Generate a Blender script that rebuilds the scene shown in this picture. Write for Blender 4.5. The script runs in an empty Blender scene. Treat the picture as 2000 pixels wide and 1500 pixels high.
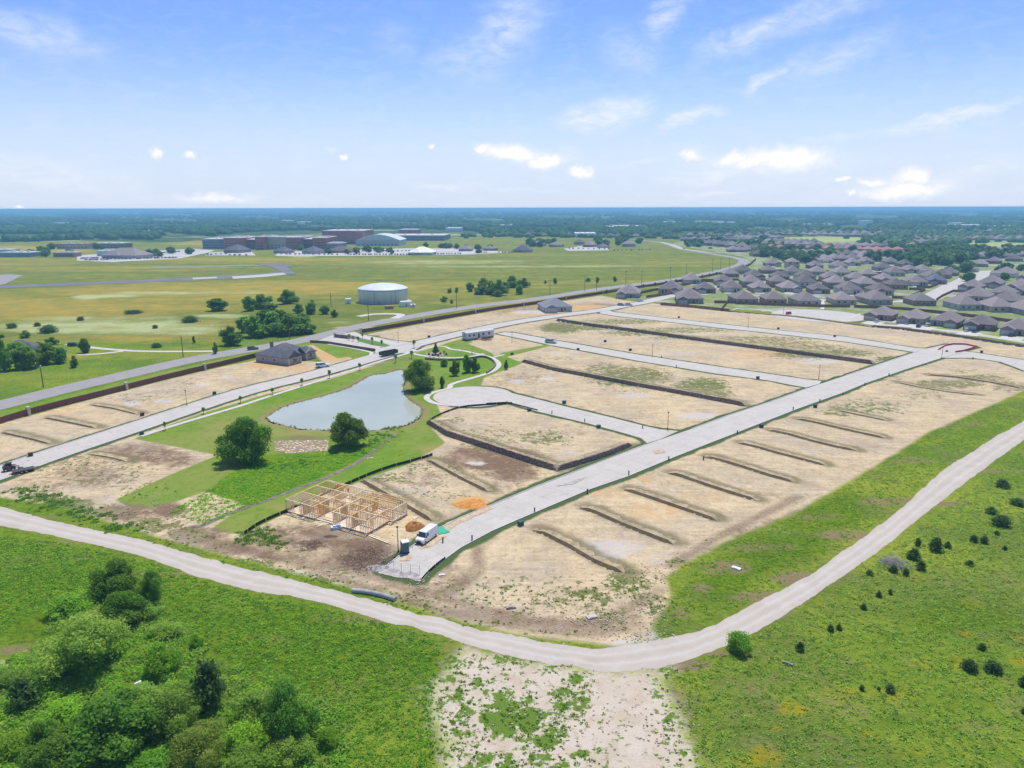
import bpy, bmesh, math, random
import numpy as np
from mathutils import Vector, Matrix
from mathutils.geometry import tessellate_polygon
S = bpy.context.scene
COL = S.collection
rnd = random.Random(7)
NP = np.random.default_rng(11)

# ------------------------------------------------------------------ camera
CAMH = 60.0; FPX = 1400.0
PITCH = math.atan(344.0 / FPX); ROLL = math.radians(-0.13)
cam = bpy.data.cameras.new('camera'); camo = bpy.data.objects.new('camera', cam); COL.objects.link(camo)
RM = Matrix.Rotation(math.pi/2 - PITCH, 3, 'X') @ Matrix.Rotation(ROLL, 3, 'Z')
camo.matrix_world = Matrix.Translation((0, 0, CAMH)) @ RM.to_4x4()
cam.sensor_width = 36; cam.lens = 36 * FPX / 2000; cam.clip_start = 0.5; cam.clip_end = 400000
S.camera = camo

def ray(x, y):
    return RM @ Vector(((x - 1000) / FPX, -(y - 750) / FPX, -1))
def W(x, y, z=0.0):
    """ground position that the survey mark (x, y) stands for"""
    d = ray(x, y); s = (z - CAMH) / d.z
    return Vector((d.x * s, d.y * s, z))
def HT(x, yb, yt):
    """height of an upright thing from its foot and its top"""
    p = W(x, yb); d = ray(x, yt); s = p.y / d.y
    return CAMH + s * d.z

# ------------------------------------------------------------------ sun and sky
SUN_EL = math.radians(66); SUN_AZ = math.radians(10)
sl = bpy.data.lights.new('sun', 'SUN'); sl.energy = 4.6; sl.angle = math.radians(0.53); sl.color = (1, .945, .85)
so = bpy.data.objects.new('sun', sl); COL.objects.link(so)
sd = Vector((math.sin(SUN_AZ) * math.cos(SUN_EL), math.cos(SUN_AZ) * math.cos(SUN_EL), math.sin(SUN_EL)))
so.rotation_euler = sd.to_track_quat('Z', 'Y').to_euler(); so.location = (0, 0, 300)
S.view_settings.view_transform = 'Standard'; S.view_settings.look = 'None'
S.view_settings.exposure = 0.03; S.view_settings.gamma = 1
S.cycles.max_bounces = 6; S.cycles.diffuse_bounces = 4; S.cycles.transparent_max_bounces = 8
S.cycles.volume_bounces = 1; S.cycles.use_denoising = True

class NT:
    """small helper for node trees"""
    def __init__(s, nt): s.t = nt; s.pos = None
    def n(s, typ, _p=None, **kw):
        nd = s.t.nodes.new(typ)
        for k, v in (_p or {}).items(): setattr(nd, k, v)
        for k, v in kw.items():
            k2 = int(k[1:]) if k[0] == 'i' and k[1:].isdigit() else k.replace('_', ' ')
            s.put(nd.inputs[k2], v)
        return nd
    def put(s, sock, v):
        if hasattr(v, 'is_linked') or hasattr(v, 'links'): s.t.links.new(v, sock)
        elif hasattr(v, 'outputs'): s.t.links.new(v.outputs[0], sock)
        else:
            if isinstance(v, (tuple, list)) and len(v) == 3 and sock.type == 'RGBA': v = (*v, 1)
            sock.default_value = v
    def m(s, op, a, b=0.0, c=None):
        nd = s.t.nodes.new('ShaderNodeMath'); nd.operation = op; s.put(nd.inputs[0], a); s.put(nd.inputs[1], b)
        if c is not None: s.put(nd.inputs[2], c)
        return nd.outputs[0]
    def mix(s, f, a, b, mode='MIX'):
        nd = s.t.nodes.new('ShaderNodeMix'); nd.data_type = 'RGBA'; nd.blend_type = mode
        s.put(nd.inputs[0], f); s.put(nd.inputs[6], a); s.put(nd.inputs[7], b); return nd.outputs[2]
    def noise(s, scale, detail=3, rough=.55, vec=None, dist=0.0):
        nd = s.t.nodes.new('ShaderNodeTexNoise'); nd.inputs['Scale'].default_value = scale
        nd.inputs['Detail'].default_value = detail; nd.inputs['Roughness'].default_value = rough
        nd.inputs['Distortion'].default_value = dist
        v = vec if vec is not None else s.P()
        s.t.links.new(v, nd.inputs['Vector']); return nd.outputs['Fac']
    def P(s):
        if s.pos is None: s.pos = s.t.nodes.new('ShaderNodeNewGeometry').outputs['Position']
        return s.pos
    def mr(s, v, a, b, c=0.0, d=1.0, smooth=False):
        nd = s.t.nodes.new('ShaderNodeMapRange')
        if smooth: nd.interpolation_type = 'SMOOTHSTEP'
        for i, x in enumerate((v, a, b, c, d)): s.put(nd.inputs[i], x)
        return nd.outputs[0]
    def sv(s, vec, sc):
        nd = s.t.nodes.new('ShaderNodeVectorMath'); nd.operation = 'MULTIPLY'
        s.t.links.new(vec, nd.inputs[0]); nd.inputs[1].default_value = sc; return nd.outputs[0]

w = bpy.data.worlds.new('World'); S.world = w; w.use_nodes = True
w.node_tree.nodes.clear(); t = NT(w.node_tree)
sky = t.n('ShaderNodeTexSky', dict(sky_type='NISHITA', sun_disc=False, sun_elevation=SUN_EL, sun_rotation=SUN_AZ,
          altitude=200, air_density=1.0, dust_density=.2, ozone_density=3.0))
skyc = t.n('ShaderNodeHueSaturation', Saturation=1.2, Value=1.12, Color=sky.outputs[0]).outputs[0]
skyc = t.mix(1.0, skyc, (1.02, .91, 1.12), 'MULTIPLY')
SKYS = .12
tc = t.n('ShaderNodeTexCoord').outputs['Generated']
sp = t.n('ShaderNodeSeparateXYZ', Vector=tc)
az = t.m('MULTIPLY', t.m('ARCTAN2', sp.outputs[0], sp.outputs[1]), 57.2958)
el = t.m('MULTIPLY', t.m('ARCSINE', sp.outputs[2]), 57.2958)
ae = t.n('ShaderNodeCombineXYZ', X=az, Y=el).outputs[0]
def azel(x, y):
    d = ray(x, y).normalized(); return math.degrees(math.atan2(d.x, d.y)), math.degrees(math.asin(d.z))
def warp(scale, amt, stretch=(1, 1, 1), det=4):
    nd = t.n('ShaderNodeTexNoise', Scale=scale, Detail=det, Roughness=.6, Vector=t.sv(ae, stretch))
    sub = t.n('ShaderNodeVectorMath', dict(operation='SUBTRACT')); t.put(sub.inputs[0], nd.outputs['Color']); sub.inputs[1].default_value = (.5, .5, .5)
    ad = t.n('ShaderNodeVectorMath', dict(operation='MULTIPLY_ADD')); t.put(ad.inputs[0], sub.outputs[0]); ad.inputs[1].default_value = amt; t.put(ad.inputs[2], ae)
    return ad.outputs[0]
wp = warp(.75, (2.3, 1.3, 0), det=8); wc = warp(.25, (6, 2.4, 0), (1, 1.4, 1), 5)
def blob(vec, x, y, rx, ry, rot, lo, hi, g=1.0):
    """cloud at a compass direction: centre, half-widths in survey marks, tilt, edge"""
    a0, e0 = azel(x, y); k = 1 / 24.4
    mp = t.n('ShaderNodeMapping', dict(vector_type='TEXTURE'), Vector=vec, Location=(a0, e0, 0), Rotation=(0, 0, math.radians(rot)), Scale=(rx * k, ry * k, 1))
    ln = t.n('ShaderNodeVectorMath', dict(operation='LENGTH')); t.put(ln.inputs[0], mp.outputs[0])
    return t.mr(ln.outputs['Value'], hi, lo, 0, g, True)
def allmax(L):
    o = L[0]
    for q in L[1:]: o = t.m('MAXIMUM', o, q)
    return o
cum = allmax([blob(wp, *q) for q in [
    (1000, 298, 83, 18, -8, .15, 1.25), (1065, 315, 53, 17, 0, .15, 1.25), (1136, 335, 31, 16, 5, .15, 1.25), (945, 288, 24, 11, 0, .05, 1.25),
    (1535, 310, 104, 27, 0, .15, 1.25), (1430, 310, 57, 16, 5, .05, 1.25), (1345, 302, 33, 15, -12, .05, 1.25), (1470, 318, 59, 13, 0, .05, 1.25),
    (1780, 345, 38, 21, 5, .15, 1.25), (1765, 373, 97, 16, 4, .15, 1.25), (1700, 355, 35, 10, 0, .05, 1.25), (1663, 380, 14, 9, 0, .05, 1.25), (1645, 350, 17, 7, 0, .05, 1.),
    (306, 300, 14, 13, -20, .05, 1.25), (370, 300, 17, 7, 0, .05, 1.25), (672, 307, 14, 5, 0, .05, 1.25), (849, 282, 11, 7, 0, .05, 1.25), (650, 292, 21, 9, 0, .05, 1., .35),
    (425, 386, 94, 11, 0, .05, 1.25, .8), (36, 404, 14, 6, 0, .05, 1.)]])
haz = allmax([blob(wc, *q) for q in [
    (1030, 306, 120, 26, -4, .0, 1.2, .8), (1500, 322, 170, 32, 2, .1, 1.2, .85), (1765, 362, 130, 30, 3, .0, 1.2, .8), (1345, 304, 50, 20, -8, 0, 1.2, .6), (1330, 345, 60, 14, 0, 0, 1.2, .5), (425, 388, 120, 14, 0, 0, 1.2, .6),
        (1180, 222, 95, 32, 6, .2, 1.25, .85), (1340, 237, 72, 15, 18, .1, 1.2, .75), (1850, 232, 120, 12, 10, .2, 1.3, .8), (1660, 262, 130, 8, 8, 0, 1.3, .35),
    (1500, 155, 60, 16, 22, 0, 1.3, .6), (1620, 120, 110, 34, 18, 0, 1.3, .45), (1480, 60, 130, 28, 24, 0, 1.3, .6), (1620, 20, 150, 30, 16, 0, 1.3, .45),
    (1310, 30, 70, 30, 32, 0, 1.3, .55), (1225, 100, 50, 60, 50, 0, 1.3, .3), (990, 60, 110, 60, 45, 0, 1.3, .55), (900, 110, 60, 50, 30, 0, 1.3, .35), (770, 80, 40, 60, 70, 0, 1.3, .2),
    (60, 60, 130, 36, -12, 0, 1.3, .45), (80, 340, 200, 30, -8, 0, 1.3, .55), (880, 362, 80, 9, 0, 0, 1.2, .7), (1000, 368, 130, 6, 0, 0, 1.3, .4),
    (1400, 345, 90, 16, 4, .1, 1.25, .7), (1380, 377, 80, 8, 0, .1, 1.2, .55), (1240, 320, 90, 7, 3, 0, 1.3, .4), (1900, 330, 200, 20, 6, 0, 1.3, .5), (1560, 355, 200, 12, 4, 0, 1.3, .35), (1720, 385, 300, 10, 2, 0, 1.3, .3), (420, 393, 300, 10, 0, 0, 1.3, .3)]])
fib = t.n('ShaderNodeTexNoise', Scale=.55, Detail=8, Roughness=.62, Distortion=.6, Vector=t.sv(ae, (1, 2.6, 1))).outputs['Fac']
cir = t.m('MULTIPLY', haz, t.mr(fib, .3, .62, .25, 1.15))
veil = t.m('MULTIPLY', t.mr(fib, .45, .8), t.mr(el, 2, 14, .25, .10))
edge = t.n('ShaderNodeTexNoise', Scale=1.6, Detail=6, Roughness=.6, Vector=ae).outputs['Fac']
cumm = t.m('MULTIPLY', cum, t.mr(edge, .2, .55, .72, 1.0))
low = t.mr(el, 0, 12, .88, 0.0, True)
skyc = t.mix(low, skyc, (5.2, 6.2, 7.9))
mask = allmax([t.m('MINIMUM', cumm, 1.0), cir, veil])
white = t.mix(t.mr(cumm, .2, .9), (6.9, 7.4, 8.2), (8.9, 8.6, 8.5))
skc = t.mix(mask, skyc, white)
bg = t.n('ShaderNodeBackground', Color=skc, Strength=SKYS)
wo = t.n('ShaderNodeOutputWorld'); t.put(wo.inputs['Surface'], bg.outputs[0])

# ------------------------------------------------------------------ naming
def tag(o, label=None, cat=None, group=None, kind=None):
    if label: o['label'] = label
    if cat: o['category'] = cat
    if group: o['group'] = group
    if kind: o['kind'] = kind
    return o
def empty(name, loc, rz=0.0, label=None, cat=None, group=None):
    o = bpy.data.objects.new(name, None); COL.objects.link(o); o.location = loc; o.rotation_euler = (0, 0, rz)
    o.empty_display_size = .5
    return tag(o, label, cat, group)
KIDS = {}
def link(name, me, parent=None):
    o = bpy.data.objects.new(name, me); COL.objects.link(o)
    if parent is not None:
        o.parent = parent; KIDS.setdefault(parent.name, []).append(o)
    return o
def copy_tree(o, parent=None, over=None):
    c = o.copy(); COL.objects.link(c)
    if parent is not None: c.parent = parent; KIDS.setdefault(parent.name, []).append(c)
    for ch in list(KIDS.get(o.name, [])): copy_tree(ch, c)
    return c

class MB:
    def __init__(s): s.v = []; s.f = []; s.mi = []; s.sm = []
    def add(s, vs, fs, m=0, sm=False):
        b = len(s.v); s.v += [tuple(p) for p in vs]; s.f += [tuple(b + i for i in f) for f in fs]
        s.mi += [m] * len(fs); s.sm += [sm] * len(fs); return s
    def box(s, x0, y0, z0, x1, y1, z1, m=0, rz=0.0, c=None):
        vs = [(x, y, z) for z in (z0, z1) for x, y in ((x0, y0), (x1, y0), (x1, y1), (x0, y1))]
        if rz:
            cx, cy = c or ((x0 + x1) / 2, (y0 + y1) / 2); q, r = math.cos(rz), math.sin(rz)
            vs = [(cx + (x - cx) * q - (y - cy) * r, cy + (x - cx) * r + (y - cy) * q, z) for x, y, z in vs]
        return s.add(vs, [(0, 3, 2, 1), (4, 5, 6, 7), (0, 1, 5, 4), (1, 2, 6, 5), (2, 3, 7, 6), (3, 0, 4, 7)], m)
    def bar(s, p, q, a, b, m=0):
        p, q = Vector(p), Vector(q); d = (q - p).normalized()
        u = d.cross(Vector((0, 0, 1)))
        if u.length < 1e-3: u = Vector((1, 0, 0))
        u.normalize(); v2 = u.cross(d)
        vs = [e + u * i * a / 2 + v2 * j * b / 2 for e in (p, q) for i, j in ((-1, -1), (1, -1), (1, 1), (-1, 1))]
        return s.add(vs, [(0, 1, 2, 3), (7, 6, 5, 4), (0, 4, 5, 1), (1, 5, 6, 2), (2, 6, 7, 3), (3, 7, 4, 0)], m)
    def tube(s, pts, rad, n=8, m=0, cap=True):
        pts = [Vector(p) for p in pts]; rad = rad if isinstance(rad, (list, tuple)) else [rad] * len(pts); vs = []
        for i, p in enumerate(pts):
            d = (pts[min(i + 1, len(pts) - 1)] - pts[max(i - 1, 0)]).normalized()
            u = d.cross(Vector((.13, .2, 1)) if abs(d.z) < .9 else Vector((1, .1, 0))).normalized(); v2 = u.cross(d)
            vs += [p + (u * math.cos(2 * math.pi * k / n) + v2 * math.sin(2 * math.pi * k / n)) * rad[i] for k in range(n)]
        fs = [(i * n + k, i * n + (k + 1) % n, (i + 1) * n + (k + 1) % n, (i + 1) * n + k) for i in range(len(pts) - 1) for k in range(n)]
        s.add(vs, fs, m, True)
        if cap: s.add(vs[:n], [tuple(range(n))], m); s.add(vs[-n:], [tuple(range(n))[::-1]], m)
        return s
    def lathe(s, prof, n=24, m=0, c=(0, 0, 0), sm=True):
        vs = [(c[0] + r * math.cos(2 * math.pi * k / n), c[1] + r * math.sin(2 * math.pi * k / n), c[2] + z) for r, z in prof for k in range(n)]
        fs = [(i * n + k, i * n + (k + 1) % n, (i + 1) * n + (k + 1) % n, (i + 1) * n + k) for i in range(len(prof) - 1) for k in range(n)]
        return s.add(vs, fs, m, sm)
    def prism(s, poly, z0, z1, m=0):
        n = len(poly); vs = [(x, y, z0) for x, y in poly] + [(x, y, z1) for x, y in poly]
        return s.add(vs, [tuple(range(n))[::-1], tuple(range(n, 2 * n))] + [(i, (i + 1) % n, n + (i + 1) % n, n + i) for i in range(n)], m)
    def extr(s, prof, x0, x1, m=0, axis='x', sm=False):
        """profile in (y,z) run along x (or profile in (x,z) run along y)"""
        n = len(prof); g = (lambda a, b, c: (c, a, b)) if axis == 'x' else (lambda a, b, c: (a, c, b))
        vs = [g(a, b, x0) for a, b in prof] + [g(a, b, x1) for a, b in prof]
        s.add(vs, [tuple(range(n)), tuple(range(n, 2 * n))[::-1]], m); return s.add(vs, [(i, (i + 1) % n, n + (i + 1) % n, n + i) for i in range(n)], m, sm)
    def build(s, name, mats, parent=None, loc=None, rz=0.0, flip=True):
        me = bpy.data.meshes.new(name); me.from_pydata(s.v, [], s.f)
        for mt in (mats if isinstance(mats, (list, tuple)) else [mats]): me.materials.append(mt)
        me.polygons.foreach_set('material_index', s.mi); me.polygons.foreach_set('use_smooth', s.sm)
        if flip:
            bm = bmesh.new(); bm.from_mesh(me); bmesh.ops.recalc_face_normals(bm, faces=bm.faces); bm.to_mesh(me); bm.free()
        o = link(name, me, parent)
        if loc is not None: o.location = loc
        if rz: o.rotation_euler = (0, 0, rz)
        return o

# ------------------------------------------------------------------ materials
MT = {}
def pbr(name):
    m = bpy.data.materials.new(name); m.use_nodes = True; m.node_tree.nodes.clear(); q = NT(m.node_tree)
    b = q.n('ShaderNodeBsdfPrincipled'); o = q.n('ShaderNodeOutputMaterial'); q.put(o.inputs[0], b.outputs[0]); MT[name] = m
    return q, b
def simple(name, col, rough=.7, metal=0.0, var=.18, scale=1.5, spec=.3, bump=0.0, rnd_obj=0.0, obj=True):
    q, b = pbr(name)
    vec = q.n('ShaderNodeTexCoord').outputs['Object'] if obj else None
    nz = q.noise(scale, 4, .6, vec)
    c = q.mix(q.mr(nz, .3, .7), tuple(x * (1 - var) for x in col), tuple(min(1, x * (1 + var)) for x in col))
    if rnd_obj:
        rr = q.n('ShaderNodeObjectInfo').outputs['Random']
        c = q.mix(q.mr(rr, 0, 1, 0, rnd_obj), c, (.5 * col[1], .42 * col[1], .36 * col[1]))
        c = q.n('ShaderNodeHueSaturation', Value=q.mr(q.m('FRACT', q.m('MULTIPLY', rr, 7.3)), 0, 1, .78, 1.2), Color=c).outputs[0]
    q.put(b.inputs['Base Color'], c); b.inputs['Roughness'].default_value = rough; b.inputs['Metallic'].default_value = metal
    b.inputs['Specular IOR Level'].default_value = spec
    if bump:
        bp = q.n('ShaderNodeBump', Strength=bump, Distance=.1, Height=nz); q.put(b.inputs['Normal'], bp.outputs[0])
    return MT[name]
# ------------------------------------------------------------------ ground survey (regions, streets)
def WP(L): return [W(x, y).xy for x, y in L]
def arr(L): return np.array([(p[0], p[1]) for p in L])
def strip(center, wd):
    """ribbon of width wd (m) along a centre line given as world points"""
    c = [Vector(p) for p in center]; a = []; b = []
    wds = wd if isinstance(wd, (list, tuple)) else [wd] * len(c)
    for i, p in enumerate(c):
        d = (c[min(i + 1, len(c) - 1)] - c[max(i - 1, 0)]).normalized(); n = Vector((-d.y, d.x))
        a.append(p + n * wds[i] / 2); b.append(p - n * wds[i] / 2)
    return a + b[::-1]
def smooth_line(L, it=2):
    for _ in range(it):
        o = [L[0]]
        for a, b in zip(L, L[1:]): o += [a * .75 + b * .25, a * .25 + b * .75]
        L = o + [L[-1]]
    return L
def densify(P, step, closed=True, jit=0.0, seed=1):
    P = [Vector(p) for p in P]; r = random.Random(seed); out = []
    for i in range(len(P) if closed else len(P) - 1):
        a, b = P[i], P[(i + 1) % len(P)]; n = max(1, int((b - a).length / step)); nn = (b - a).normalized(); nn = Vector((-nn.y, nn.x))
        for k in range(n):
            out.append(a.lerp(b, k / n) + nn * (r.uniform(-jit, jit) if k else 0))
    if not closed: out.append(P[-1])
    return out
def sheet(name, P, z, mat, kind='structure', parent=None):
    vs = [Vector((p[0], p[1], z)) for p in P]
    me = bpy.data.meshes.new(name); tr = tessellate_polygon([vs])
    me.from_pydata([tuple(v) for v in vs], [], [f if (vs[f[1]] - vs[f[0]]).cross(vs[f[2]] - vs[f[0]]).z > 0 else f[::-1] for f in tr])
    me.materials.append(mat); o = link(name, me, parent)
    if kind and parent is None: o['kind'] = kind
    return o

MAIN_L = [(742,1116),(790,1078),(850,1035),(900,1011),(980,978),(1050,949),(1087,935),(1180,899),(1262,868),(1350,838),(1420,812),(1500,786),(1575,759),(1650,734),(1715,712),(1775,692),(1800,683),(1850,672)]
MAIN_R = [(822,1136),(845,1110),(900,1070),(960,1038),(1015,1014),(1150,957),(1228,930),(1300,900),(1373,871),(1445,843),(1560,798),(1647,767),(1690,749),(1765,723),(1837,700),(1880,688)]
ST = {}
ST['main_street'] = WP(MAIN_L) + WP(MAIN_R)[::-1]
ST['right_street'] = WP([(1800,683),(1835,681),(1900,688),(2000,703),(2100,722),(2100,752),(2000,724),(1985,718),(1955,707),(1900,699),(1845,699)])
ST['street_stub'] = WP([(1832,683),(1842,677),(1862,672.5),(1895,674),(1909,678),(1896,682),(1872,688)])
ST['second_street'] = WP([(985,649),(1005,650),(1080,664),(1150,676),(1250,693),(1400,715.5),(1500,730),(1575,741),(1605,744),(1600,750),(1575,757),(1545,752),(1500,743),(1400,730),(1250,705.5),(1150,687),(1080,675),(1000,658),(970,652)])
ST['far_street'] = WP([(1182,604),(1200,609.5),(1300,621),(1400,632),(1500,643),(1650,657.5),(1790,680),(1812,681),(1800,690),(1768,685),(1650,667.5),(1500,650),(1400,640),(1300,628),(1200,617),(1170,612)])
ST['loop_street'] = strip(smooth_line(WP([(-160,985),(-60,944),(0,924),(100,888),(250,839),(400,789),(500,758),(600,735),(680,713),(760,690),(800,675),(905,650),(1000,630),(1087,617),(1175,606),(1215,598),(1262,590),(1300,580),(1345,572)]), 1), 9.6)
CUL = W(925, 774); 
ST['cul_de_sac_street'] = WP([(985,766),(1000,768),(1050,780),(1100,793),(1200,817),(1250,830),(1290,839),(1325,842),(1290,858),(1264,866),(1252,856),(1225,848),(1150,827.5),(1050,804),(995,788),(975,788)])
ST['entry_street'] = WP([(618,666),(650,655),(692,648),(706,653),(762,664),(830,672),(800,690),(735,690),(728,684),(640,670)])
ART = smooth_line(WP([(-260,852),(-60,806),(0,791.5),(125,760),(250,731),(375,701.5),(500,680.5),(600,663.5),(700,637),(800,618.5),(925,598),(1050,584),(1175,563.5),(1300,549),(1375,536),(1425,525),(1453,515),(1452,506),(1412,499),(1350,490),(1325,485),(1308,478),(1290,473),(1240,468)]), 2)
ROADW = 11.5
ARTP = strip(ART, ROADW)
def circle(c, r, n=48): return [Vector((c[0] + r * math.cos(2 * math.pi * k / n), c[1] + r * math.sin(2 * math.pi * k / n))) for k in range(n)]
CULP = circle(CUL, 13.2)
GRAV_U = [(-120,960),(0,992),(147,1029),(257,1049),(367,1082),(440,1104),(600,1137),(700,1166),(867,1213),(1000,1246),(1100,1260),(1200,1267),(1287,1250),(1370,1230),(1425,1208),(1474,1181),(1576,1129),(1653,1074),(1700,1041),(1735,1015),(1800,955),(1875,895),(2000,822),(2140,742)]
GRAV_L = [(-120,998),(0,1025),(110,1047),(257,1080),(367,1120),(440,1141),(600,1170),(700,1197),(867,1240),(907,1257),(1000,1283),(1133,1303),(1200,1310),(1315,1296),(1397,1269),(1466,1239),(1562,1184),(1659,1115),(1735,1062),(1800,1012),(1875,950),(2000,857),(2140,768)]
GRAVP = WP(GRAV_U) + WP(GRAV_L)[::-1]
POND = WP([(520,816),(540,800),(575,787),(625,775),(670,762),(700,747),(715,737),(732,731),(750,730),(762,727),(775,722),(792,722),(790,745),(786,765),(800,782),(818,792),(825,802),(820,815),(795,830),(762,837),(712,841),(637,840),(590,838),(555,830),(530,824)])
STREETS = [np.array([(p[0], p[1]) for p in v]) for v in ST.values()] + [arr(CULP)]

# pale clearings of the far plain are listed with the meadow patches
REG = dict(
 dirt=[[(-160,880),(0,828),(182,779),(317,744),(430,717),(520,700),(600,705),(632,708),(608,683),(600,672),(625,672),(700,705),(780,690),(740,655),(704,655),(800,637),(900,619),(975,606),(1050,596),(1175,577),(1215,586),(1290,594),(1425,609),(1550,619),(1650,632),(1750,642),(1870,658),(2000,677),(2160,700),(2160,750),(2000,762),(1950,785),(1812,845),(1750,885),(1640,950),(1545,1007),(1461,1038),(1359,1087),(1300,1125),(1310,1170),(1275,1225),(1290,1248),(1200,1262),(1100,1250),(1000,1238),(870,1205),(700,1152),(600,1125),(500,1100),(330,1055),(200,1015),(100,985),(0,972),(-160,940)]],
 lawn=[[(262,857),(330,830),(400,806),(520,770),(640,742),(730,714),(762,700),(830,684),(905,660),(925,668),(900,676),(960,696),(1070,673),(1010,685),(990,697),(1022,709),(945,738),(940,752),(880,768),(850,782),(862,812),(835,828),(870,865),(800,906),(720,933),(640,968),(560,1001),(475,1045),(408,1036),(480,985),(400,960),(330,985),(267,998),(225,976),(337,925),(425,889)],
       [(835,700),(905,668),(945,683),(962,690),(968,700),(940,720),(870,740),(830,738)],
       [(-160,838),(0,806),(182,760),(317,727),(430,702),(500,690),(560,684),(625,670),(600,672),(520,690),(430,713),(317,739),(182,773),(0,822),(-160,862)],
       [(608,672),(630,667),(735,688),(728,690),(660,700),(640,690)],
       [(700,652),(740,643),(800,631),(900,613),(975,600),(1050,588),(1175,570),(1175,575),(1050,593),(975,604),(900,616),(800,633),(704,653)],
       [(975,690),(1072,672),(1078,675),(990,697)],
       [(1290,585),(1380,592),(1430,603),(1560,606),(1660,610),(1700,625),(1668,628),(1560,615),(1430,606),(1290,592)],
       [(1690,625),(1760,632),(1870,650),(2020,672),(2020,655),(1870,625),(1700,612)]],
 lush=[[(325,1003),(400,962),(450,925),(500,890),(560,885),(700,880),(770,850),(782,838),(790,845),(745,875),(680,912),(600,945),(500,985),(420,1015),(400,1030),(340,1030)],
       [(150,1100),(300,1130),(420,1200),(560,1180),(860,1270),(840,1340),(600,1350),(300,1300),(0,1250),(0,1130)],
       [(1760,1200),(1850,1170),(1990,1200),(2000,1230),(1800,1240)],[(430,655),(500,640),(640,650),(560,668),(480,676),(430,690)],[(1570,990),(1660,960),(1700,1000),(1600,1080),(1480,1130),(1440,1170),(1380,1180),(1330,1150),(1400,1110)]],
 chalk=[[(905,1262),(880,1300),(835,1350),(850,1420),(870,1460),(850,1560),(1380,1560),(1335,1400),(1290,1330),(1320,1302),(1200,1310),(1000,1285)]],
 far=[[(-3000,474),(-400,470),(0,474),(100,468),(330,474),(420,468),(640,455),(900,462),(960,460),(1300,462),(1420,478),(1480,490),(1500,470),(2100,455),(3000,450),(3000,408.5),(-2500,414)]],
 burb=[[(1215,584),(1290,575),(1425,530),(1462,515),(1455,503),(1400,492),(1310,478),(1350,463),(1700,452),(2300,452),(2300,700),(2000,668),(1870,652),(1750,636),(1650,622),(1550,612),(1425,603),(1290,590)]],
)
ART_SD = arr(ART)
# soft patches: (x, y, rx, ry, strength) in survey marks
WEED = [(1250,650,90,7,.6),(1600,692,110,10,.7),(1150,640,70,6,.7),(1340,660,90,5,.5),(1230,765,60,6,.3),(1060,700,60,6,.35),(1500,670,120,6,.6),(950,1215,80,8,.6),(1200,1225,60,8,.45),(1260,1160,30,30,.6),(1120,1150,80,16,.4),(640,1135,70,8,.6),(560,1115,60,8,.6),(760,1175,60,8,.7),(820,1190,60,8,.6),(1060,1235,80,6,.5),(1230,735,90,22,.75),(1180,720,50,14,.6),(1370,755,60,20,.75),(1400,770,40,12,.7),(1095,640,45,12,.9),(1640,690,80,12,.65),(1560,678,100,8,.6),(1450,662,160,7,.55),(1330,645,120,7,.55),(1210,628,90,6,.6),(1740,702,40,8,.7),
 (1720,740,70,14,.35),(1690,795,90,18,.5),(1800,770,60,12,.4),(1850,750,80,10,.7),(1920,740,60,10,.6),(1650,805,60,10,.55),(1880,725,40,6,.4),(1980,755,60,12,.5),
 (1060,855,60,18,.65),(960,850,70,18,.4),(880,830,30,20,.5),(950,870,60,10,.5),(820,905,60,20,.4),(760,935,50,14,.6),(860,920,60,14,.3),(740,960,30,20,.3),(1000,915,50,12,.3),(840,970,90,22,.35),
 (1225,1135,45,26,.85),(1160,1165,60,22,.6),(1090,1175,60,18,.55),(1290,1180,50,30,.5),(1180,1200,60,16,.45),(950,1160,120,30,.35),(1050,1130,100,20,.25),(1010,1190,60,14,.4),(850,1180,60,14,.45),(900,1225,60,10,.6),(1330,1100,30,16,.6),
 (80,970,50,14,.8),(130,985,60,16,1.0),(200,1000,60,14,.7),(60,990,80,14,.5),(300,1025,60,18,.8),(370,1040,40,16,.7),(260,1030,40,10,.8),(210,920,100,30,.45),(290,960,60,20,.5),(90,915,60,14,.45),(170,900,60,16,.35),
 (510,1050,45,12,.9),(440,1060,40,14,.4),(560,1075,60,16,.35),(700,1160,120,12,.75),(470,1100,90,12,.7),(600,1130,100,10,.6),(330,1060,90,12,.7),(650,1110,60,20,.25),
 (560,868,40,8,.4),(590,875,60,10,.45),(1390,1055,25,10,.3),(1500,1020,40,8,.25),(90,780,40,8,.2),(270,778,60,12,.35),(370,745,40,8,.35),
 (1000,1400,80,40,1.1),(1060,1430,60,40,.8),(960,1350,100,40,.45),(1130,1340,30,70,.7),(1000,1290,120,14,.6),(1110,1370,50,60,.6),(900,1330,50,60,.6),(900,1450,60,50,.5),(1010,1490,120,30,.7),(1150,1480,40,30,.5),(1300,1330,40,40,.5),(1310,1420,40,80,.5),(1200,1420,80,60,.22),(1090,1300,60,20,.5),(880,1400,60,80,.5)]
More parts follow.
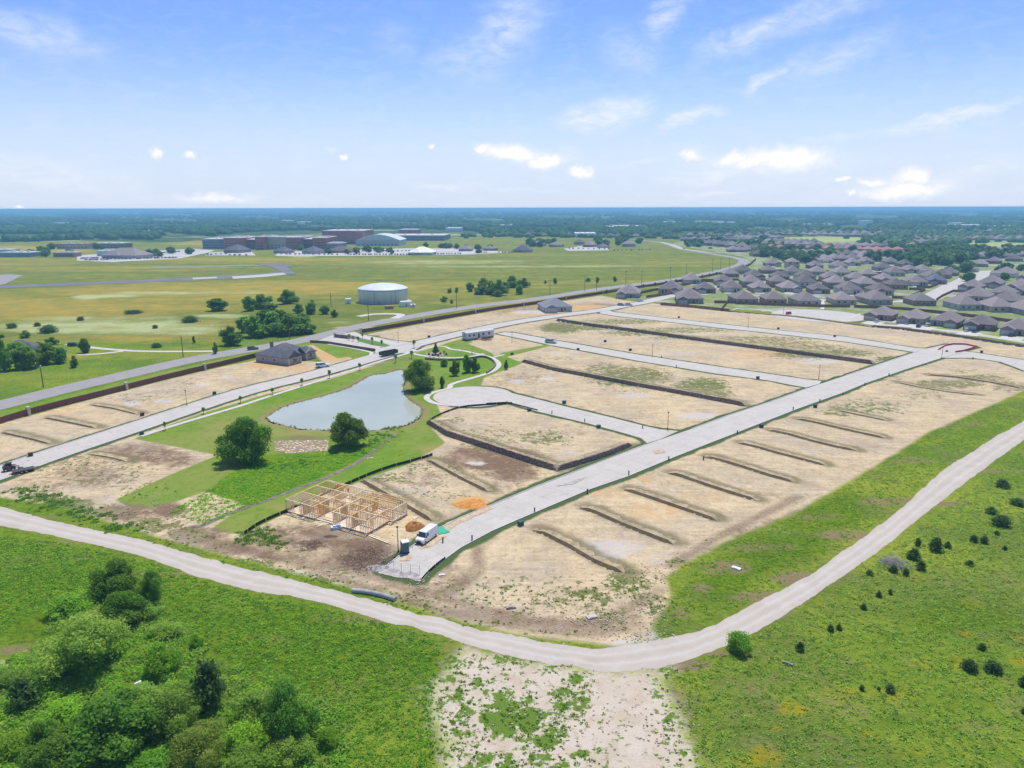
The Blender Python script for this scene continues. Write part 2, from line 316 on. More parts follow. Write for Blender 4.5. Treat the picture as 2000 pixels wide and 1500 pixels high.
BROWN = [(560,1070,150,26,.5),(880,1130,40,40,.45),(930,1200,120,14,.45),(1240,1120,30,20,.35),(400,1040,60,14,.5),(60,935,60,12,.3),(640,1010,60,24,.3),(580,1050,110,30,.6),(690,1090,90,24,.6),(800,1170,120,16,.4),(1150,640,160,5,.35),(1450,670,160,6,.3),(1060,720,90,8,.3),(1100,840,90,18,.25),(820,935,60,18,.4),(140,900,80,16,.35),(1100,1215,160,12,.45),(1290,1150,40,40,.35),(1950,750,60,8,.3),(960,900,110,22,.85),(930,885,60,16,.7),(1000,925,60,18,.7),(960,745,60,12,.4),(1010,735,60,8,.5),(1040,745,60,8,.35),(270,885,90,22,.6),(330,895,60,20,.6),(170,930,90,26,.5),(100,950,60,16,.35),(240,1000,60,20,.7),(330,995,40,16,.8),(380,1045,60,20,.7),(450,1070,80,18,.6),
 (700,1075,70,26,.85),(640,1060,60,24,.6),(600,1040,60,16,.5),(760,1100,60,18,.6),(560,1085,90,14,.55),(800,1150,120,10,.45),(480,855,40,24,.6),(455,845,30,14,.5),(700,790,10,4,0),(600,860,80,12,.45),
 (1490,1040,90,16,.5),(1420,1075,60,12,.5),(1530,1020,50,8,.6),(1060,605,140,14,.6),(1160,598,60,8,.7),(340,765,70,14,.3),(1060,600,20,4,.1),(1100,775,60,10,.2),(700,712,60,4,.6),(770,702,60,5,.6),(835,705,14,3,.4),(350,770,60,10,.3),(990,955,60,20,.3)]
ORANGE = [(1275,1000,70,22,.42),(1365,968,60,16,.32),(1180,960,60,12,.4),(1560,905,60,10,.2),(1150,720,120,10,.2),(1330,620,120,6,.25),(1500,690,90,8,.5),(60,800,140,14,.35),(250,745,120,10,.2),(1100,860,60,14,.15),(922,983,36,15,1.5),(955,1010,50,8,.3),(540,712,60,8,.9),(590,722,40,6,.5),(640,692,26,10,.9),(650,698,50,8,.8),(620,685,14,8,.9),(1090,610,60,8,.8),(1140,600,60,6,.7),(1030,612,40,6,.8),(1490,690,60,10,.45),(1560,710,70,10,.25),(1520,695,60,8,.35),(1260,935,70,10,.35),(1200,965,50,8,.45),(1380,820,80,14,.15),(790,1010,0.1,0.1,0),(850,1030,30,10,.25),(460,700,30,5,.9),(900,710,60,8,.1),(1000,672,60,10,.3),(80,810,120,12,.3),(1270,1000,120,30,.15),(1060,826,80,12,.12)]
GREY = [(1440,950,60,10,.3),(1590,880,50,8,.35),(1640,700,70,6,.5),(1190,1085,50,14,.6),(1020,1060,60,14,.2),(1100,690,60,5,.4),(1350,655,60,5,.4),(1200,645,60,4,.4),(1530,660,60,4,.4),(1330,690,70,6,.4),(1360,812,40,5,1.3),(395,750,14,3,1.2),(445,737,12,2.5,1.1),(258,788,14,5,1.2),(320,784,22,3,.9),(1200,1068,70,18,.55),(1160,1060,30,8,.5),(1280,1090,40,16,.4),(1600,705,60,8,.55),(1500,700,40,5,.3),(1240,772,50,8,.5),(1560,860,60,8,.35),(1650,885,40,6,.3),(1300,1240,60,12,.8),(1230,1255,60,10,.6),(270,975,100,18,.4),(90,925,40,8,.0),(700,1130,60,6,.4),(1010,745,16,4,1.),(1070,740,20,4,.7),(790,1000,60,14,.2),(930,905,22,5,.7),(800,960,50,14,.4),(200,1036,18,5,.9),(290,1038,18,5,1.),(585,1117,30,5,.6),(890,900,20,4,.3),(1110,888,14,3,.8),(1035,610,40,4,.8),(860,640,60,4,.4)]
MEADOW = [(-200,592,500,22,.9),(0,600,400,22,.95),(350,570,300,24,.8),(600,560,260,14,.9),(250,598,300,14,.8),(430,640,60,30,.5),(830,560,250,20,.4),(1080,600,160,18,.8),(1000,590,160,20,.3),(200,525,300,8,.5),(650,510,400,6,.5),(0,510,200,8,.5),(500,507,300,5,.7),(1150,570,160,10,.3),(100,490,100,5,.9),(20,484,90,4,1.2),(260,650,260,20,.45),(300,690,200,16,.4),(120,740,200,14,.35),(130,697,60,8,.8),(380,475,60,5,.8),(1100,497,200,5,.3),(1320,510,90,10,.3),(1000,560,400,30,.25),(1640,1230,60,10,.2)]
PALE = [(15,1298,55,9,1.4),(1600,467,125,5,1.3),(1930,482,110,9,1.2),(170,580,30,5,1.),(215,578,60,3,.9),(300,572,100,4,.6),(200,640,240,14,.7),(350,645,120,10,.7),(300,625,140,8,.5),(430,618,60,6,.6),(130,630,100,14,.5),(500,670,60,6,.3),(670,630,40,5,.3),(780,610,80,8,.2),(700,640,50,3,.9),(60,467,120,4,1.0),(590,500,30,3,.8),(850,512,200,4,.5),(1000,520,300,3,.4),(440,570,120,4,.4),(1450,1010,30,6,.2),(260,1058,60,5,.3),(1540,1040,60,14,.25)]
DRY = [(1420,1110,60,16,.6),(1500,1070,70,12,.5),(1600,1010,70,10,.4),(1780,900,60,8,.5),(1880,830,60,6,.5),(1370,1150,30,14,.5),(1330,1200,20,16,.5),(1500,1330,60,20,.3),(1900,1420,80,20,.3),(1450,1400,50,30,.35),(420,1320,60,30,.3),(780,1330,60,40,.35),(560,1250,80,16,.35),(120,1090,90,10,.35),(1500,1195,60,18,.6),(1560,1130,60,14,.8),(1480,1165,60,12,.7),(1650,1045,80,12,.6),(1740,980,70,10,.6),(1340,1300,60,10,.9),(1420,1275,50,8,.8),(1200,1318,80,8,.6),(900,1268,60,8,.6),(700,1210,120,6,.6),(330,1120,200,6,.5),(100,1060,100,5,.4),(1600,1140,60,8,.5),(1850,985,60,5,.7),(1950,920,60,5,.6),(1330,1390,50,60,.4),(300,1255,60,8,.5),(60,1270,100,12,.6),(1590,1380,60,30,.3),(1540,1450,30,20,.4),(1800,1080,100,30,.15),(700,1350,200,40,.25),(1640,1400,200,60,.25),(60,1010,90,6,.5),(600,845,100,8,.6),(440,840,50,20,.5),(870,880,70,14,.7),(960,862,20,10,.6),(830,690,60,3,.0),(450,985,30,14,.0),(590,990,90,10,.5)]
YEL = [(1550,1385,30,22,.9),(1510,1425,26,14,.9),(1880,1240,30,6,1.),(1960,1250,60,8,.6),(1990,1290,30,8,.9),(1870,1290,20,16,.8),(1700,1430,40,20,.7),(1500,1470,40,26,.9),(1490,1490,60,20,.6),(1780,1480,80,20,.6),(1600,1175,14,5,.8),(1625,1158,12,4,.7),(1340,1108,12,6,.9),(1900,1180,60,20,.3),(1750,1330,200,60,.3),(1800,860,60,6,.6),(1745,900,40,6,.5),(800,1040,8,3,.0),(660,660,60,4,.3),(640,652,60,5,.4)]
TRACKS = [[(400,1050),(500,1078),(620,1110),(740,1160),(850,1190),(1000,1222),(1150,1238),(1260,1222)],[(350,1045),(460,1072),(600,1098),(720,1120),(830,1165),(900,1150),(940,1110),(925,1080),(960,1050)],[(600,1040),(660,1060),(700,1080),(740,1100),(800,1150),(870,1160),(915,1130),(935,1095)],[(660,1110),(690,1085),(700,1065)],[(720,1125),(730,1090),(760,1070)],[(870,1170),(1000,1205),(1130,1225),(1240,1205)],[(1250,1240),(1330,1190),(1400,1150)],[(620,1030),(680,1045),(740,1060),(770,1075)],
 [(1310,1105),(1350,1082),(1400,1050),(1440,1030),(1490,1005),(1560,970)],[(1150,1215),(1230,1190),(1290,1150)],[(1345,1125),(1430,1080),(1510,1030),(1560,1000)],[(1360,1140),(1450,1090),(1530,1045)],[(1400,1165),(1432,1150),(1446,1128)],[(1410,1172),(1445,1155),(1460,1130)]]
GRAVT = []
BANKS = [ # survey line, height, run of the slope behind, stone?
 ([(1038,1037),(1060,1045),(1110,1070),(1160,1100),(1215,1122)], .55, 9, 0),
 ([(1130,993),(1160,1003),(1210,1025),(1262,1046),(1312,1065)], .55, 9, 0),
 ([(1217,957),(1245,966),(1300,985),(1350,1002),(1398,1019)], .52, 9, 0),
 ([(1303,925),(1330,932),(1375,948),(1425,964),(1476,980)], .52, 9, 0),
 ([(1373,893),(1400,899),(1450,914),(1500,930),(1548,943)], .50, 9, 0),
 ([(1440,866),(1470,873),(1520,887),(1570,900),(1612,911)], .48, 9, 0),
 ([(1498,841),(1540,850),(1590,864),(1640,876),(1674,882)], .48, 9, 0),
 ([(1553,819),(1590,826),(1640,838),(1690,849),(1727,857)], .45, 9, 0),
 ([(1634,802),(1680,812),(1730,822)], .3, 8, 0), ([(1748,747),(1800,758),(1850,766),(1910,773)], .3, 8, 0), ([(1810,733),(1870,738),(1930,747),(1994,759)], .45, 9, 0),
 ([(833,828),(870,851),(950,877),(1020,900),(1087,922)], 1.45, 16, 1), ([(1087,922),(1150,903),(1200,886),(1237,871)], 1.3, 15, 1),
 ([(1018,707),(1080,724),(1150,737),(1250,756),(1350,774),(1454,794)], 1.3, 14, 1),
 ([(1085,627),(1150,637),(1250,650),(1400,671),(1550,691),(1705,712)], 1.5, 14, 1),
 ([(832,900),(860,915),(900,937),(950,962)], .5, 8, 0), ([(702,940),(740,962),(790,990),(840,1020)], .6, 8, 0),
 ([(175,792),(215,798),(265,810)], .35, 8, 0), ([(85,817),(130,826),(183,837)], .4, 8, 0), ([(0,846),(50,857),(93,868)], .4, 8, 0), ([(170,888),(210,894),(245,902)], .25, 6, 0),
 ([(1290,594),(1350,600),(1425,609),(1550,619),(1650,632),(1700,639)], .5, 6, 1), ([(1700,639),(1750,643),(1870,659),(2000,679),(2140,700)], 1.2, 6, 1),
 ([(880,695),(905,690),(940,690)], .0, 3, 0)]

def sdf(X, Y, P):
    """signed distance to a closed outline, positive inside"""
    P = np.asarray(P); x0, y0 = P.min(0) - 14; x1, y1 = P.max(0) + 14
    out = np.full(X.shape, -12.0); sel = (X > x0) & (X < x1) & (Y > y0) & (Y < y1)
    if not sel.any(): return out
    x, y = X[sel], Y[sel]; d = np.full(x.shape, 1e9); ins = np.zeros(x.shape, bool)
    for (ax, ay), (bx, by) in zip(P, np.roll(P, -1, 0)):
        ex, ey = bx - ax, by - ay; L = ex * ex + ey * ey + 1e-9
        tt = np.clip(((x - ax) * ex + (y - ay) * ey) / L, 0, 1)
        d = np.minimum(d, (x - ax - tt * ex) ** 2 + (y - ay - tt * ey) ** 2)
        c = (ay > y) != (by > y)
        if by != ay: ins ^= c & (x < ex * (y - ay) / (by - ay) + ax)
    d = np.sqrt(d); out[sel] = np.where(ins, d, -d); return out
def dline(X, Y, P, reach=14):
    P = np.asarray(P); x0, y0 = P.min(0) - reach; x1, y1 = P.max(0) + reach
    out = np.full(X.shape, float(reach)); sel = (X > x0) & (X < x1) & (Y > y0) & (Y < y1)
    if not sel.any(): return out
    x, y = X[sel], Y[sel]; d = np.full(x.shape, 1e9)
    for (ax, ay), (bx, by) in zip(P[:-1], P[1:]):
        ex, ey = bx - ax, by - ay; tt = np.clip(((x - ax) * ex + (y - ay) * ey) / (ex * ex + ey * ey + 1e-9), 0, 1)
        d = np.minimum(d, (x - ax - tt * ex) ** 2 + (y - ay - tt * ey) ** 2)
    out[sel] = np.minimum(np.sqrt(d), reach); return out
def patches(X, Y, L):
    if L is BROWN: L = [(a, b_, c_, d_, e_ * (1.45 if b_ > 850 else 1.15)) for a, b_, c_, d_, e_ in L]
    if L is DRY: L = [(a, b_, c_, d_, e_ * 1.5) for a, b_, c_, d_, e_ in L]
    if L is GREY or L is ORANGE: L = [(a, b_, c_, d_, e_ * 1.45) for a, b_, c_, d_, e_ in L]
    if L is WEED: L = [(a, b_, c_, d_, e_ * (1.35 if b_ < 850 else 1.15)) for a, b_, c_, d_, e_ in L]
    o = np.zeros(X.shape)
    for (x, y, rx, ry, s) in L:
        if s <= 0: continue
        c = W(x, y); ax = (W(x + rx, y) - c).xy; ay = (W(x, y - ry) - c).xy; ay2 = (c - W(x, y + ry)).xy; ay = (ay + ay2) / 2
        det = ax.x * ay.y - ax.y * ay.x
        u = ((X - c.x) * ay.y - (Y - c.y) * ay.x) / det; v = (-(X - c.x) * ax.y + (Y - c.y) * ax.x) / det
        r = u * u + v * v; o = np.maximum(o, s * np.clip(1.25 - r * .8, 0, 1) ** 1.0 * (r < 2))
    return o
def relief(X, Y):
    Z = np.zeros(X.shape)
    for L, H, run, _ in BANKS:
        if H <= 0: continue
        P = arr(WP(L)); x0, y0 = P.min(0) - run - 2; x1, y1 = P.max(0) + run + 2
        sel = (X > x0) & (X < x1) & (Y > y0) & (Y < y1)
        if not sel.any(): continue
        x, y = X[sel], Y[sel]; best = np.zeros(x.shape); tot = sum(np.hypot(*(b - a)) for a, b in zip(P[:-1], P[1:])); acc = 0
        for a, b in zip(P[:-1], P[1:]):
            e = b - a; L2 = np.hypot(*e); e = e / L2; s = (x - a[0]) * e[0] + (y - a[1]) * e[1]; d = -(x - a[0]) * e[1] + (y - a[1]) * e[0]
            g = acc + s; tap = np.clip(g / 1.5 + .1, 0, 1) * np.clip((tot - g) / 1.0 + .1, 0, 1)
            z = H * np.clip(1 - d / run, 0, 1) * tap * (d > 1.1) * (s > -.8) * (s < L2 + .8); best = np.maximum(best, z); acc += L2
        Z[sel] = np.maximum(Z[sel], best)
    dd = np.full(X.shape, 12.0)
    for P in STREETS: dd = np.minimum(dd, -sdf(X, Y, P))
    return Z * np.clip((dd - 1.5) / 3, 0, 1)
def gz(x, y): return float(relief(np.array([float(x)]), np.array([float(y)]))[0])

def axis_pts(a, b, st, grow, lo, hi):
    mid = list(np.arange(a, b, st)); up = [b]; s = st
    while up[-1] < hi: s *= grow; up.append(up[-1] + s)
    dn = [a - st]; s = st
    while dn[-1] > lo: s *= grow; dn.append(dn[-1] - s)
    return np.array(dn[::-1] + mid + up)
FAR = 110000.0
xs = axis_pts(-135, 190, 1.15, 1.035, -FAR, FAR)
ys = axis_pts(60, 330, 1.15, 1.022, -3000, FAR)
GX, GY = np.meshgrid(xs, ys); X = GX.ravel(); Y = GY.ravel()
enc = lambda d: np.clip(.5 + d / 12.0, 0, 1)
def regs(k):
    o = np.full(X.shape, -12.0)
    for L in REG[k]: o = np.maximum(o, sdf(X, Y, arr(WP(L))))
    return enc(o)
def regs_far(k):
    o = np.full(X.shape, -1.0)
    for L in REG[k]:
        P = arr(WP(L)); o = np.maximum(o, (sdf(X, Y, P) > 0) * 2. - 1)
    return o * .5 + .5
dst = np.full(X.shape, 12.0)
for P in STREETS: dst = np.minimum(dst, -sdf(X, Y, P))
dar = dline(X, Y, ART_SD, 14) - ROADW / 2
dtr = np.full(X.shape, 14.0)
for L in TRACKS: dtr = np.minimum(dtr, dline(X, Y, arr(smooth_line(WP(L), 1)), 14))
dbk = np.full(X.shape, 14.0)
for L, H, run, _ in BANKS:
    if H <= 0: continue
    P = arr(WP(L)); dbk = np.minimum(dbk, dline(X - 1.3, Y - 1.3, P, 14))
pondd = -sdf(X, Y, arr(POND))
CH = dict(
 m1=(regs('dirt'), regs('lawn'), regs('chalk'), regs('lush')),
 m2=(patches(X, Y, WEED), patches(X, Y, BROWN), patches(X, Y, ORANGE), patches(X, Y, GREY)),
 m3=(np.clip(dst / 6, 0, 1), patches(X, Y, MEADOW), patches(X, Y, PALE), np.clip(dtr / 6, 0, 1)),
 m4=(regs_far('far'), regs_far('burb'), patches(X, Y, DRY), patches(X, Y, YEL)),
 m5=(np.clip(pondd / 6, 0, 1), np.clip(dar / 6, 0, 1), (Y > 330) * 1.0, np.clip(dbk / 6, 0, 1)))
Z = relief(X, Y)
Z = np.where(pondd < 0, -1.2, Z)
nx, ny = len(xs), len(ys)
idx = np.arange(nx * ny).reshape(ny, nx)
quads = np.stack([idx[:-1, :-1], idx[:-1, 1:], idx[1:, 1:], idx[1:, :-1]], -1).reshape(-1, 4)
me = bpy.data.meshes.new('ground'); me.vertices.add(nx * ny); me.vertices.foreach_set('co', np.stack([X, Y, Z], -1).astype(np.float32).ravel())
me.loops.add(quads.size); me.loops.foreach_set('vertex_index', quads.ravel().astype(np.int32))
me.polygons.add(len(quads)); me.polygons.foreach_set('loop_start', np.arange(0, quads.size, 4, dtype=np.int32))
me.polygons.foreach_set('use_smooth', np.ones(len(quads), bool)); me.update(); me.validate()
for k, c in CH.items():
    at = me.attributes.new(k, 'FLOAT_COLOR', 'POINT'); at.data.foreach_set('color', np.stack(c, -1).astype(np.float32).ravel())
ground = link('ground', me); ground['kind'] = 'structure'

# ------------------------------------------------------------------ ground material
def soil_color(q):
    n1 = q.noise(.035, 5, .6); n2 = q.noise(.35, 5, .65); n3 = q.noise(2.6, 4, .7)
    st = q.n('ShaderNodeMapping', Vector=q.P(), Rotation=(0, 0, math.radians(42)), Scale=(.06, .9, 1)).outputs[0]
    n4 = q.noise(1.0, 5, .65, st)
    n5 = q.noise(.11, 4, .6); n6 = q.noise(1.1, 5, .75)
    c = q.mix(q.mr(n1, .35, .65), (.61, .475, .265), (.51, .43, .30))
    c = q.mix(q.m('MULTIPLY', q.mr(n5, .5, .68), .45), c, (.37, .27, .18))
    c = q.mix(q.mr(n2, .35, .7), c, (.41, .295, .18), 'MIX') if False else q.mix(q.m('MULTIPLY', q.mr(n2, .42, .68), .75), c, (.37, .28, .18))
    c = q.mix(q.m('MULTIPLY', q.mr(n4, .47, .7), .6), c, (.74, .60, .40))
    c = q.mix(q.m('MULTIPLY', q.mr(n6, .52, .72), .7), c, (.25, .2, .12))
    c = q.mix(q.m('MULTIPLY', q.mr(n6, .45, .25), .4), c, (.72, .62, .47))
    c = q.mix(q.m('MULTIPLY', q.mr(n3, .5, .7), .6), c, (.25, .19, .12))
    return c, n2, n3
q, b = pbr('ground_cover')
A = {}
for k in CH:
    at = q.n('ShaderNodeAttribute', dict(attribute_name=k)); s3 = q.n('ShaderNodeSeparateColor', Color=at.outputs['Color'])
    A[k] = (s3.outputs[0], s3.outputs[1], s3.outputs[2], at.outputs['Alpha'])
soil, sn2, sn3 = soil_color(q)
g1 = q.noise(.02, 4, .6); g2 = q.noise(.16, 5, .65); g3 = q.noise(1.1, 5, .7); g4 = q.noise(4.5, 3, .7); g0 = q.noise(.004, 5, .6)
band = q.noise(1.0, 5, .6, q.n('ShaderNodeMapping', Vector=q.P(), Rotation=(0, 0, math.radians(-8)), Scale=(.004, .035, 1)).outputs[0])
# wild grass
gl = q.mr(q.n('ShaderNodeSeparateXYZ', Vector=q.P()).outputs[0], 10, -30)
gr = q.mix(q.mr(g2, .32, .68), (.165, .265, .02), (.28, .375, .035))
gr = q.mix(q.mr(g1, .4, .62), gr, (.38, .42, .05))
gr = q.mix(q.m('MULTIPLY', q.mr(q.noise(.045, 4, .65), .46, .62), .8), gr, (.15, .205, .045)); gr = q.mix(q.m('MULTIPLY', q.mr(q.noise(.09, 6, .72), .54, .66), .7), gr, (.33, .30, .11))
gr = q.mix(q.m('MULTIPLY', q.mr(g3, .45, .72), .75), gr, (.055, .13, .015))
gr = q.mix(q.m('MULTIPLY', q.mr(g4, .5, .8), .5), gr, (.04, .09, .015))
gr = q.mix(q.m('MULTIPLY', q.mr(g4, .48, .2), .6), gr, (.36, .44, .09))
def mask(v, amp, wdt, nz): return q.mr(q.m('ADD', v, q.m('MULTIPLY', q.m('SUBTRACT', nz, .5), amp)), .5 - wdt, .5 + wdt)
def pm(v, nz, amp=1.3, lo=.35, hi=.6): return q.mr(q.m('ADD', q.m('MULTIPLY', v, .8), q.m('MULTIPLY', q.m('SUBTRACT', nz, .5), q.m('MULTIPLY', q.m('MINIMUM', q.m('MULTIPLY', v, 4.0), 1.0), q.m('MULTIPLY', amp, 1.7)))), lo, hi)
# far meadow (beyond the road)
fld = q.mix(q.mr(band, .35, .68), (.16, .22, .03), (.34, .33, .06))
fld = q.mix(q.mr(g1, .4, .7), fld, (.27, .25, .06))
g7 = q.noise(.055, 6, .7)
fld = q.mix(q.m('MULTIPLY', q.mr(g7, .42, .62), .6), fld, (.11, .17, .03)); fld = q.mix(q.m('MULTIPLY', q.mr(g2, .45, .7), .5), fld, (.13, .17, .035)); fld = q.mix(q.m('MULTIPLY', q.mr(g7, .42, .3), .45), fld, (.44, .40, .12))
fld = q.mix(q.m('MULTIPLY', q.mr(g3, .5, .8), .4), fld, (.07, .11, .025))
gr = q.mix(q.m('MULTIPLY', gl, .38), gr, q.mix(q.mr(g3, .4, .65), (.15, .30, .015), (.05, .13, .012)))
c = q.mix(A['m5'][2], gr, fld)
c = q.mix(pm(A['m3'][1], q.mix(.5, g2, band), 1.1, .15, .75), c, q.mix(q.mr(g7, .38, .62), (.46, .33, .06), (.30, .28, .06)))
c = q.mix(q.m('MULTIPLY', pm(A['m3'][2], q.mix(.6, band, g7), 1.4, .15, .6), .85), c, (.50, .53, .25))
lushc = q.mix(q.mr(g2, .35, .65), (.10, .22, .008), (.21, .30, .012)); lushc = q.mix(q.m('MULTIPLY', q.mr(g3, .42, .66), .85), lushc, (.035, .10, .008))
c = q.mix(q.m('MULTIPLY', mask(A['m1'][3], .9, .12, g2), .75), c, lushc)
c = q.mix(pm(A['m4'][2], q.mix(.5, g2, g3), 1.4, .3, .75), c, q.mix(g3, (.24, .20, .08), (.36, .27, .16)))
c = q.mix(q.m('MULTIPLY', pm(A['m4'][3], g2, 1.5, .35, .8), .75), c, (.42, .33, .01))
# bare soil
sm = q.mix(pm(A['m2'][1], q.mix(.5, sn2, g3), 1.3, .25, .8), soil, q.mix(sn3, (.12, .075, .048), (.27, .18, .115)))
sm = q.mix(pm(A['m2'][2], sn2, 1.0, .3, .7), sm, q.mix(sn3, (.50, .29, .11), (.60, .42, .22)))
sm = q.mix(pm(A['m2'][3], sn2, .8, .35, .75), sm, (.50, .46, .42))
trk = q.mr(q.m('ADD', A['m3'][3], q.m('MULTIPLY', q.m('SUBTRACT', sn2, .5), .5)), .28, .08)
sm = q.mix(q.m('MULTIPLY', trk, q.mr(sn3, .3, .7, .35, .9)), sm, (.17, .115, .075))
wn = q.mix(.62, g3, q.noise(.4, 5, .7)); wcol = q.mix(q.mr(g4, .3, .7), (.06, .11, .02), (.17, .2, .055)); wcol = q.mix(q.mr(g1, .42, .58), wcol, q.mix(q.mr(g4, .3, .7), (.12, .12, .04), (.27, .24, .11)))
sm = q.mix(pm(A['m2'][0], wn, 2.6, .45, .66), sm, wcol)
sparse = q.m('MULTIPLY', q.mr(wn, .52, .62), q.mr(q.noise(.028, 4, .65), .44, .58)); sm = q.mix(q.m('MULTIPLY', sparse, .7), sm, q.mix(g4, (.19, .16, .07), (.30, .25, .14)))
mot = q.noise(.07, 6, .7); sm = q.mix(q.m('MULTIPLY', q.mr(mot, .5, .66), .5), sm, (.36, .29, .215)); sm = q.mix(q.m('MULTIPLY', q.mr(mot, .45, .32), .4), sm, (.66, .54, .34))
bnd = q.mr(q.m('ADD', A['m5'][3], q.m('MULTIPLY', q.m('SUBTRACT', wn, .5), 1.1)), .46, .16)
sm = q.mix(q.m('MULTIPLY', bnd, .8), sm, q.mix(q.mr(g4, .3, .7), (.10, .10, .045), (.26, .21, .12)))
sm = q.mix(q.mr(q.m('ADD', A['m3'][0], q.m('MULTIPLY', q.m('SUBTRACT', g2, .5), .5)), .32, .2), sm, q.mix(g4, (.025, .06, .02), (.13, .17, .06)))
c = q.mix(mask(A['m1'][0], .28, .05, q.mix(.4, g2, g3)), c, sm)
# chalk
ch = q.mix(q.mr(g2, .3, .7), (.50, .425, .32), (.57, .505, .41)); ch = q.mix(q.m('MULTIPLY', q.mr(g4, .5, .7), .5), ch, (.36, .27, .2))
ch = q.mix(q.m('MULTIPLY', q.mr(g3, .56, .64), .8), ch, (.18, .13, .08)); ch = q.mix(q.m('MULTIPLY', q.mr(q.noise(.3, 4), .5, .62), .45), ch, (.42, .33, .22)); ch = q.mix(pm(A['m2'][0], wn, 3.0, .5, .68), ch, q.mix(q.mr(g4, .3, .7), (.06, .14, .015), (.17, .24, .04)))
c = q.mix(mask(A['m1'][2], 1.5, .12, q.mix(.5, q.noise(.4, 5, .7), g3)), c, ch)
# mown lawn
lw = q.mix(q.mr(g2, .35, .65), (.125, .235, .02), (.18, .285, .035)); lw = q.mix(q.mr(g1, .42, .6), lw, (.23, .27, .06)); lw = q.mix(q.m('MULTIPLY', q.mr(q.noise(.5, 5, .75), .48, .7), .6), lw, (.075, .15, .02)); lw = q.mix(q.m('MULTIPLY', q.mr(g4, .45, .8), .35), lw, (.06, .12, .02))
lw = q.mix(q.mr(q.m('ADD', A['m5'][0], q.m('MULTIPLY', q.m('SUBTRACT', g2, .5), .5)), .5, .2), lw, (.25, .21, .09))
lw = q.mix(q.m('MULTIPLY', pm(A['m4'][2], g2, 1.0, .3, .8), .8), lw, (.28, .25, .08)); lw = q.mix(q.m('MULTIPLY', pm(A['m2'][1], g2, 1.2, .3, .7), .8), lw, (.2, .15, .09))
lw = q.mix(q.m('MULTIPLY', mask(A['m1'][3], .4, .08, g2), .9), lw, lushc)
c = q.mix(mask(A['m1'][1], .05, .025, g2), c, lw)
# built-up far land and forest floor
palef = q.m('MULTIPLY', pm(A['m3'][2], band, 1.0, .25, .7), .9)
bu = q.mix(q.mr(g2, .4, .6), (.19, .28, .06), (.34, .34, .18)); bu = q.mix(q.mr(q.noise(.05, 3), .55, .62), bu, (.45, .42, .38))
c = q.mix(mask(A['m4'][1], .0, .2, g1), c, bu)
fo = q.mix(q.mr(g1, .4, .7), (.045, .085, .03), (.13, .17, .05)); fo = q.mix(q.mr(g0, .56, .66), fo, (.40, .40, .2))
c = q.mix(mask(A['m4'][0], .0, .2, g1), c, fo)
c = q.mix(q.m('MULTIPLY', palef, q.m('MAXIMUM', A['m4'][0], A['m4'][1])), c, (.42, .46, .15))
q.put(b.inputs['Base Color'], c); b.inputs['Roughness'].default_value = 1; b.inputs['Specular IOR Level'].default_value = .0
hgt = q.m('ADD', q.m('MULTIPLY', g3, 1.0), q.m('ADD', q.m('MULTIPLY', g4, .35), q.m('MULTIPLY', g2, 1.2)))
notsoil = q.m('SUBTRACT', 1.0, q.m('MULTIPLY', q.m('MAXIMUM', q.m('MAXIMUM', mask(A['m1'][0], 0, .05, g2), mask(A['m1'][2], 0, .05, g2)), mask(A['m1'][1], 0, .05, g2)), .84))
bp = q.n('ShaderNodeBump', Strength=q.m('MULTIPLY', notsoil, .9), Distance=.9, Height=hgt); q.put(b.inputs['Normal'], bp.outputs[0])
me.materials.append(MT['ground_cover'])

q, b = pbr('bare_soil'); sc_, _, s3_ = soil_color(q); q.put(b.inputs['Base Color'], sc_); b.inputs['Roughness'].default_value = 1; b.inputs['Specular IOR Level'].default_value = .05
q, b = pbr('weedy_soil'); sc_, _, s3_ = soil_color(q); u_ = q.mix(.5, q.noise(1.1, 5, .7), q.noise(.4, 5, .7)); q.put(b.inputs['Base Color'], q.mix(q.mr(u_, .38, .6), q.mix(q.noise(4.5, 3), (.12, .115, .05), (.27, .22, .12)), sc_)); b.inputs['Roughness'].default_value = 1; b.inputs['Specular IOR Level'].default_value = .05
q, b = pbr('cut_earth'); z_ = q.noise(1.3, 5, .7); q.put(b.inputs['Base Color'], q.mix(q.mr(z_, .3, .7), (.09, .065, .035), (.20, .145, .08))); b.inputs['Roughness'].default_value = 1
q, b = pbr('rubble_stone'); vo = q.n('ShaderNodeTexVoronoi', Scale=2.2, Vector=q.P()); s3 = q.n('ShaderNodeSeparateColor', Color=vo.outputs['Color']).outputs[0]
cc = q.mix(s3, (.25, .155, .105), (.43, .30, .2)); cc = q.mix(q.mr(vo.outputs['Distance'], .3, .55), cc, (.16, .12, .09)); q.put(b.inputs['Base Color'], cc); b.inputs['Roughness'].default_value = .9
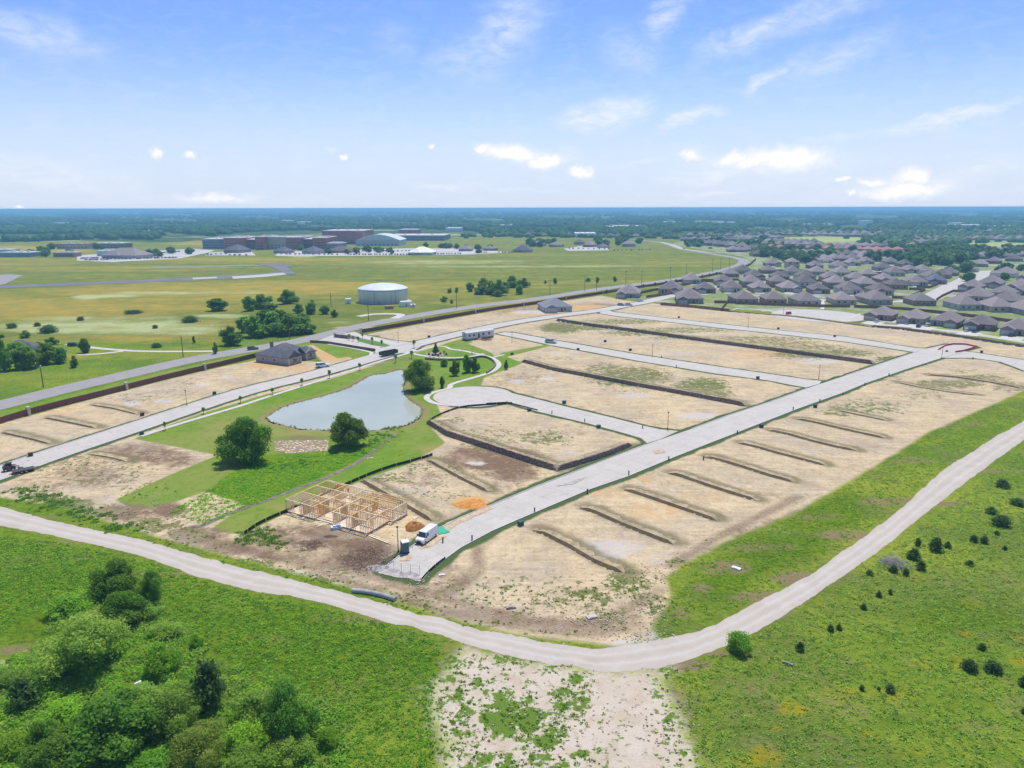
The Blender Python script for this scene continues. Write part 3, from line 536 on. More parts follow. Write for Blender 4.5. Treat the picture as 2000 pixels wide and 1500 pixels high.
# concrete with joints
def concrete(name, a, c2, js=4.6, dirt=.35):
    q, b = pbr(name); n1 = q.noise(.12, 5, .6); n2 = q.noise(1.8, 5, .7); n3 = q.noise(12, 2)
    cc = q.mix(q.mr(n1, .3, .7), a, c2); cc = q.mix(q.m('MULTIPLY', q.mr(n2, .48, .72), dirt), cc, (.33, .28, .21)); cc = q.mix(q.m('MULTIPLY', q.mr(q.noise(.35, 5, .7), .5, .66), .4), cc, (.37, .32, .25)); cc = q.mix(q.m('MULTIPLY', q.mr(n3, .5, .8), .2), cc, (.3, .28, .26))
    mp = q.n('ShaderNodeMapping', Vector=q.P(), Rotation=(0, 0, math.radians(45))).outputs[0]; sx = q.n('ShaderNodeSeparateXYZ', Vector=mp)
    j = None
    for i in (0, 1):
        f = q.m('ABSOLUTE', q.m('SUBTRACT', q.m('FRACT', q.m('DIVIDE', sx.outputs[i], js)), .5)); f = q.mr(f, .488, .498)
        j = f if j is None else q.m('MAXIMUM', j, f)
    cc = q.mix(q.m('MULTIPLY', j, .6), cc, (.2, .185, .16)); q.put(b.inputs['Base Color'], cc); b.inputs['Roughness'].default_value = .85; return MT[name]
CONC = concrete('street_concrete', (.46, .428, .375), (.53, .498, .44)); PAVE = concrete('path_concrete', (.53, .50, .45), (.58, .55, .51), 1.8, .2)
q, b = pbr('worn_asphalt'); n1 = q.noise(.3, 5, .65); q.put(b.inputs['Base Color'], q.mix(q.mr(n1, .3, .7), (.26, .24, .23), (.32, .30, .285))); b.inputs['Roughness'].default_value = .9
q, b = pbr('dark_asphalt'); n1 = q.noise(.05, 5, .65); q.put(b.inputs['Base Color'], q.mix(q.mr(n1, .3, .7), (.12, .115, .12), (.19, .18, .185))); b.inputs['Roughness'].default_value = .9
# gravel track with wheel ruts
q, b = pbr('pale_gravel'); at = q.n('ShaderNodeAttribute', dict(attribute_name='across')).outputs['Fac']
n1 = q.noise(.25, 5, .65); n2 = q.noise(2.5, 5, .7); n3 = q.noise(9, 3, .7)
cc = q.mix(q.mr(n1, .3, .7), (.43, .375, .305), (.51, .465, .40)); cc = q.mix(q.m('MULTIPLY', q.mr(n2, .5, .75), .4), cc, (.45, .39, .32)); cc = q.mix(q.m('MULTIPLY', q.mr(n3, .52, .8), .35), cc, (.36, .31, .26))
rut = q.m('ABSOLUTE', q.m('SUBTRACT', q.m('ABSOLUTE', q.m('ADD', at, q.m('MULTIPLY', q.m('SUBTRACT', n1, .5), .25))), .38))
cc = q.mix(q.m('MULTIPLY', q.m('MULTIPLY', q.mr(rut, .2, .0), q.mr(n2, .3, .65, .35, 1.0)), .45), cc, (.61, .58, .535)); mid = q.mr(q.m('ABSOLUTE', q.m('ADD', at, q.m('MULTIPLY', q.m('SUBTRACT', n1, .5), .3))), .18, .0)
cc = q.mix(q.m('MULTIPLY', mid, q.mr(n2, .35, .65, .1, .55)), cc, (.42, .35, .25)); edg = q.mr(q.m('ABSOLUTE', at), .8, 1.0); cc = q.mix(q.m('MULTIPLY', edg, q.mr(n2, .35, .65, .1, .7)), cc, (.42, .35, .28))
q.put(b.inputs['Base Color'], cc); b.inputs['Roughness'].default_value = 1; q.put(b.inputs['Normal'], q.n('ShaderNodeBump', Strength=.5, Distance=.08, Height=n3).outputs[0])

# ------------------------------------------------------------------ sheets
zz = .020
for k, P in ST.items():
    zz += .004; sheet(k, P, zz, CONC)
sheet('cul_de_sac', CULP, zz + .004, CONC)
rd = sheet('road', ARTP, .03, MT['worn_asphalt'])
# gravel track: ribbon with ragged edges and an 'across' coordinate
U = smooth_line([Vector(p) for p in WP(GRAV_U)], 2); L_ = smooth_line([Vector(p) for p in WP(GRAV_L)], 2)
def resample(L, n):
    d = [0]
    for a, c_ in zip(L, L[1:]): d.append(d[-1] + (c_ - a).length)
    out = []; j = 0
    for i in range(n):
        tt = d[-1] * i / (n - 1)
        while j < len(d) - 2 and d[j + 1] < tt: j += 1
        out.append(L[j].lerp(L[j + 1], (tt - d[j]) / max(1e-6, d[j + 1] - d[j])))
    return out
n = 520; U = resample(U, n); L_ = resample(L_, n); vs = []; ac = []; r = random.Random(3); ju = jl = 0
for i in range(n):
    ju = ju * .86 + r.uniform(-.32, .32); jl = jl * .88 + r.uniform(-.26, .26)
    a, c_ = U[i], L_[i]; d = (a - c_).normalized(); a = a + d * (ju + .2); c_ = c_ - d * (jl + .2)
    for k in range(5):
        tt = k / 4; p = a.lerp(c_, tt); vs.append((p.x, p.y, .012 + .03 * (1 - (2 * tt - 1) ** 4))); ac.append(2 * tt - 1)
me2 = bpy.data.meshes.new('gravel_track'); me2.from_pydata(vs, [], [(i * 5 + k, (i + 1) * 5 + k, (i + 1) * 5 + k + 1, i * 5 + k + 1) for i in range(n - 1) for k in range(4)])
at = me2.attributes.new('across', 'FLOAT', 'POINT'); at.data.foreach_set('value', ac); me2.materials.append(MT['pale_gravel']); tk = link('gravel_track', me2); tk['kind'] = 'structure'
bm = bmesh.new(); bm.from_mesh(me2); bmesh.ops.recalc_face_normals(bm, faces=bm.faces)
if sum(f.normal.z for f in bm.faces) < 0: bmesh.ops.reverse_faces(bm, faces=bm.faces)
bm.to_mesh(me2); bm.free()
# pond
q, b = pbr('pond_water'); b.inputs['Base Color'].default_value = (.33, .45, .43, 1); b.inputs['Roughness'].default_value = .05; b.inputs['Specular IOR Level'].default_value = .42; b.inputs['IOR'].default_value = 1.33
wv = q.noise(1.6, 4, .6); q.put(b.inputs['Normal'], q.n('ShaderNodeBump', Strength=.12, Distance=.04, Height=wv).outputs[0])
q.put(b.inputs['Base Color'], q.mix(q.mr(q.noise(.03, 3), .35, .65), (.35, .38, .30), (.43, .455, .37)))
PW = densify(smooth_line([Vector(p) for p in POND] + [Vector(POND[0])], 2)[:-1], 1.5, True, .25, 5)
pond = sheet('water', PW, -.12, MT['pond_water'])
# banks: retaining edges between the lots
def bank(L, H, run, stone):
    P = densify([Vector(p) for p in WP(L)], 1.4, False); LL = sum((b - a).length for a, b in zip(P, P[1:])); gg = [0]
    for a, b in zip(P, P[1:]): gg.append(gg[-1] + (b - a).length)
    r = random.Random(int(H * 100) + len(P)); m = MB(); vs = []; tot = len(P)
    for i, p in enumerate(P):
        d = (P[min(i + 1, tot - 1)] - P[max(i - 1, 0)]).normalized(); nn = Vector((-d.y, d.x)); tp = min(1, gg[i] / 1.5 + .1, (LL - gg[i]) / 1.0 + .1)
        h = H * tp * r.uniform(.92, 1.05)
        for dd, z in ((-.05 - r.uniform(0, .15) * (not stone), -.1), (.12 + (.12 if stone else .7) * H, h), (.6, h + .03), (1.3, h * (1 - 1.3 / run) + .03), (2.7, H * tp * (1 - 2.7 / run) - .03)):
            q_ = p + nn * dd; vs.append((q_.x, q_.y, z))
    fs = [[(i * 5 + k, (i + 1) * 5 + k, (i + 1) * 5 + k + 1, i * 5 + k + 1) for i in range(tot - 1)] for k in range(4)]
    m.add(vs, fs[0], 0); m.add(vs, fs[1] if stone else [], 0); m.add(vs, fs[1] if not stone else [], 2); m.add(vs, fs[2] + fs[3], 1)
    return m, vs
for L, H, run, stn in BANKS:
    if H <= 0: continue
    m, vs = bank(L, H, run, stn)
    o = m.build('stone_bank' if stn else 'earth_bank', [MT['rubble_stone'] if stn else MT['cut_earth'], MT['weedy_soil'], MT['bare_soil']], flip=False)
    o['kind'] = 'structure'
# ------------------------------------------------------------------ foliage
def leafmat(name, dark, light, tip, hue=.06):
    q, b = pbr(name); ti = q.n('ShaderNodeAttribute', dict(attribute_name='tint')).outputs['Fac']
    oi = q.n('ShaderNodeObjectInfo').outputs['Random']; ob = q.n('ShaderNodeTexCoord').outputs['Object']
    n1 = q.noise(.55, 3, .6, ob)
    c = q.mix(ti, dark, light); c = q.mix(q.m('MULTIPLY', q.mr(n1, .5, .72), .6), c, tip)
    c = q.n('ShaderNodeHueSaturation', Hue=q.mr(oi, 0, 1, .5 - hue * .35, .5 + hue * .4), Saturation=1.0, Value=q.mr(q.m('FRACT', q.m('MULTIPLY', oi, 5.7)), 0, 1, .72, 1.25), Color=c).outputs[0]
    q.put(b.inputs['Base Color'], c); b.inputs['Roughness'].default_value = .75; b.inputs['Specular IOR Level'].default_value = .15
    tr = q.n('ShaderNodeBsdfTranslucent', Color=q.mix(.5, c, tip)); mx = q.n('ShaderNodeMixShader', i0=.55, i1=b.outputs[0], i2=tr.outputs[0])
    out = [n_ for n_ in q.t.nodes if n_.type == 'OUTPUT_MATERIAL'][0]; q.put(out.inputs[0], mx.outputs[0]); return MT[name]
LF = dict(
 oak=leafmat('oak_leaf', (.085, .20, .025), (.20, .38, .045), (.34, .52, .06)),
 pale=leafmat('willow_leaf', (.19, .34, .05), (.40, .58, .09), (.56, .68, .13)),
 cedar=leafmat('cedar_leaf', (.075, .15, .04), (.15, .26, .065), (.23, .34, .08), .03),
 bright=leafmat('bush_leaf', (.16, .36, .025), (.34, .60, .05), (.56, .70, .07)),
 far=leafmat('distant_leaf', (.07, .15, .06), (.13, .25, .08), (.21, .34, .09)))
BARK = simple('bark', (.12, .09, .065), .9, var=.3, scale=6, bump=.3)
def leaf_mesh(name, C_, N_, size, mat, rg, extra=None):
    n = len(C_); N_ = N_ / (np.linalg.norm(N_, axis=1, keepdims=True) + 1e-9); r = rg.normal(size=(n, 3)); U = np.cross(N_, r); U /= np.linalg.norm(U, axis=1, keepdims=True) + 1e-9; V = np.cross(N_, U)
    s = size * rg.uniform(.6, 1.3, (n, 1)); a = s * rg.uniform(.7, 1.1, (n, 1))
    co = np.stack([C_ - U * s - V * a * .5, C_ + U * s * .2 - V * a, C_ + U * s + V * a * .4, C_ - U * s * .3 + V * a], 1).reshape(-1, 3)
    me = bpy.data.meshes.new(name); me.vertices.add(4 * n); me.vertices.foreach_set('co', co.astype(np.float32).ravel()); me.loops.add(4 * n); me.loops.foreach_set('vertex_index', np.arange(4 * n, dtype=np.int32))
    me.polygons.add(n); me.polygons.foreach_set('loop_start', np.arange(0, 4 * n, 4, dtype=np.int32)); me.update()
    at = me.attributes.new('tint', 'FLOAT', 'POINT'); at.data.foreach_set('value', np.repeat(rg.random(n) if extra is None else extra, 4).astype(np.float32)); me.materials.append(mat); return me
def crown_pts(rg, n, lobes, fill=.25, up=.35, sg=.15):
    L = np.array(lobes); wgt = (L[:, 3] ** 2); k = rg.choice(len(L), n, p=wgt / wgt.sum()); d = rg.normal(size=(n, 3)); d[:, 2] = d[:, 2] + up; d /= np.linalg.norm(d, axis=1, keepdims=True)
    rr = np.where(rg.random(n) < fill, rg.uniform(.3, .9, n), rg.normal(1.0, sg, n)); lump = 1 + .16 * np.sin(d[:, 0] * 7 + k) * np.cos(d[:, 1] * 6 + 2 * k)
    C_ = L[k, :3] + d * (L[k, 3] * rr * lump)[:, None] * np.array([1, 1, .85]); return C_, d + rg.normal(size=(n, 3)) * .55
def make_tree(kind, H, R, n, leaf, seed, nl=11, base=.22, mat='oak', conic=0.0, limbs=5, label=''):
    """proto: crown of radius R, total height H"""
    rg = np.random.default_rng(seed); r = random.Random(seed); lobes = []
    for i in range(nl):
        h = r.uniform(0, 1) if not conic else (i + .5) / nl * .92; a = i * 2.4 + r.uniform(-.5, .5); rad = R * (.98 if not conic else .62 * (1 - conic * h)) * math.sqrt(max(0, 1 - (1.6 * h - .7) ** 2 * .6)) * r.uniform(.35, 1.05) * (0.35 if i < 2 and not conic else 1)
        if conic: rad = R * .5 * (1 - conic * h) * r.uniform(.5, 1.3)
        z = H * (base + (1 - base) * (.16 + .62 * h)); lr = R * (r.uniform(.18, .42) if not conic else r.uniform(.38, .6) * (1 - .7 * conic * h))
        lobes.append((math.cos(a) * rad, math.sin(a) * rad, z, lr))
    lobes.append((0, 0, H * .83, R * (.42 if not conic else .3)) if not conic else (0, 0, H * .8, R * .3)); lobes.append((r.uniform(-.1, .1) * R, 0, H * (base + .3), R * .62))
    C_, N_ = crown_pts(rg, n, lobes, sg=.3 if mat == 'cedar' or kind == 'bush' else .16); C_[:, 2] = np.clip(C_[:, 2], H * base * .5 + rg.uniform(0, .3, n), H * 1.02)
    root = empty(kind, (0, 0, 0)); cm = leaf_mesh('crown', C_, N_, leaf, LF[mat], rg); link('crown', cm, root)
    m = MB(); m.tube([(0, 0, -.3), (.02 * H, 0, H * .18), (0, .02 * H, H * .45), (0, 0, H * .78)], [H * .034, H * .026, H * .018, H * .006], 8)
    for i in range(limbs):
        lb = lobes[(i * 2) % len(lobes)]; z0 = H * (.16 + .06 * i); m.tube([(0, 0, z0), (lb[0] * .45, lb[1] * .45, z0 + (lb[2] - z0) * .55), (lb[0], lb[1], lb[2])], [H * .014, H * .009, H * .003], 5)
    m.build('trunk', BARK, root); root['dims'] = (H, R); return root
PT = {}
PT['oak'] = [make_tree('broadleaf_tree', 8, 4.6, 17000, .17, 21, 20, .03), make_tree('broadleaf_tree', 8, 4.3, 17000, .17, 34, 22, .02)]
PT['pale'] = [make_tree('willow_tree', 8, 4.5, 12000, .14, 5, 19, .14, 'pale'), make_tree('willow_tree', 7, 4.2, 11000, .14, 6, 17, .12, 'pale')]
PT['cedar'] = [make_tree('cedar_tree', 4, 1.5, 1500, .17, 8, 10, .03, 'cedar', .8, 3), make_tree('cedar_tree', 3.4, 1.7, 1500, .17, 9, 9, .02, 'cedar', .5, 3)]
PT['bush'] = [make_tree('bush', 3, 2.1, 6000, .1, 12, 13, .02, 'bright', 0, 4), make_tree('bush', 2.4, 2.0, 5000, .1, 13, 12, .02, 'pale', 0, 4)]
PT['shrub'] = [make_tree('dark_shrub', 2.2, 2.2, 2200, .16, 14, 9, .01, 'cedar', .2, 3)]
PT['mid'] = [make_tree('green_tree', 8, 4.6, 2600, .45, 15, 13, .03, 'oak', 0, 3), make_tree('green_tree', 8, 4.2, 2600, .45, 16, 12, .02, 'oak', 0, 3)]
PT['far'] = [make_tree('distant_tree', 8, 5.2, 420, 1.15, 17, 8, .08, 'far', 0, 2), make_tree('distant_tree', 8, 4.8, 420, 1.15, 18, 8, .08, 'far', .3, 2)]
PT['young'] = [make_tree('young_tree', 3.6, .95, 420, .13, 19, 6, .38, 'oak', .3, 3)]
USED = set()
def place(root, loc, rz, scale, name=None):
    if root.name in USED: o = copy_tree(root)
    else: o = root; USED.add(root.name)
    o.location = loc; o.rotation_euler = (0, 0, rz); o.scale = scale if isinstance(scale, (tuple, list)) else (scale,) * 3; return o
ntree = [0]
def tree(kind, x, yb, wpx, yt, label, group=None, cat=None, hk=1.0, i=None):
    ntree[0] += 1; r = random.Random(ntree[0] * 13 + 5); root = PT[kind][ntree[0] % len(PT[kind]) if i is None else i]; H, R = root['dims']
    p = W(x, yb); dep = (RM.transposed() @ (p - Vector((0, 0, CAMH)))).z * -1
    wm = wpx * dep / FPX; back = wm * {'oak': .22, 'mid': .2, 'young': 0, 'pale': .3}.get(kind, .36); p.y += back; p.x *= (p.y) / (p.y - back); dd_ = ray(x, yt); h = max(.5, (CAMH + p.y / dd_.y * dd_.z) * {'bush': .68, 'cedar': .85, 'shrub': .8, 'pale': .85}.get(kind, .93) * hk); z = gz(p.x, p.y)
    s = wm / (2 * R) * (.98 if kind == 'cedar' else .84); o = place(root, (p.x, p.y, z), r.uniform(0, 6.28), (s, s, h / H))
    return tag(o, label, cat or {'bush': 'bush', 'shrub': 'shrub'}.get(kind, 'tree'), group)

ONES = 'first second third fourth fifth sixth seventh eighth ninth tenth eleventh twelfth thirteenth fourteenth fifteenth sixteenth seventeenth eighteenth nineteenth'.split(); TENS = {20: 'twent', 30: 'thirt', 40: 'fort'}
def nth(k, n):
    if k == 0: return 'leftmost'
    if k == n - 1: return 'rightmost'
    k += 1
    w_ = ONES[k - 1] if k < 20 else (TENS[k // 10 * 10] + 'ieth' if k % 10 == 0 else TENS[k // 10 * 10] + 'y-' + ONES[k % 10 - 1])
    return w_ + ' from the left'
# three big trees round the pond
tree('oak', 484, 906, 104, 812, 'dark green tree with a ragged double crown left of the pond beside the bright ditch', i=0)
tree('oak', 675, 876, 80, 803, 'round dense green tree on the near bank of the pond', i=1)
tree('oak', 819, 764, 66, 700, 'dark spreading tree at the right shore of the pond near the curved path', i=0)
for a in [(868, 716, 22, 700, 'small round dark tree, leftmost of four on the park lawn'), (888, 734, 20, 700, 'narrow dark tree second from the left of four on the park lawn'), (912, 728, 24, 692, 'dark tree third from the left of four on the park lawn'), (928, 728, 20, 696, 'dark tree rightmost of four on the park lawn'), (864, 758, 12, 734, 'small dark tree where the park path meets the round turning place'), (989, 722, 9, 702, 'thin young tree on the lawn right of the park path')]:
    tree('mid', *a)
# left house trees, field shrubs
for k, a in enumerate(sorted([(10, 726, 34, 660), (52, 722, 62, 676), (36, 708, 60, 668), (92, 712, 50, 668), (120, 710, 36, 678), (146, 718, 18, 694), (50, 660, 24, 645), (103, 674, 24, 658), (-14, 700, 60, 650), (75, 690, 50, 668)])):
    tree('mid', *a, f'tree crowding round the slate-roofed house, {nth(k, 10)}', 'trees round the slate-roofed house')
tree('mid', 166, 690, 26, 660, 'dark tree standing alone beside the black car and curved drive')
for a in [(24, 642, 23, 629, 'low round dark shrub at the far left of the meadow'), (74, 638, 15, 628, 'small dark shrub just above the largest meadow shrub'), (94, 652, 40, 632, 'largest wide dark shrub in the meadow on the left'), (158, 627, 17, 617, 'round dark shrub above the meadow house, beside the dry band'), (303, 642, 13, 633, 'small round dark shrub in the middle of the pale meadow'), (371, 631, 37, 615, 'broad dark shrub on the meadow left of the tree grove'), (307, 680, 23, 668, 'flat-topped dark shrub just above the meadow drive'), (262, 614, 40, 604, 'wide green scrub at the edge of the dry band'), (4, 660, 10, 652, 'little dark shrub at the left edge of the meadow')]:
    tree('shrub', *a)
tree('mid', 426, 608, 46, 582, 'twin-crowned green tree left of the big meadow grove')
tree('mid', 421, 691, 12, 668, 'small young tree where the meadow drive meets the road'); tree('mid', 379, 670, 8, 656, 'tiny lone sapling in the green corner of the meadow')
for k, a in enumerate(sorted([(453, 676, 44, 636), (500, 660, 54, 615), (535, 655, 60, 608), (566, 656, 56, 612), (598, 652, 46, 620), (480, 650, 40, 618), (548, 640, 50, 604), (590, 638, 40, 612), (520, 640, 44, 604)])):
    tree('mid', *a, f'dense tree in the big grove beside the road, {nth(k, 9)}', 'big grove beside the road')
for k, a in enumerate(sorted([(487, 608, 32, 578), (510, 604, 44, 574), (530, 606, 30, 592), (560, 594, 36, 565), (578, 590, 22, 578), (582, 612, 20, 592), (608, 614, 30, 590), (634, 614, 24, 596), (654, 620, 14, 604), (610, 600, 18, 585)])):
    tree('mid', *a, f'tree in the loose group above the big grove, {nth(k, 10)}', 'loose group above the big grove')
for k, a in enumerate(sorted([(918, 570, 20, 551), (944, 566, 26, 542), (938, 575, 32, 553), (958, 575, 34, 548), (975, 578, 32, 545), (1000, 562, 34, 538), (1024, 562, 24, 542), (1014, 575, 22, 555), (973, 580, 18, 566), (987, 572, 26, 550)])):
    tree('mid', *a, f'tree in the field grove past the water tank, {nth(k, 10)}', 'grove past the water tank')
for a in [(892, 571, 10, 561, 'small tree, third of three left of the field grove'), (880, 572, 7, 562, 'tiny tree, middle of three left of the field grove'), (876, 573, 6, 563, 'tiny tree, first of three left of the field grove'), (867, 590, 15, 578, 'round dark shrub right of the water tank fence'), (882, 593, 9, 585, 'small dark shrub nearest the road past the water tank'), (1065, 554, 7, 547, 'tiny shrub in the field, first right of the field grove'), (1084, 554, 11, 542, 'small round tree in the field right of the field grove'), (1148, 550, 11, 542, 'pair of tiny field trees between the power poles'), (1167, 552, 9, 540, 'small field tree beside the roadside power poles'), (1201, 550, 8, 539, 'lone small field tree right of the power poles')]:
    tree('mid', *a)
# cedars on the right-hand grass
CED = sorted([(1957, 955, 33, 931), (1985, 990, 32, 969), (1935, 1006, 26, 984), (1952, 1032, 40, 1000), (1958, 1022, 30, 1002), (1946, 1046, 14, 1034), (1901, 1060, 18, 1040), (1921, 1063, 18, 1042), (1962, 1076, 12, 1062), (1893, 1107, 20, 1090), (1826, 1080, 30, 1040), (1850, 1072, 16, 1052), (1792, 1068, 14, 1044), (1783, 1096, 30, 1062), (1798, 1116, 24, 1088), (1744, 1120, 20, 1098), (1768, 1126, 16, 1104), (1698, 1126, 18, 1110), (1716, 1168, 14, 1150), (1738, 1162, 11, 1146), (1686, 1192, 15, 1174), (1622, 1236, 16, 1216), (1638, 1232, 14, 1214), (1562, 1274, 22, 1247), (1917, 1272, 20, 1252), (1892, 1316, 36, 1282), (1936, 1318, 40, 1285), (1998, 1344, 24, 1312), (1683, 1350, 12, 1334), (1738, 1356, 24, 1332), (1716, 1350, 10, 1340), (1999, 1396, 14, 1380)])
for k, a in enumerate(CED):
    tree('cedar', *a, f'dark cedar on the green slope right of the gravel track, {nth(k, len(CED))}', 'small cedars right of the gravel track', hk=.9)
tree('bush', 1439, 1283, 66, 1222, 'bright green bush standing alone on the outer edge of the gravel bend', i=0)
# foreground thicket
FG = [('oak', 236, 1168, 84, 1098, 'dark tree at the top of the near thicket, closest to the track'), ('oak', 300, 1176, 46, 1118, 'small dark tree right of the thicket\'s topmost tree'), ('oak', 236, 1226, 84, 1164, 'dark bush-like tree just below the thicket\'s topmost tree'),
 ('pale', 176, 1338, 170, 1208, 'largest pale feathery tree in the left thicket'), ('pale', 202, 1255, 120, 1200, 'pale tree tucked behind the largest feathery tree'), ('bush', 316, 1332, 76, 1246, 'yellow-green slender tree right of the largest feathery tree'), ('cedar', 415, 1398, 66, 1284, 'tall narrow dark tree standing right of the thicket middle'),
 ('cedar', 52, 1394, 62, 1318, 'dark conical cedar at the left edge of the thicket'), ('oak', 212, 1494, 170, 1380, 'dark broad tree at the bottom of the thicket'), ('pale', 290, 1428, 110, 1340, 'pale green tree between the feathery tree and the bottom tree'), ('pale', 352, 1448, 110, 1356, 'light green spreading tree left of the tall narrow dark tree'),
 ('oak', 566, 1452, 100, 1346, 'dark green tree at the right end of the thicket'), ('bush', 500, 1420, 80, 1345, 'yellow-green bush between the narrow dark tree and the right-end tree'), ('bush', 478, 1480, 90, 1412, 'pale bush at the bottom right of the thicket'), ('pale', 560, 1512, 100, 1450, 'grey-green low tree at the bottom right corner of the thicket'),
 ('bush', 108, 1330, 84, 1268, 'yellowish bush at the left foot of the largest feathery tree'), ('bush', 22, 1350, 60, 1310, 'bright bush beside the pale clearing at the left edge'), ('bush', 26, 1500, 90, 1440, 'bright green bush in the bottom left corner'), ('oak', 84, 1474, 60, 1414, 'dark small tree near the bottom left corner'),
 ('bush', 140, 1212, 90, 1160, 'olive bush left of the thicket\'s topmost tree'), ('bush', 328, 1256, 60, 1216, 'low green bush right of the pale trees'), ('bush', 384, 1268, 28, 1232, 'lone small bush on the grass right of the thicket top'), ('bush', 290, 1216, 50, 1180, 'green bush between the small dark tree and the pale trees'),
 ('bush', 130, 1420, 90, 1370, 'green bush between the left cedar and the bottom tree'), ('pale', 394, 1520, 110, 1430, 'light tree at the bottom centre of the thicket'), ('bush', 640, 1470, 50, 1420, 'low dark green bush, rightmost of the thicket'), ('oak', 120, 1540, 120, 1450, 'dark tree cut by the bottom edge left of the broad tree'), ('bush', 300, 1540, 120, 1480, 'bush cut by the bottom edge under the light tree'), ('oak', 480, 1560, 130, 1490, 'dark tree cut by the bottom edge right of centre')]
for a in FG: tree(a[0], a[1], a[2], a[3] * 1.14, a[4] - (a[2] - a[4]) * .12, a[5], 'trees and bushes of the near thicket')
# undergrowth mass
def scatter_mounds(name, cents, rad, per, leaf, mat, seed, flat=.55, kind='stuff'):
    rg = np.random.default_rng(seed); n = len(cents); c = np.repeat(np.array(cents), per, 0); r_ = np.repeat(rad, per)
    d = rg.normal(size=(len(c), 3)); d[:, 2] = np.abs(d[:, 2]); d /= np.linalg.norm(d, axis=1, keepdims=True)
    C_ = c + d * (r_ * rg.uniform(.5, 1.1, len(c)))[:, None] * np.array([1, 1, flat]); me = leaf_mesh(name, C_, d + rg.normal(size=C_.shape) * .5, leaf, mat, rg); o = link(name, me); o['kind'] = kind; return o
def inpoly(x, y, P):
    P = np.asarray(P); ins = False
    for (ax, ay), (bx, by) in zip(P, np.roll(P, -1, 0)):
        if (ay > y) != (by > y) and x < (bx - ax) * (y - ay) / (by - ay) + ax: ins = not ins
    return ins
TH = arr(WP([(150, 1150), (300, 1165), (380, 1250), (440, 1300), (560, 1330), (680, 1400), (680, 1560), (-60, 1560), (-60, 1290), (60, 1280), (120, 1200)]))
r = random.Random(4); pts = []; pts2 = []; x0, y0 = TH.min(0); x1, y1 = TH.max(0)
while len(pts) < 620:
    x, y = r.uniform(x0, x1), r.uniform(y0, y1)
    if inpoly(x, y, TH): (pts if r.random() < .5 else pts2).append((x, y, -.1))
o = scatter_mounds('undergrowth', pts, np.array([r.uniform(.5, 1.5) for _ in pts]), 110, .15, LF['bright'], 5); o['label'] = 'tangled bright undergrowth between the thicket trees'
o = scatter_mounds('undergrowth', pts2, np.array([r.uniform(.5, 1.4) for _ in pts2]), 110, .15, LF['pale'], 6); o['label'] = 'duller undergrowth between the thicket trees'
# coarse tufts over the near grass
gp = []; GR1 = arr(WP([(-60, 1040), (120, 1060), (300, 1100), (440, 1150), (700, 1205), (860, 1250), (840, 1400), (860, 1560), (680, 1560), (600, 1380), (380, 1250), (150, 1150), (-60, 1270)])); GR2 = arr(WP([(1330, 1310), (1480, 1240), (1600, 1180), (1760, 1060), (2060, 830), (2060, 1560), (1370, 1560), (1340, 1400)])); GR3 = arr(WP([(1300, 1245), (1320, 1170), (1360, 1095), (1470, 1045), (1560, 1005), (1750, 890), (1820, 845), (1960, 785), (2060, 770), (2000, 815), (1870, 890), (1700, 1030), (1470, 1175)]))
def sample(P, n, sd_):
    r = random.Random(sd_); x0, y0 = P.min(0); x1, y1 = P.max(0); o = []
    while len(o) < n:
        x, y = r.uniform(x0, x1), r.uniform(y0, y1)
        if inpoly(x, y, P): o.append((x, y, -.04))
    return o
for P, n_, mt, s_, lb in ((GR1, 5200, 'bright', 31, 'rough grass tufts on the near left field'), (GR2, 5200, 'pale', 32, 'rough grass tufts on the field right of the gravel track'), (GR1, 2600, 'oak', 35, 'darker weed clumps on the near left field'), (GR2, 1800, 'oak', 36, 'darker weed clumps right of the gravel track'), (GR3, 2600, 'bright', 33, 'rough grass tufts on the verge between lots and gravel track')):
    c_ = sample(P, n_, s_); r = random.Random(s_); o = scatter_mounds('grass', c_, np.array([r.uniform(.2, .55) for _ in c_]), 12, .11, LF[mt], s_, .6); o['label'] = lb
# weeds on soil and chalk
GRAVP_ = arr(GRAVP)
wd_ = []
for (x, y, rx, ry, s_) in WEED:
    if y < 850 or s_ < .3: continue
    for _ in range(int(rx * ry * s_ / (26 if y < 1270 else 48))):
        a, b_ = rnd.gauss(0, .55), rnd.gauss(0, .55); p = W(x + a * rx, y + b_ * ry)
        if inpoly(p.x, p.y, GRAVP_): continue
        wd_.append((p.x, p.y, gz(p.x, p.y) - .05))
o = scatter_mounds('weeds', wd_, np.array([rnd.uniform(.12, .42) for _ in wd_]), 14, .10, LF['oak'], 41, .6); o['label'] = 'scattered weeds on the bare soil and chalk'
PB = []
dl = WP([(40, 960), (70, 970), (110, 985), (150, 1000), (190, 1010), (230, 1030)])
for p in dl:
    for _ in range(26): PB.append((p.x + rnd.gauss(0, 2.2), p.y + rnd.gauss(0, 1.4), -.1))
for p in WP([(500, 1042), (520, 1048), (480, 1052), (540, 1058), (765, 838), (750, 850), (730, 862), (715, 872), (700, 882), (600, 905), (560, 910)]):
    for _ in range(16): PB.append((p.x + rnd.gauss(0, 1.4), p.y + rnd.gauss(0, 1.2), -.1))
o = scatter_mounds('weeds', PB, np.array([rnd.uniform(.4, .9) for _ in PB]), 50, .13, LF['oak'], 42, .6); o['label'] = 'tall green weeds along the ditch and lot edges'
for P, n_, s_, lb in ((arr(WP([(330, 1000), (400, 962), (450, 925), (560, 890), (700, 885), (770, 852), (740, 880), (600, 942), (500, 985), (400, 1028)])), 1500, 34, 'tall bright grass in the wet hollow below the pond'),):
    c_ = sample(P, n_, s_); r = random.Random(s_); o = scatter_mounds('grass', c_, np.array([r.uniform(.3, .7) for _ in c_]), 14, .12, LF['bright'], s_, .6); o['label'] = lb
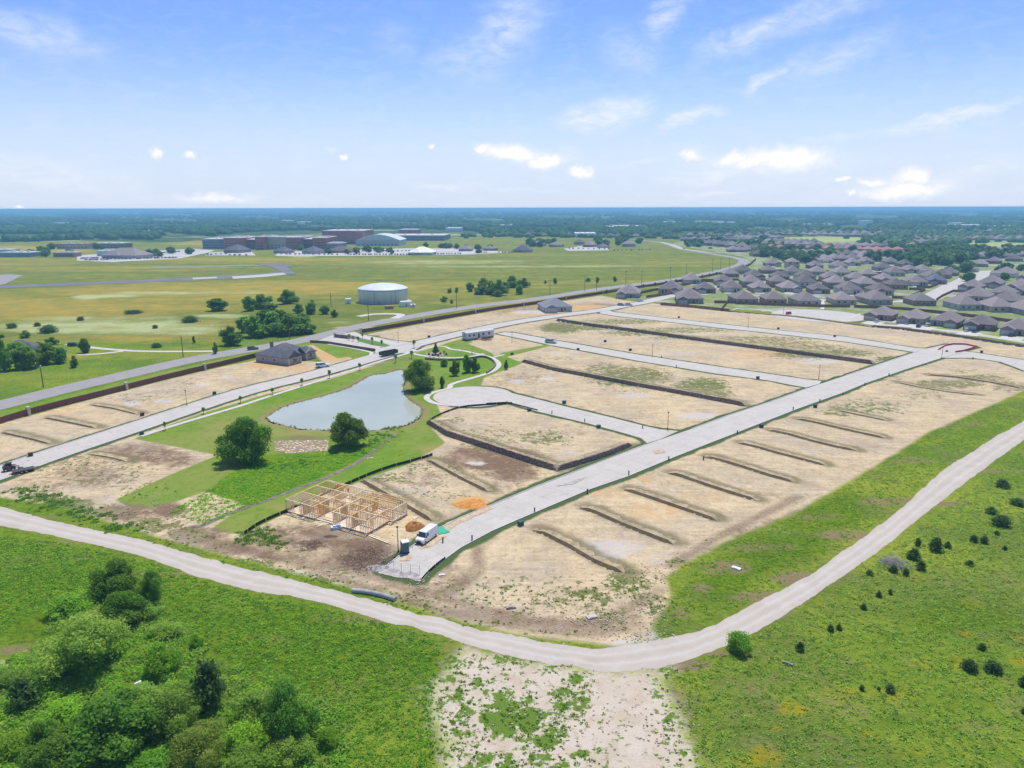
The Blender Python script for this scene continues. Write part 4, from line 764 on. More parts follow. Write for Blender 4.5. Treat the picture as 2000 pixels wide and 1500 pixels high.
rp = densify(PW, .9, True, .5, 9); rp = [(p.x, p.y, -.12) for p in rp if random.Random(int(p.x * 7 + p.y * 13)).random() < .62]
o = scatter_mounds('reeds', rp, np.array([rnd.uniform(.2, .6) for _ in rp]), 22, .11, LF['oak'], 44, 1.1); o['label'] = 'ragged reeds and weeds round the pond edge'
rk = []; rr_ = random.Random(61)
for (x, y, rx, ry, n_) in [(1270, 1190, 40, 40, 260), (1180, 1210, 90, 26, 260), (1050, 1190, 120, 30, 200), (1280, 1120, 30, 20, 120), (1250, 1245, 80, 12, 160), (330, 1010, 60, 16, 120), (300, 975, 60, 16, 120), (830, 1140, 60, 14, 120), (1100, 1400, 200, 70, 300), (1290, 1420, 40, 60, 100), (640, 1120, 60, 12, 60), (1010, 1255, 90, 6, 80), (700, 1060, 60, 30, 100)]:
    for _ in range(n_ // 2):
        p = W(x + rr_.gauss(0, .6) * rx, y + rr_.gauss(0, .6) * ry)
        if not inpoly(p.x, p.y, GRAVP_): rk.append((p.x, p.y, gz(p.x, p.y)))
# ------------------------------------------------------------------ far woodland (one mass) and trees one can tell apart
ICO = bmesh.new(); bmesh.ops.create_icosphere(ICO, subdivisions=2, radius=1); IV = np.array([v.co[:] for v in ICO.verts]); IF = np.array([[v.index for v in f.verts] for f in ICO.faces])
def domes(name, C_, R_, H_, mat, seed, rough=.22):
    rg = np.random.default_rng(seed); n = len(C_); k = len(IV); co = np.repeat(IV[None], n, 0) * (1 + rg.normal(0, rough, (n, k, 1)))
    co[..., 2] = np.clip(co[..., 2], -.25, 2); ang = rg.uniform(0, 6.28, n); ca, sa = np.cos(ang)[:, None], np.sin(ang)[:, None]
    x = co[..., 0] * ca - co[..., 1] * sa; y = co[..., 0] * sa + co[..., 1] * ca
    co = np.stack([x * R_[:, None] + C_[:, 0:1], y * R_[:, None] + C_[:, 1:2], (co[..., 2] + .25) * H_[:, None] * .8], -1).reshape(-1, 3)
    F = (IF[None] + (np.arange(n) * k)[:, None, None]).reshape(-1, 3)
    me = bpy.data.meshes.new(name); me.vertices.add(len(co)); me.vertices.foreach_set('co', co.astype(np.float32).ravel()); me.loops.add(F.size); me.loops.foreach_set('vertex_index', F.ravel().astype(np.int32))
    me.polygons.add(len(F)); me.polygons.foreach_set('loop_start', np.arange(0, F.size, 3, dtype=np.int32)); me.update()
    at = me.attributes.new('tint', 'FLOAT', 'POINT'); at.data.foreach_set('value', np.repeat(rg.random(n), k).astype(np.float32)); me.materials.append(mat); o = link(name, me); return o
o = domes('rubble', np.array([c[:2] for c in rk]), np.array([rr_.uniform(.05, .16) for _ in rk]), np.array([rr_.uniform(.06, .18) for _ in rk]), simple('limestone_bits', (.50, .42, .32), .95, var=.35, scale=.5, obj=False), 62, .3); o['kind'] = 'stuff'; o['label'] = 'scattered pale stones on the churned soil and chalk'
CLEAR = [(1100,424,120,1.6),(700,420,160,1.2),(1500,420,200,1.6),(1750,428,120,1.8),(1950,424,100,1.4),(250,428,80,1.2),(1350,432,70,1.6),(850,428,50,1),(1620,434,60,1.6),(1590, 464, 110, 7), (1930, 482, 110, 12), (1540, 470, 120, 8), (300, 441, 90, 2.5), (60, 463, 110, 6), (480, 441, 60, 2), (640, 434, 30, 2), (1230, 446, 60, 3), (330, 421, 40, 2), (360, 470, 60, 12), (230, 480, 200, 12), (600, 475, 220, 24), (780, 470, 200, 22), (1050, 478, 200, 14), (1280, 482, 140, 14), (1500, 447, 60, 2.5), (1700, 441, 60, 2.5), (950, 474, 60, 10), (900, 447, 50, 1.5), (1420, 470, 110, 10), (1600, 480, 200, 10), (1900, 446, 80, 1.5), (50, 455, 10, 1)]
def clear(x, y): return any(((x - a) / rx) ** 2 + ((y - b_) / ry) ** 2 < 1 for a, b_, rx, ry in CLEAR)
r = random.Random(77); cs = []; rs = []; hs = []
while len(cs) < 9500:
    x = r.uniform(-500, 2500); y = 410.5 + 62 * r.random() ** 1.25
    if clear(x, y) or (y > 452 and 1330 < x) or (y > 462 and x > 480 and r.random() < .9) or math.sin(x * .011 + y * .3) + math.sin(x * .031 - y * .21) > 1.05: continue
    p = W(x, y); d = p.length; cs.append((p.x, p.y)); rs.append(min(7.5 + d / 520 * r.uniform(.5, 1.4), 55) * r.uniform(.7, 1.2)); hs.append(r.uniform(7, 12) + min(d / 1400, 7))
o = domes('woodland', np.array(cs), np.array(rs), np.array(hs), LF['far'], 3); o['kind'] = 'stuff'; o['label'] = 'endless dark woodland running to the horizon'
def cluster(lbl, grp, spec, kind='far', seed=1, hm=(6, 10), order=False):
    r = random.Random(seed)
    if order:
        L = sorted([(x + r.gauss(0, .5) * rx, y + r.gauss(0, .5) * ry) for (x, y, rx, ry, n_) in spec for _ in range(n_)])
        for k, (x, y) in enumerate(L): p = W(x, y); root = PT[kind][k % 2]; h = r.uniform(*hm); s = h / 8 * r.uniform(.9, 1.25); tag(place(root, (p.x, p.y, 0), r.uniform(0, 6.28), (s, s, h / 8)), lbl + ', ' + nth(k, len(L)), 'tree', grp)
        return
    for (x, y, rx, ry, n_) in spec:
        for _ in range(n_):
            a, q_ = r.gauss(0, .5), r.gauss(0, .5); p = W(x + a * rx, y + q_ * ry); root = PT[kind][r.randrange(2)]; h = r.uniform(*hm); s = h / 8 * r.uniform(.9, 1.25)
            tag(place(root, (p.x, p.y, 0), r.uniform(0, 6.28), (s, s, h / 8)), lbl, 'tree', grp)
cluster('dark tree in the dense grove behind the blue-roofed house', 'dense grove behind the blue-roofed house', [(1815, 512, 60, 8, 26), (1790, 503, 60, 6, 12), (1850, 500, 40, 8, 10), (1700, 508, 20, 6, 5)], seed=1, hm=(8, 12))
cluster('dark tree in the belt of trees below the pale field on the right', 'tree belt below the right-hand pale field', [(1870, 496, 50, 6, 14), (1930, 500, 60, 8, 16), (1990, 500, 30, 10, 8), (1840, 488, 60, 5, 10)], seed=2, hm=(8, 12))
cluster('tree by the houses along the right side street', 'trees along the right side street', [(1965, 528, 30, 8, 4), (1885, 530, 14, 6, 3), (1963, 548, 8, 3, 1), (1895, 552, 6, 3, 1), (1833, 552, 4, 2, 1), (1760, 510, 20, 5, 4), (1858, 540, 10, 4, 2)], seed=3, hm=(6, 9), order=True)
cluster('dark tree in the row behind the two-storey house', 'trees behind the two-storey house', [(1492, 500, 30, 5, 9), (1530, 508, 30, 7, 12), (1575, 512, 20, 7, 8), (1480, 494, 30, 3, 4)], seed=4, hm=(8, 11))
cluster('tree by the road bend', 'trees where the road bends away', [(1352, 482, 20, 6, 7), (1405, 475, 20, 5, 5), (1455, 478, 30, 5, 6), (1500, 475, 20, 4, 3)], seed=5, hm=(7, 11), order=True)
cluster('tree among the red roofs and rooftops just behind', 'trees among the distant rooftops', [(1600, 492, 90, 6, 9), (1680, 478, 40, 8, 6), (1740, 478, 60, 5, 8), (1760, 485, 60, 6, 8), (1640, 500, 40, 4, 5)], seed=6, hm=(7, 11), order=True)
cluster('dark tree by the houses past the open field', 'trees by the houses beyond the field', [(1075, 476, 12, 5, 5), (1180, 478, 14, 4, 5), (1215, 474, 24, 6, 9), (1250, 474, 10, 3, 3), (1055, 480, 20, 4, 5), (1165, 472, 10, 3, 3)], seed=7, hm=(7, 11), order=True)
cluster('tree by the left-hand sheds and car park', 'trees by the left-hand sheds', [(85, 495, 16, 5, 7), (55, 498, 10, 3, 3), (135, 495, 8, 3, 3), (105, 485, 8, 3, 3), (235, 485, 30, 4, 6), (195, 484, 10, 4, 2), (300, 500, 20, 3, 4), (350, 495, 20, 3, 3)], seed=8, hm=(6, 9), order=True)
cluster('tree in the gym and school car parks', 'trees in the car parks in front of the gym', [(740, 492, 40, 5, 10), (690, 494, 20, 4, 4), (590, 487, 20, 2, 3), (640, 493, 12, 3, 3), (870, 485, 40, 4, 7), (480, 492, 8, 2, 2), (940, 488, 30, 4, 6)], seed=9, hm=(5, 8), order=True)
cs = []; r = random.Random(12)
for (x, y, rx, ry, n_) in [(1740, 465, 70, 7, 60), (1800, 460, 90, 7, 80), (1900, 462, 90, 6, 70), (1960, 455, 60, 4, 40), (1850, 475, 70, 5, 40), (1530, 458, 80, 3, 20), (1450, 458, 100, 4, 40), (1390, 465, 60, 4, 20), (1310, 466, 40, 3, 12), (1000, 462, 110, 3, 40), (1150, 464, 70, 2, 24), (1280, 459, 60, 3, 24), (1600, 452, 200, 2, 60), (1850, 450, 200, 3, 90)]:
    for _ in range(n_): p = W(x + r.gauss(0, .5) * rx, y + r.gauss(0, .5) * ry); cs.append((p.x, p.y))
for _ in range(300):
    x, y = r.uniform(1400, 2080), 453 + 30 * r.random() ** 1.3; q_ = W(x, y)
    if not (((x - 1600) / 135) ** 2 + ((y - 471) / 11) ** 2 < 1 or ((x - 1935) / 105) ** 2 + ((y - 487) / 13) ** 2 < 1): cs.append((q_.x, q_.y))
o = domes('woodland', np.array(cs), np.array([r.uniform(4, 7.5) for _ in cs]), np.array([r.uniform(6, 9) for _ in cs]), LF['far'], 4); o['kind'] = 'stuff'; o['label'] = 'belt of trees between the far rooftops and the woodland'
# ------------------------------------------------------------------ houses
def shingle(name, col, ro=.25):
    q, b = pbr(name); ob = q.n('ShaderNodeTexCoord').outputs['Object']; n1 = q.noise(3.5, 4, .7, ob); n2 = q.noise(.5, 3, .6, ob); oi = q.n('ShaderNodeObjectInfo').outputs['Random']
    c = q.mix(q.mr(n1, .3, .7), tuple(x * .72 for x in col), tuple(x * 1.25 for x in col)); c = q.mix(q.m('MULTIPLY', q.mr(n2, .4, .7), .3), c, (.3, .27, .26))
    c = q.n('ShaderNodeHueSaturation', Value=q.mr(oi, 0, 1, 1 - ro, 1 + ro), Color=c).outputs[0]; q.put(b.inputs['Base Color'], c); b.inputs['Roughness'].default_value = .95
    sz = q.n('ShaderNodeSeparateXYZ', Vector=ob).outputs[2]; lap = q.m('FRACT', q.m('MULTIPLY', sz, 6.0)); q.put(b.inputs['Normal'], q.n('ShaderNodeBump', Strength=.35, Distance=.03, Height=lap).outputs[0]); return MT[name]
RF = shingle('grey_shingle', (.21, .175, .17), .35); RF2 = shingle('slate_shingle', (.085, .09, .115), .1); RF3 = shingle('tile_red', (.36, .15, .11)); RF4 = shingle('blue_roof', (.10, .12, .19), .1)
WL = [simple('tan_brick', (.56, .45, .35), .9, var=.22, scale=3, rnd_obj=.5), simple('grey_brick', (.42, .38, .36), .9, var=.25, scale=3, rnd_obj=.4), simple('red_brick', (.44, .25, .2), .9, var=.25, scale=3, rnd_obj=.4), simple('pale_siding', (.64, .62, .58), .8, var=.08, rnd_obj=.3)]
GLS = simple('window_glass', (.05, .07, .09), .08, var=.3, spec=.8); TRIM = simple('white_trim', (.75, .73, .70), .6, var=.05); DOORM = simple('front_door', (.07, .045, .04), .5); GDR = simple('garage_door_paint', (.55, .52, .48), .6, var=.06)
BRN = simple('stained_fence', (.20, .068, .05), .85, var=.35, scale=2.5, obj=False); BRN2 = simple('cedar_fence', (.27, .14, .10), .9, var=.35, scale=1.2, obj=False); WHT = simple('white_paint', (.82, .82, .80), .5, var=.03); STONE = simple('pale_stone', (.55, .47, .38), .9, var=.3, scale=3)
def hip(m, x0, y0, x1, y1, z, h, ov=.5, gable=None, mi=0, th=.2):
    x0 -= ov; x1 += ov; y0 -= ov; y1 += ov; w_, d_ = x1 - x0, y1 - y0; cx, cy = (x0 + x1) / 2, (y0 + y1) / 2
    if w_ >= d_: a = (x0 + d_ / 2 * (.05 if gable else 1), cy); b_ = (x1 - d_ / 2, cy)
    else: a = (cx, y0 + w_ / 2 * (.06 if gable else 1)); b_ = (cx, y1 - w_ / 2)
    vs = [(x0, y0, z), (x1, y0, z), (x1, y1, z), (x0, y1, z), (*a, z + h), (*b_, z + h)] + [(x0, y0, z - th), (x1, y0, z - th), (x1, y1, z - th), (x0, y1, z - th)]
    fs = ([(0, 1, 5, 4), (1, 2, 5), (2, 3, 4, 5), (3, 0, 4)] if w_ >= d_ else [(0, 1, 4), (1, 2, 5, 4), (2, 3, 5), (3, 0, 4, 5)])
    m.add(vs, fs + [(6, 7, 1, 0), (7, 8, 2, 1), (8, 9, 3, 2), (9, 6, 0, 3), (9, 8, 7, 6)], mi)
def window(root, x, y, z, w_, h, side, mats=None):
    """side: f(-y) b(+y) l(-x) r(+x)"""
    m = MB(); g = MB()
    if side in 'fb':
        s = -1 if side == 'f' else 1; m.box(x - w_ / 2 - .1, min(y, y + s * .06), z - .1, x + w_ / 2 + .1, max(y, y + s * .06), z + h + .1); g.box(x - w_ / 2, min(y + s * .062, y + s * .09), z, x + w_ / 2, max(y + s * .062, y + s * .09), z + h)
    else:
        s = -1 if side == 'l' else 1; m.box(min(x, x + s * .06), y - w_ / 2 - .1, z - .1, max(x, x + s * .06), y + w_ / 2 + .1, z + h + .1); g.box(min(x + s * .062, x + s * .09), y - w_ / 2, z, max(x + s * .062, x + s * .09), y + w_ / 2, z + h)
    o = m.build('window', TRIM, root); g.build('pane', GLS, o)
def make_house(w_, d_, wing, wall, roof, rh=3.1, wh=2.8, two=False, seed=0, porch=True):
    """front towards -y; wing = (x0, x1, depth) garage projecting from the front"""
    root = empty('brick_house', (0, 0, 0)); x0, x1, y0, y1 = -w_ / 2, w_ / 2, -d_ / 2, d_ / 2; H = wh * (1.95 if two else 1)
    m = MB(); m.box(x0, y0, 0, x1, y1, H)
    if wing: m.box(wing[0], y0 - wing[2], 0, wing[1], y0 - .004, wh)
    m.build('wall', wall, root); m = MB(); hip(m, x0, y0, x1, y1, H + .2, rh)
    if wing: ww = wing[1] - wing[0]; hip(m, wing[0], y0 - wing[2], wing[1], y0 + ww * .55, wh + .195, ww * .27, gable=True)
    rf = m.build('roof', roof, root); mv = MB(); mv.tube([(w_ * .15, d_ * .2, H + rh * .55), (w_ * .15, d_ * .2, H + rh * .75)], .09, 6); mv.tube([(-w_ * .2, d_ * .1, H + rh * .5), (-w_ * .2, d_ * .1, H + rh * .72)], .07, 6); mv.build('roof_vent', TRIM, rf)
    if wing:
        gx = (wing[0] + wing[1]) / 2; MB().box(gx - 2.4, y0 - wing[2] - .05, .02, gx + 2.4, y0 - wing[2], 2.2).build('garage_door', GDR, root)
        ox = (wing[1] + x1) / 2 if wing[0] < -w_ / 4 else (x0 + wing[0]) / 2
        MB().box(ox - 1.6, y0 - .06, .02, ox - .6, y0, 2.15).build('door', DOORM, root); window(root, ox + .8, y0, .9, 1.4, 1.4, 'f')
    for fx in (-.3, .05, .32): window(root, fx * w_, y1, .9, 1.5 if fx else 2.2, 1.3, 'b')
    window(root, x0, d_ * .2, 1.0, 1.0, 1.1, 'l'); window(root, x1, -d_ * .1, 1.0, 1.0, 1.1, 'r'); window(root, x1, d_ * .3, 1.0, 1.0, 1.1, 'r')
    if two:
        for fx in (-.28, .28): window(root, fx * w_, y1, wh + 1.0, 1.5, 1.3, 'b'); window(root, fx * w_, y0, wh + 1.0, 1.5, 1.3, 'f')
    root['d'] = (w_, d_); return root
def far_house(w_, d_, wall, roof, rh):
    root = empty('distant_house', (0, 0, 0)); m = MB(); m.box(-w_ / 2, -d_ / 2, 0, w_ / 2, d_ / 2, 2.9).build('wall', wall, root)
    m = MB(); hip(m, -w_ / 2, -d_ / 2, w_ / 2, d_ / 2, 3.1, rh); hip(m, -w_ * .4, -d_ * .62, w_ * .05, -d_ * .2, 3.095, rh * .6); m.build('roof', roof, root); root['d'] = (w_, d_); return root
HP = [make_house(12.4, 15.5, (-5.9, -.3, 3.5), WL[0], RF, 4.2), make_house(12.8, 16.5, (.4, 6.1, 3.0), WL[1], RF, 4.4), make_house(12, 14.5, (-5.7, -.1, 4.5), WL[2], RF, 4.0), make_house(12.6, 17, (-6.0, -.4, 2.5), WL[3], RF, 4.3),
      make_house(9.5, 12, (-4.7, .6, 2.5), WL[0], RF, 2.9, two=True)]
HL = [make_house(15, 22, (-7.2, -1.2, 4), WL[1], RF, 4.9), make_house(16, 21, (1, 7.3, 4), WL[0], RF, 5.1)]
HF = [far_house(15, 17, WL[1], RF, 4.6), far_house(14, 19, WL[2], RF, 4.8), far_house(16, 16, WL[0], RF, 4.8)]
HR = [far_house(15, 16, WL[0], RF3, 4.0)]; HB = [make_house(13, 16, (-6, 0, 3), WL[2], RF4, 4.8)]
ORD = ['leftmost', 'second', 'third', 'fourth', 'fifth', 'sixth', 'seventh', 'eighth', 'ninth', 'tenth', 'eleventh', 'twelfth', 'thirteenth', 'fourteenth']
hc = [0]; dc = [0]
def house(x, y, azd, label, group=None, protos=None, s=1.0, i=None, cat='house'):
    hc[0] += 1; r = random.Random(hc[0] * 7); L = protos or HP[:4]; root = L[hc[0] % len(L) if i is None else i]; p = W(x, y)
    s = s * (1.1 if L is HP[:4] or protos is None else 1.0); sx = s * r.uniform(.96, 1.04) * (1 if r.random() < .5 else 1)
    if protos is None and azd < 90:
        a_ = math.radians(azd); fx, fy = -math.sin(a_), -math.cos(a_); rx, ry = math.cos(a_), -math.sin(a_); dc[0] += 1
        sheet('driveway', [Vector((p.x + fx * u - rx * 3.2 + rx * v, p.y + fy * u - ry * 3.2 + ry * v)) for u, v in ((10.5, -2.9), (19, -3.4), (19, 3.4), (10.5, 2.9))], .1 + .004 * (dc[0] % 20), PAVE)
    return tag(place(root, (p.x, p.y, 0), -math.radians(azd), (sx, s * r.uniform(.95, 1.05), s * r.uniform(.94, 1.06))), label, cat, group)
def row(desc, pts, azd, protos=None, s=1.0, group=None, jit=3):
    n_ = len(pts)
    for k, (x, y) in enumerate(pts):
        od = 'leftmost' if k == 0 else ('rightmost' if k == n_ - 1 else ORD[k] + ' from the left')
        house(x, y, azd + random.Random(x).uniform(-jit, jit), f'grey-roofed house, {od} {desc}', group, protos, s)
# azd: compass turn of the front; 190 = front away from the viewer
row('in the row backing onto the green strip', [(1451, 590), (1509, 592), (1570, 594), (1642, 592), (1707, 592), (1795, 594), (1878, 602), (1943, 606), (2004, 612)], 182, group='houses backing onto the green strip')
row('in the second row back from the green strip', [(1376, 570), (1427, 568), (1482, 568), (1539, 568), (1597, 571), (1655, 572), (1716, 574)], 8, group='houses of the second row')
row('in the third row back from the green strip', [(1466, 556), (1517, 556), (1570, 557), (1629, 558), (1688, 560), (1747, 563)], 186, group='houses of the third row')
row('in the fourth row, behind the brown yard fences', [(1350, 552), (1412, 554), (1472, 545), (1521, 546), (1571, 545), (1620, 548), (1670, 549), (1725, 551), (1785, 556)], 8, group='houses of the fourth row')
row('in the fifth row below the two-storey house', [(1425, 540), (1450, 534), (1500, 533), (1547, 536), (1595, 536), (1642, 538), (1693, 541), (1744, 538), (1818, 546)], 186, group='houses of the fifth row')
row('in the sixth row beside the dark trees', [(1507, 519), (1590, 524), (1636, 524), (1664, 518), (1722, 528), (1775, 532)], 8, group='houses of the sixth row')
row('in the row facing the retaining wall', [(1722, 622), (1785, 628), (1850, 634), (1915, 641), (1985, 651)], 40, HP[:3], 1.02, group='houses facing the retaining wall')
row('in the pair of long low houses at the street end', [(1228, 578), (1310, 570)], 15, HL, 1.0); house(1345, 588, 10, 'long wide-roofed house behind the brown wall at the end of the far street', None, [HL[0]], 1.15)
row('in the block right of the wide side street', [(1905, 586), (1965, 596), (1935, 560), (1990, 567), (1962, 540), (2010, 548)], 45, group='houses right of the wide side street', s=1.15)
row('in the group beyond the wide side street', [(1853, 537), (1890, 530), (1912, 520), (1940, 514), (1980, 510), (1900, 505), (1838, 542)], 40, HF, group='houses beyond the wide side street')
row('beside the top of the wide side street', [(1898, 566), (1958, 578), (2004, 574)], 45, group='houses in the right-hand gap', s=1.0)
row('between the dark grove and the sixth row', [(1612, 513), (1690, 515), (1738, 516), (1765, 520), (1800, 533)], 8, group='houses under the dark grove', s=.95)
house(1546, 524, 188, 'tan two-storey house standing above the lower roofs', None, [HP[4]], 1.25, cat='house'); house(1827, 553, 20, 'house with a dark blue roof by the corner of the wide side street', None, HB)
# far rows
def farrow(x0, y0, x1, y1, n_, lbl, grp, protos=None, az=10, s=1.05):
    for k in range(n_):
        f = k / max(1, n_ - 1); house(x0 + (x1 - x0) * f + rnd.uniform(-2, 2), y0 + (y1 - y0) * f + rnd.uniform(-.5, .5), az + rnd.uniform(-20, 20), lbl + ', ' + nth(k, n_), grp, protos or HF, s)
farrow(1505, 486, 1770, 492, 15, 'small house with a tiled red roof in the long red-roofed row', 'red-roofed row', HR)
farrow(1500, 474, 1590, 475, 8, 'distant grey-roofed house just below the pale green field', 'grey roofs below the pale field')
farrow(1495, 479, 1600, 481, 8, 'distant grey-roofed house between the pale field and the red roofs', 'grey roofs above the red-roofed row')
farrow(1500, 459, 1725, 462, 17, 'far house with a mauve-grey roof above the pale green field', 'roofs above the pale field')
farrow(1510, 455, 1720, 457, 14, 'furthest of the mauve-grey roofs above the pale green field', 'furthest roofs above the pale field')
farrow(1375, 478, 1450, 484, 9, 'grey-roofed house in the cluster behind the bend of the road', 'cluster behind the road bend', s=1.2)
farrow(1340, 470, 1460, 470, 9, 'grey-roofed house in the row far behind the road bend', 'row far behind the road bend', s=1.1)
farrow(1030, 461, 1240, 463, 14, 'distant house in the strip beyond the open field', 'strip of houses beyond the field')
farrow(1600, 500, 1760, 500, 10, 'grey house in the gap between red roofs and the near rows', 'grey houses below the red roofs')
farrow(1590, 510, 1700, 508, 7, 'grey house just above the sixth row', 'grey houses above the sixth row')
farrow(1770, 468, 1990, 470, 12, 'grey roof showing among the trees left of the right-hand pale field', 'roofs among the right-hand trees')
farrow(1740, 455, 1990, 452, 10, 'faint roof in the far trees above the right-hand pale field', 'faint far roofs')
farrow(1430, 492, 1490, 488, 6, 'grey-roofed house between the road bend and the red roofs', 'houses between the bend and the red roofs')
farrow(1480, 500, 1600, 498, 9, 'grey house under the red-roofed row', 'houses under the red-roofed row')
farrow(1770, 498, 2010, 492, 12, 'roof among the trees below the right-hand pale field', 'roofs below the right-hand pale field')
farrow(1850, 508, 2010, 500, 10, 'roof behind the upper end of the wide side street', 'roofs behind the wide side street')
farrow(1600, 484, 1800, 482, 12, 'grey roof just above the red-roofed row', 'roofs just above the red-roofed row')
farrow(1440, 466, 1520, 466, 8, 'roof left of the pale green field', 'roofs left of the pale green field')
farrow(1730, 476, 1830, 474, 8, 'roof right of the pale green field', 'roofs right of the pale green field')
farrow(1830, 468, 2010, 466, 11, 'roof in the trees above the right-hand pale field', 'roofs in the trees above the right pale field')
farrow(1440, 450, 1720, 450, 14, 'tiny roof in the haze above the mauve-grey roofs', 'tiny roofs in the haze')
farrow(1350, 462, 1500, 462, 9, 'roof in the distant strip right of the field houses', 'distant strip of roofs')
for k, (x, y, s) in enumerate([(910, 490, 1.0), (958, 489, .9), (1087, 482, 1.0), (1132, 477, 1.1), (1152, 482, 1.0), (1178, 484, .8), (1228, 481, 1.25), (1050, 481, 1.1)]):
    house(x, y, 10 + 20 * (k % 3), f"dark-roofed house, {ORD[k] + ' from the left' if k else 'leftmost'} along the far edge of the open field", 'houses along the far edge of the field', [HF[k % 3]], s * 1.1)
house(1021, 492, 10, 'large dark hip-roofed house, nearest on the far edge of the field', None, [far_house(26, 24, WL[1], RF2, 7.5)], 1.0)
for k, (x, y, s) in enumerate([(464, 493, 1.3), (555, 494, 1.0), (613, 495, 1.1)]): house(x, y, 20, f"{['left', 'middle', 'right'][k]} of three slate-roofed houses in front of the brick school", 'houses in front of the school', [far_house(20, 20, WL[1], RF2, 6)], s)
house(667, 493, 20, 'low brown-roofed building left of the gym car park', None, [far_house(34, 26, WL[2], shingle('brown_roof', (.20, .12, .11)), 6.5)], 1.0, cat='building')
house(250, 503, 15, 'wide brown-roofed building behind the left-hand car park', None, [far_house(44, 26, WL[1], shingle('taupe_roof', (.24, .20, .19)), 7)], 1.2, cat='building')
house(825, 497, 10, 'building with a bright white hip roof beside the car park', None, [far_house(28, 22, WL[3], simple('white_roof', (.85, .84, .82), .6), 6)], 1.15, cat='building')
# slate house on the left, finished grey house, house under roof
house(45, 700, 60, 'house with a slate blue roof half hidden by trees on the left', None, [make_house(15, 17, (-7, -1, 3), WL[0], RF2, 4.4)], 1.0)
def big_grey():
    root = empty('brick_house', (0, 0, 0)); m = MB(); m.box(-8.2, -7, 0, 8.2, 7, 3).box(-8.1, -10.2, 0, -1.6, -7.004, 3).box(2.6, -9, 0, 8.1, -7.004, 3); m.build('wall', WL[1], root)
    m = MB(); hip(m, -8.2, -7, 8.2, 7, 3.2, 4.0); hip(m, -8.1, -10.2, -1.6, -3.5, 3.195, 2.6, gable=True); hip(m, 2.6, -9, 8.1, -4, 3.19, 2.3, gable=True); rf = m.build('roof', RF2, root)
    MB().box(-3.4, 3, 5.5, -2.4, 4, 8.2).build('chimney', WL[1], rf)
    for gx, w_ in ((-4.85, 3.0), (5.35, 2.5)):
        yy = -10.26 if gx < 0 else -9.06; MB().add([(gx - w_, yy, 3.1), (gx + w_, yy, 3.1), (gx, yy, 5.3), (gx - w_, yy + .2, 3.1), (gx + w_, yy + .2, 3.1), (gx, yy + .2, 5.3)], [(0, 1, 2), (3, 5, 4), (0, 3, 4, 1), (1, 4, 5, 2), (2, 5, 3, 0)]).build('gable', STONE, root)
        MB().bar((gx - w_ - .2, yy - .1, 3.1), (gx, yy - .1, 5.5), .1, .3).bar((gx + w_ + .2, yy - .1, 3.1), (gx, yy - .1, 5.5), .1, .3).build('gable_trim', TRIM, root)
    MB().box(.2, -7.08, 0, 1.4, -7, 2.3).build('door', DOORM, root); window(root, -4.8, -10.2, .8, 2.2, 1.6, 'f'); window(root, 5.2, -9, .8, 1.8, 1.7, 'f')
    for y in (-3, 3): window(root, 8.2, y, 1, 1.2, 1.2, 'r'); window(root, -8.2, y, 1, 1.2, 1.2, 'l')
    for x in (-5, 0, 5): window(root, x, 7, .9, 1.8, 1.4, 'b')
    for x in (-8.0, -1.7, 2.7): MB().box(x - .3, -10.6 if x < 0 else -9.4, 0, x + .3, -10.21 if x < 0 else -9.01, 3).build('porch_column', STONE, root)
    return root
p = W(556, 702); g = big_grey(); tag(g, 'finished dark brick house with slate roof and pale gables beside the entrance lawn', 'house'); g.location = (p.x, p.y, 0); g.rotation_euler = (0, 0, math.radians(62)); g.scale = (1.02, 1.02, .95)
p = W(1083, 605); g = make_house(17, 18, (-8, -1.5, 4), simple('grey_wrap', (.46, .48, .47), .7), shingle('new_grey_roof', (.21, .23, .24), .05), 4.6); g.location = (p.x, p.y, 0); g.rotation_euler = (0, 0, math.radians(10)); tag(g, 'new grey house alone among brick rubble between the two roads', 'house'); USED.add(g.name)
# big far buildings
def flatwin(root, x0, x1, y, z0, n_, w_=2.0, h=1.6):
    for k in range(n_):
        x = x0 + (x1 - x0) * (k + .5) / n_; MB().box(x - w_ / 2, y - .08, z0, x + w_ / 2, y, z0 + h).build('window', GLS, root)
def big_building(x0, x1, yb, h, depth, wall, roofm, label, cat='building', arch=0, floors=1, nwin=8, name='school_building'):
    a, b_ = W(x0, yb), W(x1, yb); L = (b_ - a).length; root = empty(name, ((a.x + b_.x) / 2, (a.y + b_.y) / 2 + depth / 2, 0), math.atan2(b_.y - a.y, b_.x - a.x), label, cat)
    MB().box(-L / 2, -depth / 2, 0, L / 2, depth / 2, h).build('wall', wall, root); m = MB()
    if arch: m.extr([(-depth / 2 - .6, h)] and [(-L / 2 - 1, h + .01)] + [(-L / 2 + L * k / 16, h + .3 + arch * math.sin(math.pi * k / 16)) for k in range(17)] + [(L / 2 + 1, h + .01)], -depth / 2 - 1, depth / 2 + 1, axis='y')
    else: m.box(-L / 2 - .5, -depth / 2 - .5, h + .003, L / 2 + .5, depth / 2 + .5, h + 1.0)
    rf = m.build('roof', roofm, root)
    if not arch:
        for k in range(3): MB().box(-L * .3 + k * L * .25, -2, h + 1.003, -L * .3 + k * L * .25 + 5, 2, h + 2.4).build('roof_unit', TRIM, rf)
    for f in range(floors): flatwin(root, -L / 2 + 2, L / 2 - 2, -depth / 2, 1.2 + f * 3.8, nwin)
    return root
BR = simple('school_brick', (.42, .15, .12), .9, var=.25, scale=.15, obj=False); BG = simple('grey_cladding', (.20, .22, .27), .8, var=.2, scale=.1); PR = simple('pale_flat_roof', (.55, .52, .50), .8); TN = simple('tan_stucco', (.52, .42, .33), .9)
